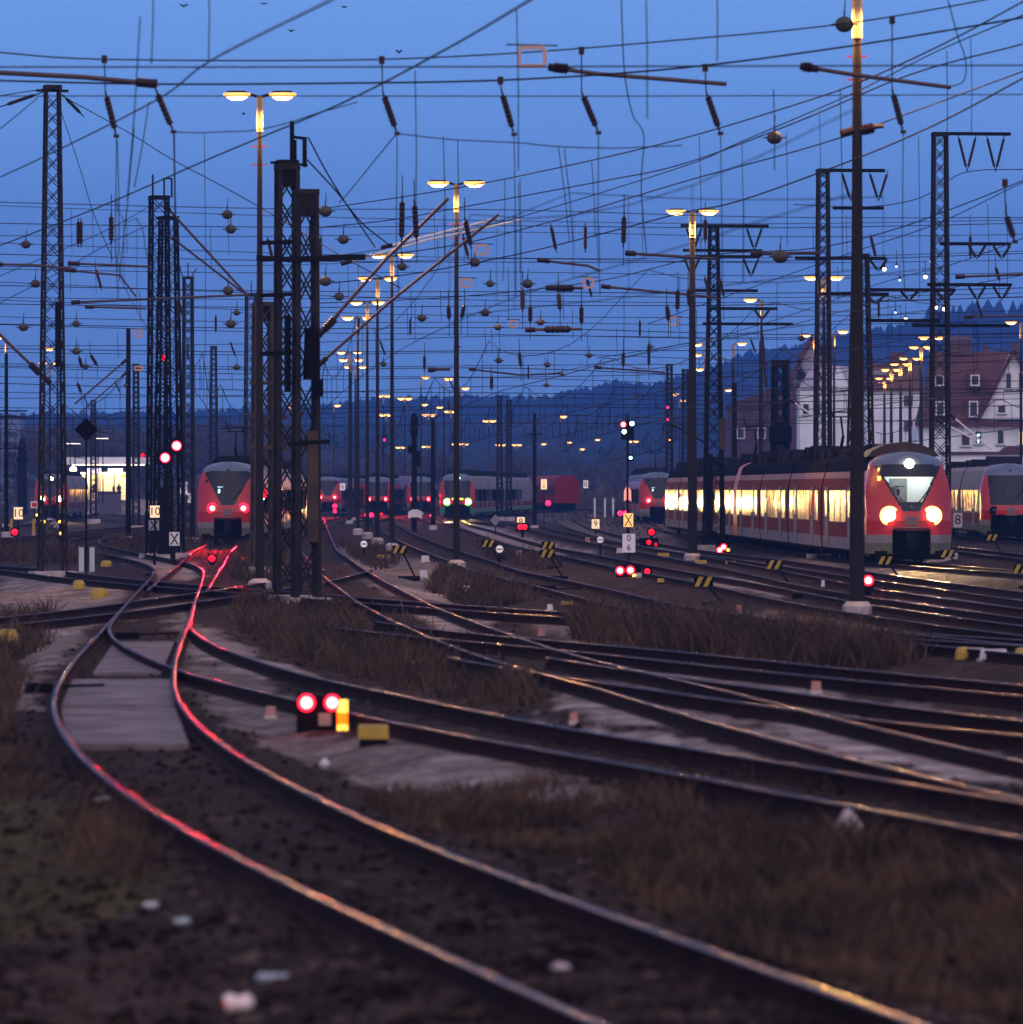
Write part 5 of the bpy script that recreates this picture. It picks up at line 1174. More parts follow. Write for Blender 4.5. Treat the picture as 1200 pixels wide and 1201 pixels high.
# main signals
def signal(label, px, ytop, s, heads, h=None, w=.06):
    o = at_px(px, 0, s); t = thing('colour_light_signal', label, 'signal', tuple(o), 0, 'main signals'); H_ = zpx(ytop, s)
    post(t, H_, w)
    for hx, hy, hw_, hh, lights, shape in heads:
        z = zpx(hy, s); x = (hx - px) / s
        if shape == 'round': b = MB().lathe([(hw_, .02), (hw_, -.16), (hw_ * .9, -.18)], (x, 0, z), 18, axis='Y').build('signal_head', M_BLACK, t)
        else: b = MB().box((x, -.12, z), (hw_, .18, hh)).build('signal_head', M_BLACK, t)
        for lx, ly, r, m_ in lights:
            X, Z = (lx - px) / s, zpx(ly, s)
            hd = MB().lathe([(r * 1.25, -.2), (r * 1.25, -.27)], (X, 0, Z), 14, axis='Y').build('hood_halo', m_[1] if isinstance(m_, tuple) else M_BLACK, b)  # red ones are emissive, an added halo round the light
            MB().ball((X, -.27, Z), r, 14, 8, (1, .4, 1)).build('signal_light', m_[0] if isinstance(m_, tuple) else m_, hd, smooth=True)
    return t
signal('tall signal with one red and two white lights over mid yard', 736, 486, 21, [(736, 505, .72, 1.05, [(731, 498, .13, TL), (741, 497, .12, E_WHITE), (732, 506.5, .12, E_WHITE)], 'box'), (739, 537, .28, .4, [(739.5, 537, .09, E_BLU)], 'box')])
signal('signal with two red lights in round black heads, left of the tail-lit train', 202, 560, 31.5, [(208, 523, .30, .3, [(208, 523, .15, TL)], 'round'), (195, 537, .30, .3, [(194.5, 537, .15, TL)], 'round'), (201, 530, .42, .2, [], 'box')])
signal('small red signal light at the end of the platform canopy', 171, 600, 16, [(171, 534, .5, .3, [(168, 534, .13, E_REDS), (174, 534, .14, E_REDS)], 'box')])
signal('small red lamp on the dark post of the left twin masts', 194, 419, 28, [(194, 420, .2, .25, [(194, 420, .13, E_REDS)], 'box')])
signal('low lamp pair with a red glow beside the brown lamp mast', 305, 575, 28, [(306, 580, .6, .3, [(301, 579, .15, E_REDS), (309, 579, .2, E_REDS), (302, 585, .06, E_WHITE), (309, 585, .06, E_WHITE)], 'box'), (299, 592, .2, .3, [(299, 591, .14, E_REDS)], 'box')])
signal('brown signal mast left of the green headlit train, seen from behind', 486, 485, 18, [(486, 500, .5, 1.2, [], 'box'), (489, 538, .45, 1.0, [], 'box'), (483, 527, .5, .5, [], 'box')], w=.18)
# boards
def board(label, px, py, s, w, h, m_, txt=None, tc=M_BLACK, size=None, shape='rect', foot=True, extra=None, name='sign_board', group='sign boards'):
    o = at_px(px, py, s); t = thing(name, label, 'sign', tuple(o), 0, group); z = zpx(py, s); W_, H_ = w / s, h / s
    if foot: MB().tube([(0, .04, 0), (0, .04, z)], .035, 8).build('post', M_DSTEEL, t)
    if shape == 'rect': p = MB().box((0, 0, z), (W_, .03, H_)).build('panel', m_, t)
    elif shape == 'diamond': p = MB().prism([(-W_ / 2, 0), (0, -H_ / 2), (W_ / 2, 0), (0, H_ / 2)], .04, (0, 0, z)).build('panel', m_, t)
    elif shape == 'arch': p = MB().prism([(-W_ / 2, -H_ / 2), (-W_ / 4, -H_ / 2 + .1), (W_ / 4, -H_ / 2 + .1), (W_ / 2, -H_ / 2), (W_ / 2, H_ * .25), (W_ * .2, H_ / 2), (-W_ * .2, H_ / 2), (-W_ / 2, H_ * .25)], .04, (0, 0, z)).build('panel', m_, t)
    if txt:
        for k, line in enumerate(txt):
            n = len(txt); zz_ = z + (H_ / n) * ((n - 1) / 2 - k)
            text_mb(line, size or H_ / n * .95, (0, -.022, zz_), .003).build('lettering', tc, p)
    if extra == 'frame':
        f = MB(); b = .03
        f.box((0, -.02, z + H_ / 2 - b / 2), (W_, .012, b)).box((0, -.02, z - H_ / 2 + b / 2), (W_, .012, b)).box((-W_ / 2 + b / 2, -.02, z), (b, .012, H_ - 2 * b)).box((W_ / 2 - b / 2, -.02, z), (b, .012, H_ - 2 * b)).build('border', tc, p)
    if extra == 'cross':
        f = MB(); f.bar((-W_ * .36, -.024, z - H_ * .42), (0, -.024, z - H_ * .02), .014, .045).bar((W_ * .36, -.026, z - H_ * .42), (0, -.026, z - H_ * .02), .014, .045)
        f.bar((-W_ * .36, -.028, z + H_ * .42), (0, -.028, z + H_ * .02), .014, .045).bar((W_ * .36, -.030, z + H_ * .42), (0, -.030, z + H_ * .02), .014, .045); f.build('cross_mark', tc, p)
    if extra == 'redcore': MB().box((0, -.025, z), (W_ * .66, .012, H_ * .62)).build('core', M_RED, p)
    return t
board('orange lit board reading 10 at the left edge', 22, 602, 22, 10.5, 14, E_SIGB, ['10'])
board('orange lit board reading 10 on the foot of the left twin masts', 182, 600, 33, 11, 14, E_SIGB, ['10'])
board('white board framed red left of the lone mast', 41, 592, 20, 9, 8, M_WHITE, extra='redcore')
board('black diamond board on a thin post at the left', 101.5, 504, 36, 28, 28, M_BLACK, shape='diamond')
board('small pale board reading 79 over 8 left of the tail-lit train', 216, 573, 22, 8.5, 15, E_SIGW, ['79', '8'])
board('small pale board reading 57 beside the tail-lit train', 224, 584, 22, 6.5, 11, E_SIGW, ['5', '7'])
board('white board with a black cross mark below the two slanted red signal lights', 205, 632, 33, 12, 16, M_WHITE, extra='cross')
board('dim white board with a black sign at the foot of the left twin masts', 181, 616, 32.5, 12, 12, mat('dim_white', (.3, .3, .33), .7), extra='cross')
board('yellow lit board with a black cross mark in mid yard', 737, 610, 24, 11.5, 16, E_SIGO, extra='cross')
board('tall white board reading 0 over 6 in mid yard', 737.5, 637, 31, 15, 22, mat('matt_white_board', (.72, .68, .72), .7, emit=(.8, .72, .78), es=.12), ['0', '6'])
board('pink lit arch shaped board above the yellow cross board', 736, 580, 20, 8.5, 17, E_SIGP, shape='arch', extra=None)
o = at_px(736, 581, 20); q = thing('board_mark', 'dark upright bar mark on the pink arch board', 'mark', (o.x, o.y - .06, zpx(581, 20) - .32)) if False else None
board('orange lit small board reading 9 right of centre', 698.5, 614.5, 20, 9, 11, E_SIGB, ['9'])
board('orange lit small board reading 8 above the red ground signal', 611, 612, 19, 9, 11, E_SIGB, ['8'])
board('pale board reading 10 on the thin pole before the dark red coach', 638, 568, 15, 7, 12, E_SIGB, ['1', '0'])
board('tiny white post board left of the four far white posts', 687, 568, 12, 5.5, 9, E_SIGW, ['8'])
board('small pale board reading 6 before the far small train', 402, 571, 13, 6, 8, E_SIGW, ['6'])
board('white point board before the green headlit train', 487, 603, 19, 16, 11, M_WHITE, shape='arch')
board('grey diamond shaped board lying before the green headlit train', 581, 610, 20, 12, 14, mat('grey_board', (.25, .22, .24), .8), shape='diamond')
board('pale board with mark hung on the white dwarf mast before the railcar', 1123, 610, 27, 10, 17, mat('dirty_pale_board', (.5, .42, .42), .8), ['8'])
for i, x in enumerate((697.5, 709.5, 719)):
    o = at_px(x, 0, 12); t = thing('white_post', 'slim white post on the far curve, %s of three' % ['leftmost', 'middle', 'rightmost'][i], 'post', tuple(o), 0, 'slim white posts')
    MB().tube([(0, 0, 0), (0, 0, 1.9)], .09, 8).build('post', M_WHITE, t); MB().ball((0, 0, 1.92), .09, 8, 5).build('cap', M_TGREY, t)
for i, x in enumerate((96, 108.5)):
    s_ = 34; o = at_px(x, 0, s_); t = thing('white_post', '%s of the two short pale posts at the foot of the diamond board' % ['left', 'right'][i], 'post', tuple(o), 0, 'short pale posts')
    MB().box((0, 0, .42), (.17, .1, .84)).build('post', mat('blue_white_post', (.45, .5, .55), .7), t); MB().box((0, 0, .85), (.19, .12, .03)).build('cap', M_TGREY, t)
for i, x in enumerate((14, 40)):
    o = at_px(x, 0, 21); t = thing('yellow_post', '%s of the two short yellow posts under the left boards' % ['left', 'right'][i], 'post', tuple(o), 0, 'short yellow posts')
    MB().box((0, 0, .75), (.17, .12, .9), taper=.7).build('post', M_YEL, t); MB().box((0, 0, .1), (.2, .2, .45)).build('foot', M_CONC, t)
# striped lever weights
def stripe(label, px, py, s, sc=1.0, m=None):
    o = GG(px, py + 9) if False else at_px(px, py, s); t = thing('lever_weight', label, 'lever weight', (o.x, o.y, -.30), 0, 'striped point lever weights')
    z = max(.2, zpx(py, s))
    b = MB().box((0, 0, z), (.66 * sc, .10, .34 * sc)).build('weight', M_BLACK, t)
    for dx in (-.14, .16):
        MB().prism([((dx - .17) * sc, -.165 * sc), ((dx - .02) * sc, -.165 * sc), ((dx + .14) * sc, .165 * sc), ((dx - .01) * sc, .165 * sc)], .02, (0, -.058, z)).build('yellow_stripe', M_YEL, b)
    MB().bar((.1, 0, z - .1), (.5, 0, .02), .06).build('lever', M_DSTEEL, t); MB().box((.3, 0, .0), (.7, .35, .16)).build('stand', M_DSTEEL, t)
STR = [(469, 645, 37, 'beside the small round lamp left of centre'), (573, 638, 33, 'beside the reflecting curve in the centre'), (643, 640, 33, 'beyond the crossing in mid yard, upper one', ), (642, 650, 37, 'beyond the crossing in mid yard, lower one'), (825, 683, 48, 'nearest of all, below the long red train'),
       (908, 663, 41, 'in the middle below the long red train'), (1038, 658, 38, 'under the left headlight of the red train'), (1111, 650, 35, 'right of the red train nose'), (1163, 631, 30, 'in front of the unlit railcar'), (1197, 668, 41, 'cut by the right edge')]
for x, y, s_, w in STR: stripe('black and yellow striped lever weight ' + w, x, y, s_, .72)
# yellow and pale covers on the ground
def cover(label, px, py, w, h, m_=None, pale=None, rnd=False):
    p = GG(px, py + h / 2); s_ = F / p.y; t = thing('cable_cover', label, 'cover', tuple(p), 0, 'yellow covers and pale blocks on the ground')
    W_, H_ = w / s_, h / s_
    if rnd: MB().lathe([(.01 + W_ / 2, 0), (W_ / 2, H_ * .6), (W_ * .36, H_), (.01, H_ * 1.05)], (0, 0, 0), 14).build('lid', m_ or M_YEL, t)
    else: 
        MB().box((0, .1, H_ * .7), (W_, .35, H_ * .7), taper=.94).build('lid', m_ or M_YEL, t); MB().box((0, .1, H_ * .05), (W_ * .9, .3, H_ * .7)).build('box', M_DSTEEL, t)
    if pale: MB().box((W_ * .8, .15, H_ * .3), (W_ * .8, .3, H_ * 1.3)).build('pale_block', M_CONC, t)
cover('long yellow lidded box beside the nearest dwarf signal', 438, 862, 36, 22)
for i, (x, y, w, h, r) in enumerate([(493, 776, 22, 12, 1), (533, 777, 16, 12, 1), (990, 749, 22, 13, 1), (963, 754, 14, 10, 1), (1130, 766, 20, 14, 1), (1198, 768, 18, 16, 1), (93, 693, 14, 10, 1), (117, 693, 20, 12, 1), (10, 742, 24, 16, 1), (125, 664, 13, 7, 1), (429, 643, 8, 6, 1), (450, 655, 16, 6, 0), (778, 652, 14, 6, 0), (822, 660, 14, 6, 0), (857, 661, 12, 5, 0), (775, 679 + 3, 8, 6, 0), (735, 744 - 10, 12, 6, 0), (665, 708, 14, 6, 0)]):
    pos = ['in the brown brush left of centre', 'right beside it in the brown brush', 'in the brush at the right, larger one', 'in the brush at the right, smaller dim one', 'beside a pale block at the right', 'cut by the right edge', 'left of the foreground curve, left one', 'left of the foreground curve, right one', 'blurred at the left edge', 'below the short pale posts', 'under the small round lamp', 'long flat one left of centre', 'flat one left of the slanted dwarf signal', 'flat one under the slanted dwarf signal', 'flat one right of the slanted dwarf signal', 'tiny one in mid yard', 'low one before the big brush', 'low one left of the big brush'][i]
    cover('yellow cover on the ground, ' + pos, x, y, w, h, rnd=bool(r), pale=(i in (4,)))
BLK = [(547, 691, 10, 10, 'square white block on the gravel in mid yard'), (499, 655, 10, 8, 'small pale block left of the centre pole'), (497, 675, 10, 9, 'pale block near the mid yard crossing'), (957, 806, 12, 14, 'orange pink stump beside the right tracks'), (635, 732, 8, 10, 'small pinkish stump before the brush'), (673, 837, 10, 12, 'blurred pink stump on the pale gravel'), (318, 835, 12, 14, 'brown stump left of the nearest dwarf signal'),
       (725, 668 + 4, 7, 8, 'pale box left of the twin red dwarf signal'), (750, 675, 9, 6, 'pale box right of the twin red dwarf signal'), (866, 716, 7, 10, 'white pink peg below the striped weight'), (844, 691, 6, 9, 'pink peg right of the striped weight'), (645, 710, 7, 8, 'white peg among the mid tracks'), (965, 684, 4, 8, 'tiny white peg below the long red train'), (727, 640 + 6, 8, 6, 'pale block left of the tall 0 6 board'), (1165, 768, 34, 14, 'pale stone beside the yellow cover at the right'), (689, 633, 6, 6, 'small pale lamp post stump in mid yard'), (609, 648, 7, 6, 'pinkish block beside the centre curve')]
for x, y, w, h, lb in BLK:
    p = GG(x, y + h / 2); s_ = F / p.y; t = thing('marker_block', lb, 'block', tuple(p), 0, 'small pale blocks and pegs')
    mm = mat('pink_stump', (.42, .20, .17), .8) if 'stump' in lb or 'pink' in lb else mat('white_block', (.6, .57, .6), .8)
    MB().box((0, 0, h / s_ / 2), (w / s_, .14, h / s_), taper=.85).build('block', mm, t); MB().box((0, 0, .01), (w / s_ * 1.15, .2, .05)).build('base', M_CONC, t)
# small round lamp discs
for x, y, s_, lb in ((427, 638, 30, 'small round white lamp disc with a bar, left of centre'), (586, 644, 33, 'small round disc with a slanted bar beside the striped weights'), (704, 633, 29, 'small pale round lamp below the nine board')):
    o = at_px(x, y, s_); t = thing('point_lantern', lb, 'lantern', tuple(o), 0, 'point lanterns'); z = zpx(y, s_)
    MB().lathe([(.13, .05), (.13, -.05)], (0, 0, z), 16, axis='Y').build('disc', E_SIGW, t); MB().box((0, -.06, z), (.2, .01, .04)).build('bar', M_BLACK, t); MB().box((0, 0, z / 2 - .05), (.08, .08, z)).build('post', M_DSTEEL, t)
# point machines and dark boxes at the turnout
for x, y, w, h, dd, lb in ((46, 806, 30, 12, .5, 'dark point machine box left of the foreground curve'), (150, 745, 30, 8, .4, 'dark flat box inside the foreground curve'), (640, 690, 26, 8, .6, 'dark point machine in mid yard'), (938, 699, 20, 7, .5, 'dark point machine below the long train'), (1085, 690, 22, 7, .5, 'dark point machine right of the red dwarf signal'), (583, 722, 24, 8, .5, 'dark point machine left of the brush')):
    p = GG(x, y + h / 2); s_ = F / p.y; t = thing('point_machine', lb, 'point machine', tuple(p), 0, 'point machines')
    MB().box((0, 0, h / s_ * .5), (w / s_, dd, h / s_), taper=.92).build('housing', M_BLACK, t); MB().bar((w / s_ / 2, 0, .08), (w / s_ / 2 + .7, .1, .10), .04).build('rod', M_DSTEEL, t)
# litter and stones near the camera
def rock(label, px, py, w, h, m_, name='stone', cat='stone', group=None, seed=0):
    p = GG(px, py + h * .45); s_ = F / p.y; rng = random.Random(seed); m = MB(); a, b = w / s_ / 2, h / s_ / 2
    m.ball((0, 0, 0), 1.0, 12, 8); m.v = [tuple((x * a * (1 + .18 * math.sin(5 * z + seed) + rng.uniform(-.06, .06)), y * a * .8, b * z * (1 + .15 * math.sin(4 * x + seed)) + b * .85)) for x, y, z in m.v]
    o = m.build(name, m_, None, smooth=True); o.location = p; tag(o, label, cat, group); return o
rock('pale pinkish stone standing blurred in the right foreground', 995, 967, 30, 36, mat('pink_stone', (.48, .38, .40), .8, 0, .2, 8), seed=2)
rock('dark clod at the lower left edge', 150, 1078, 30, 16, mat('dark_clod', (.03, .022, .02), .9), seed=4)
rock('small pale stone left of the foreground rails near the bottom', 177, 1058, 20, 10, mat('white_stone', (.45, .44, .45), .8), seed=5)
rock('small greenish white scrap near the bottom left', 214, 1076, 22, 10, mat('green_scrap', (.35, .42, .4), .7), name='scrap', cat='litter', seed=6)
rock('flat pale scrap left of the foreground curve', 124, 937, 26, 7, mat('white_stone', (.45, .44, .45), .8), name='scrap', cat='litter', seed=7)
rock('small white stone beside the foreground rail below the dwarf signal', 381, 898, 12, 12, mat('white_block', (.6, .57, .6), .8), seed=8)
rock('pale chip between the foreground rails', 658, 985 + 150, 24, 10, mat('pink_stone', (.48, .38, .40), .8), seed=9)
# discarded white plastic bottle
p = GG(280, 1182); t = thing('plastic_bottle', 'crumpled white plastic bottle lying at the bottom left', 'bottle', tuple(p), .2)
MB().tube([(-.075, 0, .055), (-.05, 0, .06), (.0, .01, .05), (.05, 0, .058), (.06, 0, .058)], [.045, .055, .042, .055, .05], 12).build('body', mat('white_plastic', (.85, .66, .62), .3), t, smooth=True)
MB().tube([(.06, 0, .058), (.085, 0, .06)], [.05, .02], 12).build('neck', M_WHITE, t)
MB().tube([(-.09, 0, .055), (-.075, 0, .055)], [.02, .03], 10).build('cap', M_RED, t)
p = GG(319, 1142); t = thing('flat_bottle', 'pale blue flattened bottle lying above the white one', 'bottle', tuple(p), .05)
MB().tube([(-.09, 0, .03), (-.06, 0, .035), (.06, 0, .03), (.09, 0, .03)], [.015, .03, .026, .03], 10).build('body', mat('blue_plastic', (.28, .33, .40), .3), t, smooth=True)
MB().tube([(-.11, 0, .03), (-.09, 0, .03)], .014, 8).build('cap', M_DSTEEL, t)
# birds
for i, (x, y, w) in enumerate([(216, 8, 12), (310, 5, 12), (342, 37, 10), (404, 9, 9), (468, 62, 9), (286, 134, 5)]):
    s_ = 16; c = P(x, y, F / s_); t = thing('bird', 'small dark bird in the sky, %s' % ['leftmost, top', 'second from the left, top', 'right of the double lamp, high', 'near the top edge in the middle', 'with raised wings above the near span', 'dot-like above the double lamp'][i], 'bird', tuple(c), 0, 'birds in the sky')
    a = w / s_ / 2; f = [.45, .15, .3, .3, .7, .5][i]
    m = MB(); m.ball((0, 0, 0), .10, 8, 6, (.9, 2.0, .8)); m.ball((0, -.22, .02), .06, 8, 5); m.build('body', M_BLACK, t)
    for sg in (-1, 1):
        w_ = MB(); w_.add([(0, -.1, .03), (sg * a * .5, -.12, f * a), (sg * a, .02, f * a * .5), (sg * a * .5, .10, f * a * .9), (0, .12, .03), (sg * a * .5, 0, f * a + .03)], [(0, 1, 5), (1, 2, 5), (2, 3, 5), (3, 4, 5), (4, 0, 5), (0, 4, 3, 2, 1)]); w_.build('wing', M_BLACK, t)
# ------------------------------------------------------------------ buildings
M_WALL = mat('white_render', (.80, .82, .84), .9, 0, .08, .4, .2, 6)
M_WALLG = mat('grey_render', (.34, .32, .38), .9, 0, .1, .4)
M_WALLR = mat('red_brick_wall', (.10, .045, .045), .9, 0, .2, 1.2)
def tiles():
    m = mat('roof_tiles', (.13, .046, .032), .85, 0, .25, .8); nt = m.node_tree; b = nt.nodes['Principled BSDF']
    w = nt.nodes.new('ShaderNodeTexWave'); w.inputs['Scale'].default_value = 1.6; w.inputs['Distortion'].default_value = .6; w.bands_direction = 'Z'; tc = nt.nodes.new('ShaderNodeTexCoord'); nt.links.new(tc.outputs['Object'], w.inputs['Vector'])
    bp = nt.nodes.new('ShaderNodeBump'); bp.inputs['Distance'].default_value = .08; nt.links.new(w.outputs['Fac'], bp.inputs['Height']); nt.links.new(bp.outputs['Normal'], b.inputs['Normal']); return m
M_TILE = tiles()
def win(t, x, z, w=1.0, h=1.4, y=-.02, m_=None, fr=None):
    f = MB(); b = .12
    for q in ((0, h / 2, w + b, b), (0, -h / 2, w + b, b), (-w / 2, 0, b, h - b), (w / 2, 0, b, h - b)): f.box((x + q[0], y - .05, z + q[1]), (q[2], .14, q[3]))
    wf = f.build('window_frame', fr or M_WHITE, t)
    MB().box((x, y, z), (w - b, .06, h - b)).build('pane', m_ or M_TGLASS, wf)
    MB().box((x, y - .12, z - h / 2 - .09), (w + .3, .3, .07)).build('sill', M_TGREY, wf)
def zb(py, s): return H - (py - YH) / s
# big gabled house (gable on the right, long roof to the left)
s = 11.7; d = F / s; X = lambda px: (px - XC) / s
t = thing('gabled_house', 'large white house with dark red roof, dormers and a gable at the right edge', 'house', (X(1140), d, 0), 0)
x0 = X(1140); L = lambda px: X(px) - x0; Z = lambda py: zb(py, s)
MB().box((L(1150), 4.5, Z(500) / 2), (L(1225) - L(1076), 9, Z(500))).build('wall', M_WALL, t)
g = MB(); g.prism([(L(1146), Z(492)), (L(1188), Z(414)), (L(1230), Z(492))], 9, (0, 4.2, 0)); g.build('gable', M_WALL, t)
r = MB(); # main roof plane facing the yard, ridge parallel to the tracks' normal
r.add([(L(1080), -.5, Z(496)), (L(1168), -.5, Z(496)), (L(1192), 5.0, Z(411)), (L(1096), 5.0, Z(412)), (L(1080), -.3, Z(496) - .3), (L(1168), -.3, Z(496) - .3), (L(1192), 5.2, Z(411) - .3), (L(1096), 5.2, Z(412) - .3), (L(1080), 9.6, Z(496)), (L(1215), 9.6, Z(496))],
      [(0, 1, 2, 3), (7, 6, 5, 4), (0, 3, 7, 4), (1, 5, 6, 2), (0, 4, 5, 1), (3, 2, 9, 8), (0, 3, 8)])
rf = r.build('roof', M_TILE, t)
MB().bar((L(1145), -.6, Z(496)), (L(1188), -.6, Z(411)), .5, .35).bar((L(1188), -.6, Z(411)), (L(1232), -.6, Z(496)), .5, .35).build('gable_trim', M_TILE, rf)
MB().box((L(1128), 5.2, Z(404)), (2.5, 1.5, 1.9)).build('chimney', M_WALLR, rf); MB().box((L(1128), 5.2, Z(395.5)), (2.7, 1.7, .25)).build('chimney_cap', M_TGREY, rf)
MB().box((L(1161), 5.2, Z(409)), (.5, .6, .9)).build('chimney', M_WALLR, rf); MB().box((L(1195), 5.2, Z(408)), (.6, .6, 1.1)).build('chimney', M_WALLR, rf)
for px, py, hh, nm in ((1102, 446, 1.0, 0), (1144, 446, 1.0, 0), (1102, 479, 1.3, 0), (1141, 480, 1.5, 1)):
    dm = MB().box((L(px), .9 + (Z(py) - Z(480)) * .45, Z(py)), (1.5, 2.6, hh + .5)).build('dormer', M_TILE, rf)
    win(dm, L(px), Z(py), .8, hh, y=-.46 + (Z(py) - Z(480)) * .45)
for px, py in ((1182, 447), (1197, 447)): win(t, L(px), Z(py), .6, 1.6, y=-.33)
for px, py, w_, h_, m_ in ((1174, 480, .8, .85, None), (1132, 516, .9, 1.2, None), (1147, 513, .7, 1.3, E_CHEM), (1173, 513, .7, 1.4, None), (1197, 514, .5, 1.3, E_WIN)):
    if m_ is E_CHEM:
        win(t, L(px), Z(py), w_, h_, y=-.05); MB().box((L(px), -.10, Z(510)), (.3, .04, .3)).box((L(px), -.10, Z(517)), (.2, .04, .4)).build('lit_pane', E_CHEM, t)
    else: win(t, L(px), Z(py), w_, h_, y=-.05 if py > 490 else -.33, m_=m_)
MB().box((L(1150), -.4, Z(497.5)), (L(1230) - L(1075), .9, .45)).build('eaves', M_TILE, t)
# lower extension with its own roof line
t = thing('low_annex', 'low white annex with a thin dark roof line below the gabled house', 'building', (X(1160), d - 6, 0), 0)
Z2 = lambda py: zb(py, F / (d - 6)); MB().box((0, 2, Z2(533) / 2), (10, 3.9, Z2(533))).build('wall', M_WALL, t)
MB().box((0, 1.9, Z2(531.5)), (10.4, 4.3, .28)).prism([(.6, Z2(531)), (1.4, Z2(523)), (3.4, Z2(523)), (4.2, Z2(531))], 3.5, (0, 2, 0)).build('roof', M_TILE, t)
for px in (1132, 1142, 1170, 1181): win(t, (px - 1160) / 11.7, Z2(545), .6, .9, y=-.03)
# long white warehouse with small square windows
s2 = 10.8; d2 = F / s2; X2 = lambda px: (px - XC) / s2; Zb = lambda py: zb(py, s2)
t = thing('long_white_building', 'long white building with two brown shutters, left of the large gabled house', 'building', (X2(1050), d2, 0), 0)
l = lambda px: X2(px) - X2(1050)
MB().box(((l(1016) + l(1081)) / 2, 5, Zb(459) / 2), (l(1081) - l(1016), 10, Zb(459))).build('wall', M_WALL, t)
r = MB(); r.add([(l(1014), -.4, Zb(459)), (l(1083), -.4, Zb(459)), (l(1078), 5, Zb(424)), (l(1020), 5, Zb(426)), (l(1014), 10.4, Zb(459)), (l(1083), 10.4, Zb(459))], [(0, 1, 2, 3), (3, 2, 5, 4), (0, 3, 4), (1, 5, 2), (0, 4, 5, 1)]); rf = r.build('roof', M_TILE, t)
MB().box((l(1056), 5, Zb(421)), (1.6, 1.5, 1.6)).build('chimney', M_WALLR, rf)
for px, py in ((1025, 438), (1035, 438)): MB().box((l(px), 1.8, Zb(py)), (.9, .4, .5), rx=-.5).build('skylight', M_TGREY, rf)
for py in (470, 500): MB().box((l(1065), -.06, Zb(py)), (.95, .12, 1.15)).build('shutter', mat('brown_shutter', (.13, .05, .045), .8), t)
MB().box((l(1018) + .2, -.03, Zb(516)), (.3, .1, 7)).build('downpipe', M_TGREY, t)
# narrow tall-roof gabled building with round window
s3 = 9.6; d3 = F / s3; X3 = lambda px: (px - XC) / s3; Z3 = lambda py: zb(py, s3); l3 = lambda px: X3(px) - X3(955)
t = thing('steep_gabled_building', 'steep grey gabled building with a round window, left of the dark lattice mast', 'building', (X3(955), d3, 0), 0)
g = MB(); g.prism([(l3(925), Z3(450)), (l3(952), Z3(400)), (l3(985), Z3(450))], 10, (0, 5, 0)); g.build('gable', M_WALLG, t)
MB().box(((l3(925) + l3(985)) / 2, 5, Z3(450) / 2), (l3(985) - l3(925), 10, Z3(450))).build('wall', M_WALLR, t)
MB().bar((l3(922), -.3, Z3(456)), (l3(952), -.3, Z3(396)), .6, .5).bar((l3(952), -.3, Z3(396)), (l3(990), -.3, Z3(456)), .6, .5).build('roof_edge', M_TILE, t)
MB().add([(l3(922), -.3, Z3(456)), (l3(952), -.3, Z3(396)), (l3(952), 10.5, Z3(396)), (l3(922), 10.5, Z3(456)), (l3(990), -.3, Z3(456)), (l3(990), 10.5, Z3(456))], [(0, 1, 2, 3), (1, 4, 5, 2)]) if False else None
r = MB(); r.add([(l3(921), -.2, Z3(457)), (l3(952), -.2, Z3(395.5)), (l3(952), 10.5, Z3(395.5)), (l3(921), 10.5, Z3(457)), (l3(991), -.2, Z3(457)), (l3(991), 10.5, Z3(457))], [(0, 1, 2, 3), (1, 4, 5, 2)]); r.build('roof', M_TILE, t)
rw = MB().lathe([(.75, .02), (.75, -.12), (.6, -.12)], (l3(939), -.05, Z3(440)), 20, axis='Y').build('round_window', M_TGREY, t); MB().lathe([(.58, 0), (.58, -.02)], (l3(939), -.18, Z3(440)), 20, axis='Y').build('pane', M_TGLASS, rw)
t = thing('white_gabled_house', 'pale low-roofed house with a round clock, left of the massive grey pole', 'building', (X3(985), d3 - 20, 0), 0)
k4 = F / (d3 - 20); Z4 = lambda py: zb(py, k4); l4 = lambda px: (px - XC) / k4 - X3(985)
MB().box(((l4(938) + l4(1012)) / 2, 4, Z4(455) / 2), (l4(1012) - l4(938), 8, Z4(455))).build('wall', M_WALL, t)
g = MB(); g.prism([(l4(972), Z4(455)), (l4(984), Z4(430)), (l4(996), Z4(455))], 7.5, (0, 4, 0)); g.build('gable', M_WALL, t)
r = MB(); r.add([(l4(936), -.3, Z4(456)), (l4(975), -.3, Z4(456)), (l4(985), 4, Z4(428)), (l4(955), 4, Z4(428)), (l4(1014), -.3, Z4(456)), (l4(1000), 4, Z4(430))], [(0, 1, 2, 3), (1, 4, 5, 2)]); r.build('roof', M_WALLG, t)
for px in (945, 958, 1004): win(t, l4(px), Z4(480), .8, 1.3, y=-.03)
ck = MB().lathe([(.45, .1), (.45, -.1)], (l4(986), -.3, Z4(456)), 18, axis='Y').build('clock', M_WHITE, t); MB().box((l4(986), -.42, Z4(455)), (.05, .02, .25)).box((l4(986) + .1, -.42, Z4(456)), (.25, .02, .05)).build('clock_hands', M_BLACK, ck)
# background blocks behind the red train
t = thing('brick_shed', 'dark brick shed behind the long red train left of the round-window building', 'building', (X3(900), d3 + 20, 0), 0)
MB().box((1.5, 4, 6.5), (11, 8, 13)).build('wall', M_WALLR, t); MB().prism([(-4.3, 13), (1.5, 15), (7.3, 13)], 8.6, (0, 4, 0)).build('roof', M_TILE, t)
for k in range(4): win(t, -2.5 + k * 2.6, 9.5, .9, 1.3)
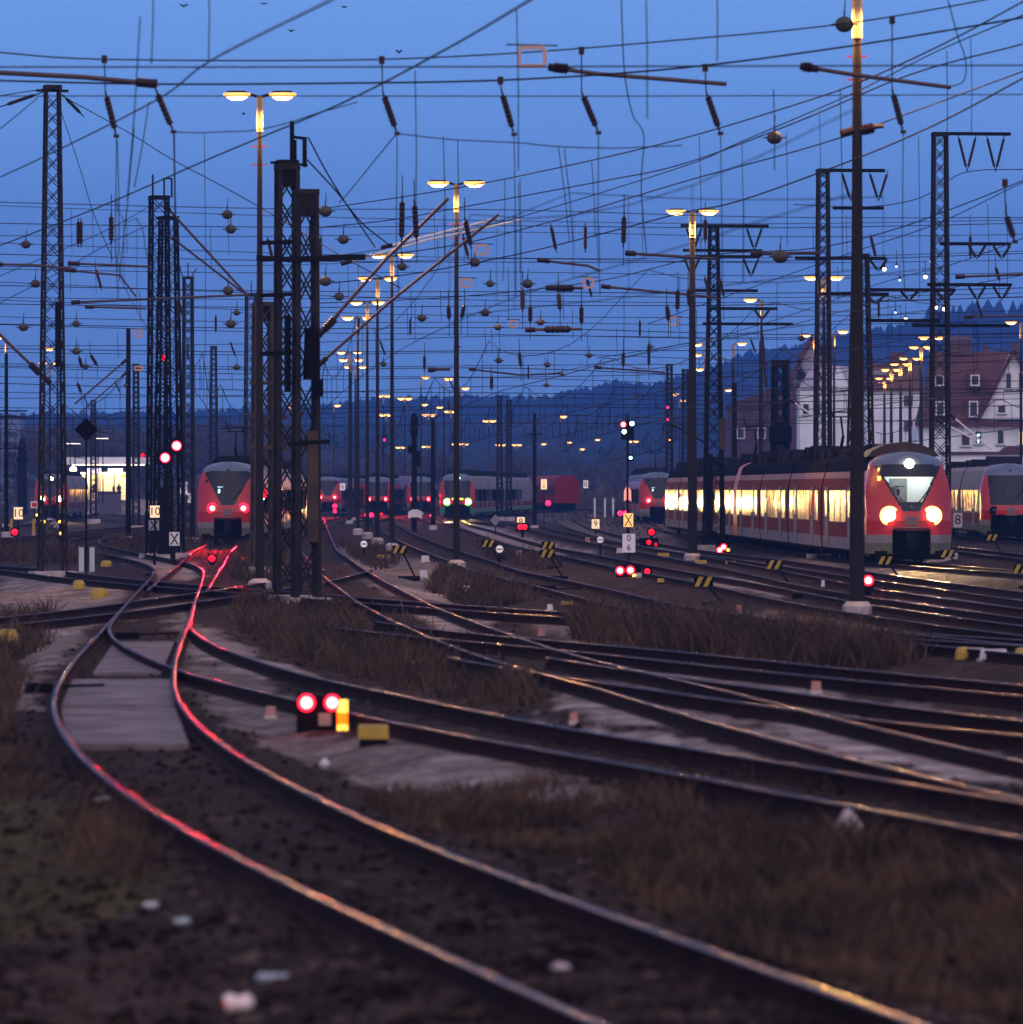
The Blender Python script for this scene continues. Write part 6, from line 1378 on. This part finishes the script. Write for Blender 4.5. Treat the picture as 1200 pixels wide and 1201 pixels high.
# tower block at the left edge
s5 = 9; d5 = F / s5
t = thing('tower_block', 'pale blue tower block with dark balcony bands at the left edge', 'building', ((12 - XC) / s5, d5, 0), 0)
MB().box((0, 5, zb(490, s5) / 2), (2.4, 9, zb(490, s5))).build('wall', mat('pale_blue_render', (.16, .22, .36), .9), t)
for k in range(7): MB().box((0, .4, 1.6 + k * 1.35), (1.7, .5, .55)).build('balcony', M_TGLASS, t)
MB().box((0, 5, zb(489, s5)), (2.7, 9.3, .3)).build('roof', M_DSTEEL, t)
t = thing('dark_chimney_stack', 'dark rounded stack right of the tower block', 'chimney', ((26.5 - XC) / 12, F / 12, 0), 0)
MB().lathe([(.5, 0), (.45, 5.2), (.42, 6.6), (.3, 7.2), (.01, 7.5)], (0, 0, 0), 14).build('shaft', M_DSTEEL, t); MB().lathe([(.55, 0), (.55, .3)], (0, 0, 5.2), 14).build('ring', M_BLACK, t)
# ------------------------------------------------------------------ platform
s6 = 11.2; d6 = F / s6; l6 = lambda px: (px - 125) / s6; Z6 = lambda py: zb(py, s6)
t = thing('station_platform', 'lit station platform edge at the far left', 'platform', ((125 - XC) / s6, d6, 0), 0)
MB().box((.3, 6, Z6(588) / 2 - .1), (10.5, 12, Z6(588) + .2)).build('base', M_CONC, t); MB().box((.3, 5.9, Z6(587) + .0), (10.7, 12, .12)).build('edge', M_CONC, t)
t = thing('platform_canopy', 'flat pale roofed canopy on columns over the lit platform', 'canopy', ((125 - XC) / s6, d6, 0), 0)
MB().box((0, 3.5, Z6(540.5)), (l6(174) - l6(79), 6, .78)).build('roof', M_WALL, t)
for px in (84, 111, 149, 152, 170): MB().box((l6(px), 3.0, (Z6(587) + Z6(544)) / 2), (.22, .3, Z6(544) - Z6(587) - .04)).build('column', M_DSTEEL, t)
MB().box((0, 3.5, Z6(545) - .02), (7.4, 3, .05)).build('ceiling_lamp', E_ROOM, t)
t = thing('waiting_shelter', 'warm lit glass shelter under the platform canopy', 'shelter', ((115 - XC) / s6, d6 + 2, 0), 0)
k = 3.9; zf = Z6(587) + .07; z6 = MB().box((0, 3, zf + 1.45), (6.4, .1, 2.9)).build('back_wall', mat('warm_shelter_wall', (.8, .72, .5), .7), t)
for x in (-3.1, -1.5, 0, 1.5, 3.1): MB().box((x, 1.6, zf + 1.45), (.1, .1, 2.9)).build('mullion', M_DSTEEL, t)
MB().box((0, 2.6, zf + .5), (2.4, .4, .9)).build('bench', M_CONC, t)
MB().box((0, 2.3, zf + 2.8), (6.2, .5, .08)).build('lamp_strip', E_ROOM, t)
for px, lb in ((110.5, 'left'), (136, 'right')):
    t = thing('platform_sign', 'violet white lit sign hanging under the canopy, %s one' % lb, 'sign', ((px - XC) / s6, d6 - .3, 0), 0, 'lit platform signs')
    MB().box((0, 0, Z6(552.5)), (17.5 / s6, .14, .55)).build('panel', E_SIGN, t); MB().tube([(-.5, 0, Z6(550)), (-.5, 0, Z6(545))], .03, 6).build('hanger', M_DSTEEL, t); MB().tube([(.5, 0, Z6(550)), (.5, 0, Z6(545))], .03, 6).build('hanger', M_DSTEEL, t)
for px, py, hh in ((89, 520, 1), (121.5, 514, 2)):
    t = thing('platform_lamp', '%s twin-post lamp with a flat lit head over the platform' % ('left' if hh == 1 else 'right'), 'lamp post', ((px - XC) / s6, d6 - 4, Z6(590)), 0, 'flat-headed platform lamps')
    hZ = zb(py, F / (d6 - 4)) - Z6(590)
    for dx in (-.25, .25): MB().tube([(dx, 0, 0), (dx, 0, hZ)], .06, 8).build('post', M_POLE if hh == 1 else M_DSTEEL, t)
    MB().box((0, 0, hZ + .05), (1.7, .3, .12)).build('head', M_DSTEEL, t); MB().box((0, 0, hZ - .03), (1.6, .26, .05)).build('tube_lamp', E_TUBE, t)
t = thing('globe_lamp', 'bright round globe lamp on the platform', 'lamp', ((90.5 - XC) / s6, d6 - 5, Z6(588)), 0)
gz_ = zb(551, F / (d6 - 5)) - Z6(588); MB().tube([(0, 0, 0), (0, 0, gz_)], .05, 8).build('post', M_DSTEEL, t); MB().ball((0, 0, gz_), .36, 16, 10).build('globe', mat('globe_glow', (1, .9, .6), .3, emit=(1, .82, .45), es=10), t, smooth=True)
t = thing('kiosk', 'dark cabin standing on the platform below the right lamp', 'kiosk', ((130 - XC) / s6, d6 - 1.5, 0), 0)
MB().box((0, 0, Z6(590)), (2.3, 2, 2.2)).build('wall', mat('violet_grey_cabin', (.10, .08, .12), .8), t); MB().box((0, 0, Z6(577.4)), (2.5, 2.2, .12)).build('roof', M_DSTEEL, t)
t = thing('yellow_sign', 'small yellow triangular lit sign at the end of the canopy', 'sign', ((149 - XC) / s6, d6 - .5, 0), 0)
MB().prism([(-.7, Z6(560)), (.5, Z6(560)), (.1, Z6(552))], .1, (0, 0, 0)).build('panel', mat('yellow_lit', (1, .8, .1), .4, emit=(1, .7, .1), es=1.0), t); MB().tube([(0, .1, Z6(587)), (0, .1, Z6(556))], .04, 6).build('post', M_DSTEEL, t)
def person(label, px, d, z0, coat, facing=0, h=1.75):
    """standing figure grown from a joint skeleton"""
    k = h / 1.75
    J = {'pel': (0, 0, .95), 'chest': (0, .02, 1.30), 'neck': (0, 0, 1.48), 'head': (0, -.02, 1.60), 'top': (0, 0, 1.72), 'hl': (-.10, 0, .90), 'kl': (-.12, -.04, .50), 'al': (-.12, .03, .08), 'tl': (-.13, -.14, .03), 'hr': (.10, 0, .90), 'kr': (.12, -.02, .50), 'ar': (.12, .05, .08), 'tr': (.14, -.12, .03),
         'sl': (-.19, .0, 1.40), 'el': (-.25, .03, 1.14), 'wl': (-.24, -.08, .90), 'fl': (-.24, -.12, .80), 'sr': (.19, .0, 1.40), 'er': (.25, .03, 1.14), 'wr': (.24, -.10, .92), 'fr': (.23, -.15, .83)}
    rad = {'pel': .16, 'chest': .17, 'neck': .065, 'head': .105, 'top': .07, 'hl': .10, 'kl': .07, 'al': .045, 'tl': .04, 'hr': .10, 'kr': .07, 'ar': .045, 'tr': .04, 'sl': .07, 'el': .05, 'wl': .035, 'fl': .03, 'sr': .07, 'er': .05, 'wr': .035, 'fr': .03}
    E_ = [('pel', 'chest'), ('chest', 'neck'), ('neck', 'head'), ('head', 'top'), ('pel', 'hl'), ('hl', 'kl'), ('kl', 'al'), ('al', 'tl'), ('pel', 'hr'), ('hr', 'kr'), ('kr', 'ar'), ('ar', 'tr'), ('chest', 'sl'), ('sl', 'el'), ('el', 'wl'), ('wl', 'fl'), ('chest', 'sr'), ('sr', 'er'), ('er', 'wr'), ('wr', 'fr')]
    ks = list(J); me = bpy.data.meshes.new('person'); me.from_pydata([tuple(c * k for c in J[q]) for q in ks], [(ks.index(a), ks.index(b)) for a, b in E_], [])
    o = bpy.data.objects.new('person', me); COL.objects.link(o); md = o.modifiers.new('s', 'SKIN'); 
    for i, q in enumerate(ks): me.skin_vertices[0].data[i].radius = (rad[q] * k, rad[q] * k)
    me.skin_vertices[0].data[0].use_root = True; o.modifiers.new('u', 'SUBSURF').levels = 1
    dg = bpy.context.evaluated_depsgraph_get(); m2 = bpy.data.meshes.new_from_object(o.evaluated_get(dg)); o.modifiers.clear(); o.data = m2; m2.materials.append(coat)
    for p_ in m2.polygons: p_.use_smooth = True
    o.location = ((px - XC) * d / F, d, z0); o.rotation_euler = (0, 0, facing); tag(o, label, 'person', 'people waiting on the platform')
C1_ = mat('dark_coat', (.02, .02, .03), .9)
zf0 = Z6(587) + .06
person('person in dark clothes standing under the left lit sign', 111, d6 + 1.0, zf0, C1_, .3)
person('person in a dark coat near the right end of the canopy', 140, d6 + .3, zf0, C1_, -.4)
person('person in dark clothes beside the kiosk on the platform', 134, d6 + .6, zf0, mat('grey_coat', (.05, .04, .06), .9), 1.2, 1.68)
# work lights on the hill
WL = [(1037, 316, 0), (1051, 313, 1), (1055, 329, 1), (1091, 307, 1), (1085, 325, 0), (1062, 375, 0), (1050, 367, 1), (1097, 361, 0), (1107, 363, 0), (783, 478, 2), (783, 492, 2), (451, 516, 2)]
for i, (x, y, k) in enumerate(sorted(WL)):
    s_ = 24 if k < 2 else 20; c = P(x, y, F / s_); t = thing('hung_lamp', 'small %s light hung in the wires, %s' % (['orange white', 'pale', 'red'][k], nth(i, len(WL))), 'lamp', tuple(c), 0, 'small lights hung in the wires')
    MB().ball((0, 0, 0), (.09, .05, .08)[k], 10, 7).build('bulb', (E_SPARK, mat('pale_glow', (1, 1, 1), .3, emit=(.85, .92, 1), es=2.2), E_PINK)[k], t); MB().lathe([(.06, 0), (.03, .12)], (0, 0, .08), 8).tube([(0, 0, .2), (0, 0, .8)], .012, 4).build('socket', M_DSTEEL, t)

# ------------------------------------------------------------------ hills, woods, trees
def hill(name, ridge, d, depth, m_, bump, seed, z_base=-1):
    rng = np.random.default_rng(seed); xs = np.arange(ridge[0][0], ridge[-1][0] + 1, 4.0); ys_ = np.interp(xs, [r[0] for r in ridge], [r[1] for r in ridge])
    s_ = F / d; Xw = (xs - XC) / s_; Zw = H - (ys_ - YH) / s_; rows = 26; vs = []; fs = []; n = len(xs)
    for j in range(rows):
        u = j / (rows - 1); f = math.sin(min(1, u * 1.25) * math.pi / 2) if u < .8 else math.cos((u - .8) / .2 * math.pi / 2) ** .5 if u < 1 else 0
        yy = d - depth * .8 + depth * u
        for i in range(n):
            sc_ = yy / d
            vs.append((Xw[i] * sc_, yy, z_base + (Zw[i] - z_base) * f * (.97 + bump * (vnoise(Xw[i] * .01, yy * .01, 1.0) * .3 + rng.normal(0, .35)) if u < .97 else f)))
    for j in range(rows - 1):
        for i in range(n - 1): a = j * n + i; fs.append((a, a + 1, a + n + 1, a + n))
    m = MB(); m.v = [tuple(map(float, v)) for v in vs]; m.f = fs; m.mi = [0] * len(fs)
    o = m.build(name, m_, None, smooth=True); tag(o, kind='structure'); return Xw, Zw
M_FOREST = mat('winter_forest', (.012, .020, .020), .95, 0, .6, .02, col2=(.035, .045, .042), spec=.05)
RID = [(-260, 480), (-60, 486), (100, 484), (250, 480), (380, 474), (450, 465), (560, 464), (640, 463), (700, 453), (728, 445), (760, 452), (830, 432), (880, 411), (950, 402), (1000, 391), (1040, 383), (1080, 376), (1120, 372), (1200, 368), (1500, 350)]
hill('wooded_hill', [(a, b + 10) for a, b in RID], 3500, 1100, M_FOREST, .02, 1)
hill('lower_hill', [(-300, 505), (100, 500), (380, 495), (600, 490), (760, 486), (900, 476), (1050, 470), (1500, 455)], 2200, 600, M_FOREST, .03, 2)
def canopy_mesh(pts, cone=True, seed=0):
    rng = random.Random(seed); m = MB()
    for x, y, z, r, h in pts:
        n = 6; a0 = rng.uniform(0, 6)
        if cone:
            o = len(m.v)
            for lv, (rr, zz_) in enumerate(((1, .1), (.75, .45), (.4, .75), (.02, 1))):
                for k in range(n): a = a0 + 6.283 * k / n; q = rr * r * rng.uniform(.7, 1.2); m.v.append((x + q * math.cos(a), y + q * math.sin(a), z + zz_ * h))
            for lv in range(3):
                for k in range(n): m.f.append((o + lv * n + k, o + lv * n + (k + 1) % n, o + (lv + 1) * n + (k + 1) % n, o + (lv + 1) * n + k)); m.mi.append(0)
    return m
pts = []; rng = random.Random(5)
for k in range(2600):
    px = rng.uniform(-40, 1240); u = rng.random() ** 1.6; d_ = 3500 - 600 * u + 140; ry = np.interp(px, [r[0] for r in RID], [r[1] for r in RID])
    s_ = F / d_; f = math.sin(min(1, ((d_ - (3500 - 880)) / 1100) * 1.25) * math.pi / 2); z = -1 + (H - (ry - YH) / (F / 3500) + 1) * f - 8
    big = 1.0 + (.9 if px > 1080 and rng.random() < .3 else 0) 
    pts.append(((px - XC) / s_, d_, z, rng.uniform(3.0, 5.0) * (.7 + .3 * big), rng.uniform(5, 9) * big))
tag(canopy_mesh(pts).build('far_forest', M_FOREST, None), kind='stuff', label='dense blue forest covering the far ridge', cat='forest')
M_BARK = mat('bare_branches', (.055, .042, .038), .9, 0, .3, 2)
M_TWIG = mat('winter_twigs', (.075, .055, .05), .9, 0, .4, 1)
def bare_tree(seed, h=11.0):
    """trunk with limbs, and a crown of fine twigs"""
    rng = random.Random(seed); tr = MB(); tw = MB()
    def grow(p, d, L_, r, lv):
        q = p; pts = [p]
        for i in range(3):
            d = (d + Vector((rng.uniform(-.22, .22), rng.uniform(-.22, .22), rng.uniform(-.05, .16)))).normalized(); q = q + d * L_ / 3; pts.append(q)
        rs = [r, r * .85, r * .72, r * .6]
        if lv <= 2: tr.tube(pts, rs, 6 if lv == 0 else 4, caps=False)
        else:
            x = d.cross(Vector((rng.uniform(-1, 1), rng.uniform(-1, 1), .3))).normalized() * max(.018, r)
            for i in range(3): tw.add([pts[i] - x, pts[i] + x, pts[i + 1] + x * .6, pts[i + 1] - x * .6], [(0, 1, 2, 3)])
        if lv < 5:
            for k in range((5, 4, 4, 3, 3)[lv]):
                a = rng.uniform(0, 6.28); sp = rng.uniform(.45, .95); u = Vector((math.cos(a), math.sin(a), 0)); nd = (d * (1 - sp * .45) + u * sp * .8 + Vector((0, 0, .12))).normalized()
                grow(pts[rng.choice((1, 2, 3)) if lv else rng.choice((2, 3))], nd, L_ * rng.uniform(.58, .8), r * .52, lv + 1)
    grow(Vector((0, 0, -.5)), Vector((0, 0, 1)), h * .36, h * .022, 0)
    return tr, tw
protos = []
for k in range(4):
    tr, tw = bare_tree(20 + k); t = thing('bare_tree', '', 'tree', (0, 0, 0)); tr.build('trunk', M_BARK, t); tw.build('crown', M_TWIG, t); protos.append(t)
rng = random.Random(9); spots = []
for px in list(range(-20, 330, 15)) + list(range(330, 1010, 21)):
    top = 462 if px < 120 else 470 if px < 180 else 452 if 200 < px < 330 else 508 if px > 620 else 500
    s_ = rng.uniform(7.2, 9.2); spots.append((px + rng.uniform(-6, 6), s_, (YH - top + rng.uniform(-12, 10)) / s_ + H))
spots.sort()
for i, (px, s_, hh) in enumerate(spots):
    k = i % 4; o = protos[k] if i < 4 else copy_tree(protos[k])
    o.location = ((px - XC) / s_, F / s_, -.6); o.rotation_euler = (0, 0, rng.uniform(0, 6.28)); sc_ = hh / 11.5; o.scale = (sc_ * 1.15, sc_ * 1.15, sc_)
    tag(o, 'hazy bare tree behind the trains, %s' % by_mark([max(0, q[0]) for q in spots])[i], 'tree', 'bare trees behind the trains')
# brush hedge at the trees' feet
m = MB(); rg = np.random.default_rng(4)
for k in range(9000):
    px = rg.uniform(-40, 1240); s_ = rg.uniform(6.6, 9.5); x = (px - XC) / s_; y = F / s_; hh = rg.uniform(1.5, 4.5) * (1.25 if px < 340 else 1); w_ = rg.uniform(.25, .7); a = rg.uniform(0, 6.28); z = rg.uniform(-.6, hh - 1)
    dx, dy = math.cos(a) * w_, math.sin(a) * w_; m.add([(x - dx, y - dy, z), (x + dx, y + dy, z + rg.uniform(-.3, .3)), (x + dx * .2 + rg.normal(0, .3), y, z + rg.uniform(.6, 1.6))], [(0, 1, 2)])
tag(m.build('hedge_brush', M_TWIG, None), kind='stuff', label='dark tangled brush at the foot of the tree belt', cat='brush')
# pale smoke from a chimney
# ------------------------------------------------------------------ air, sky, lamp light, camera
hz = MB(); hz.box((0, 2300, 104), (5600, 5000, 215)); ho = hz.build('haze', mat('haze_volume', (1, 1, 1)), None); tag(ho, kind='stuff', label='blue dusk haze over the yard', cat='haze')
hm = bpy.data.materials['haze_volume']; nt = hm.node_tree; nt.nodes.remove(nt.nodes['Principled BSDF']); v = nt.nodes.new('ShaderNodeVolumePrincipled'); v.inputs['Color'].default_value = (.11, .34, 1.0, 1); v.inputs['Density'].default_value = .00027; v.inputs['Anisotropy'].default_value = .2
nt.links.new(v.outputs[0], nt.nodes['Material Output'].inputs['Volume'])
for l in list(nt.links):
    if l.to_socket.name == 'Surface': nt.links.remove(l)
w = bpy.data.worlds.new('World'); SC.world = w; w.use_nodes = True; nt = w.node_tree; bg = nt.nodes['Background']
tc = nt.nodes.new('ShaderNodeTexCoord'); sx = nt.nodes.new('ShaderNodeSeparateXYZ'); nt.links.new(tc.outputs['Generated'], sx.inputs[0])
r = nt.nodes.new('ShaderNodeValToRGB'); e = r.color_ramp.elements       # by elevation
stops = [(0.0, (.25, .48, 1.02)), (.03, (.26, .51, 1.09)), (.06, (.26, .54, 1.16)), (.10, (.26, .54, 1.15)), (.30, (.30, .38, .70)), (1.0, (.38, .32, .46))]
e[0].position, e[0].color = stops[0][0], (*stops[0][1], 1); e[1].position, e[1].color = 1.0, (*stops[-1][1], 1)
for p_, c_ in stops[1:-1]: q = e.new(p_); q.color = (*c_, 1)
nt.links.new(sx.outputs['Z'], r.inputs['Fac'])
# afterglow of the set sun behind the photographer
mr = nt.nodes.new('ShaderNodeMapRange'); mr.inputs['From Min'].default_value = .15; mr.inputs['From Max'].default_value = -1.0; nt.links.new(sx.outputs['Y'], mr.inputs['Value'])
mx = nt.nodes.new('ShaderNodeMix'); mx.data_type = 'RGBA'; nt.links.new(mr.outputs[0], mx.inputs[0]); nt.links.new(r.outputs[0], mx.inputs[6]); mx.inputs[7].default_value = (1.45, 1.20, 1.35, 1)
sk = nt.nodes.new('ShaderNodeTexSky'); sk.sky_type = 'NISHITA'; sk.sun_disc = False; sk.sun_elevation = R(-3.5); sk.sun_rotation = R(180)
ad = nt.nodes.new('ShaderNodeMix'); ad.data_type = 'RGBA'; ad.blend_type = 'ADD'; ad.inputs[0].default_value = .05; nt.links.new(mx.outputs[2], ad.inputs[6]); nt.links.new(sk.outputs[0], ad.inputs[7])
nt.links.new(ad.outputs[2], bg.inputs[0]); bg.inputs[1].default_value = 1.0
su = bpy.data.objects.new('afterglow_sun', bpy.data.lights.new('afterglow_sun', 'SUN')); COL.objects.link(su); su.data.energy = .06; su.data.angle = R(60); su.data.color = (1, .6, .5); su.rotation_euler = (R(72), 0, R(8))
for o in [o for o in bpy.data.objects if o.get('category') == 'lamp post' and o.name.startswith('yard_lamp')]:
    dd = o.location.y
    if dd < 420 or 'row of lamps' in o.get('group', ''):
        for ch in list(o.children_recursive):
            if ch.name.startswith('lamp_glass'):
                zt_ = max(v.co.z for v in ch.data.vertices); xc_ = sum(v.co.x for v in ch.data.vertices) / len(ch.data.vertices)
                li = bpy.data.objects.new('lamp_light', bpy.data.lights.new('lamp_light', 'SPOT')); COL.objects.link(li); li.parent = o
                li.location = (xc_, -.05, zt_ - .30); li.rotation_euler = (R(-38), 0, 0); li.data.spot_size = R(150); li.data.spot_blend = .5; li.data.energy = (1700 if dd < 250 else 450) if dd < 400 else 1400; li.data.color = (1, .50, .14); li.data.shadow_soft_size = .12
cam = bpy.data.objects.new('camera', bpy.data.cameras.new('camera')); COL.objects.link(cam); SC.camera = cam
cam.location = (0, 0, H); cam.rotation_euler = (R(90), 0, 0); cd = cam.data; cd.sensor_width = 36; cd.lens = F / 1200 * 36; cd.shift_y = -(600.5 - YH) / 1200; cd.shift_x = 0
cd.clip_start = .5; cd.clip_end = 9000; cd.dof.use_dof = True; cd.dof.focus_distance = 260; cd.dof.aperture_fstop = 3.1; cd.dof.aperture_blades = 9
SC.view_settings.view_transform = 'Standard'; SC.view_settings.look = 'None'; SC.view_settings.exposure = 0; SC.view_settings.gamma = 1
SC.render.engine = 'CYCLES'; cy = SC.cycles; cy.use_denoising = True; cy.denoiser = 'OPENIMAGEDENOISE'; cy.max_bounces = 5; cy.diffuse_bounces = 2; cy.glossy_bounces = 3; cy.transparent_max_bounces = 12; cy.volume_bounces = 0; cy.sample_clamp_indirect = 6; cy.sample_clamp_direct = 0
cy.use_adaptive_sampling = True; cy.adaptive_threshold = .02
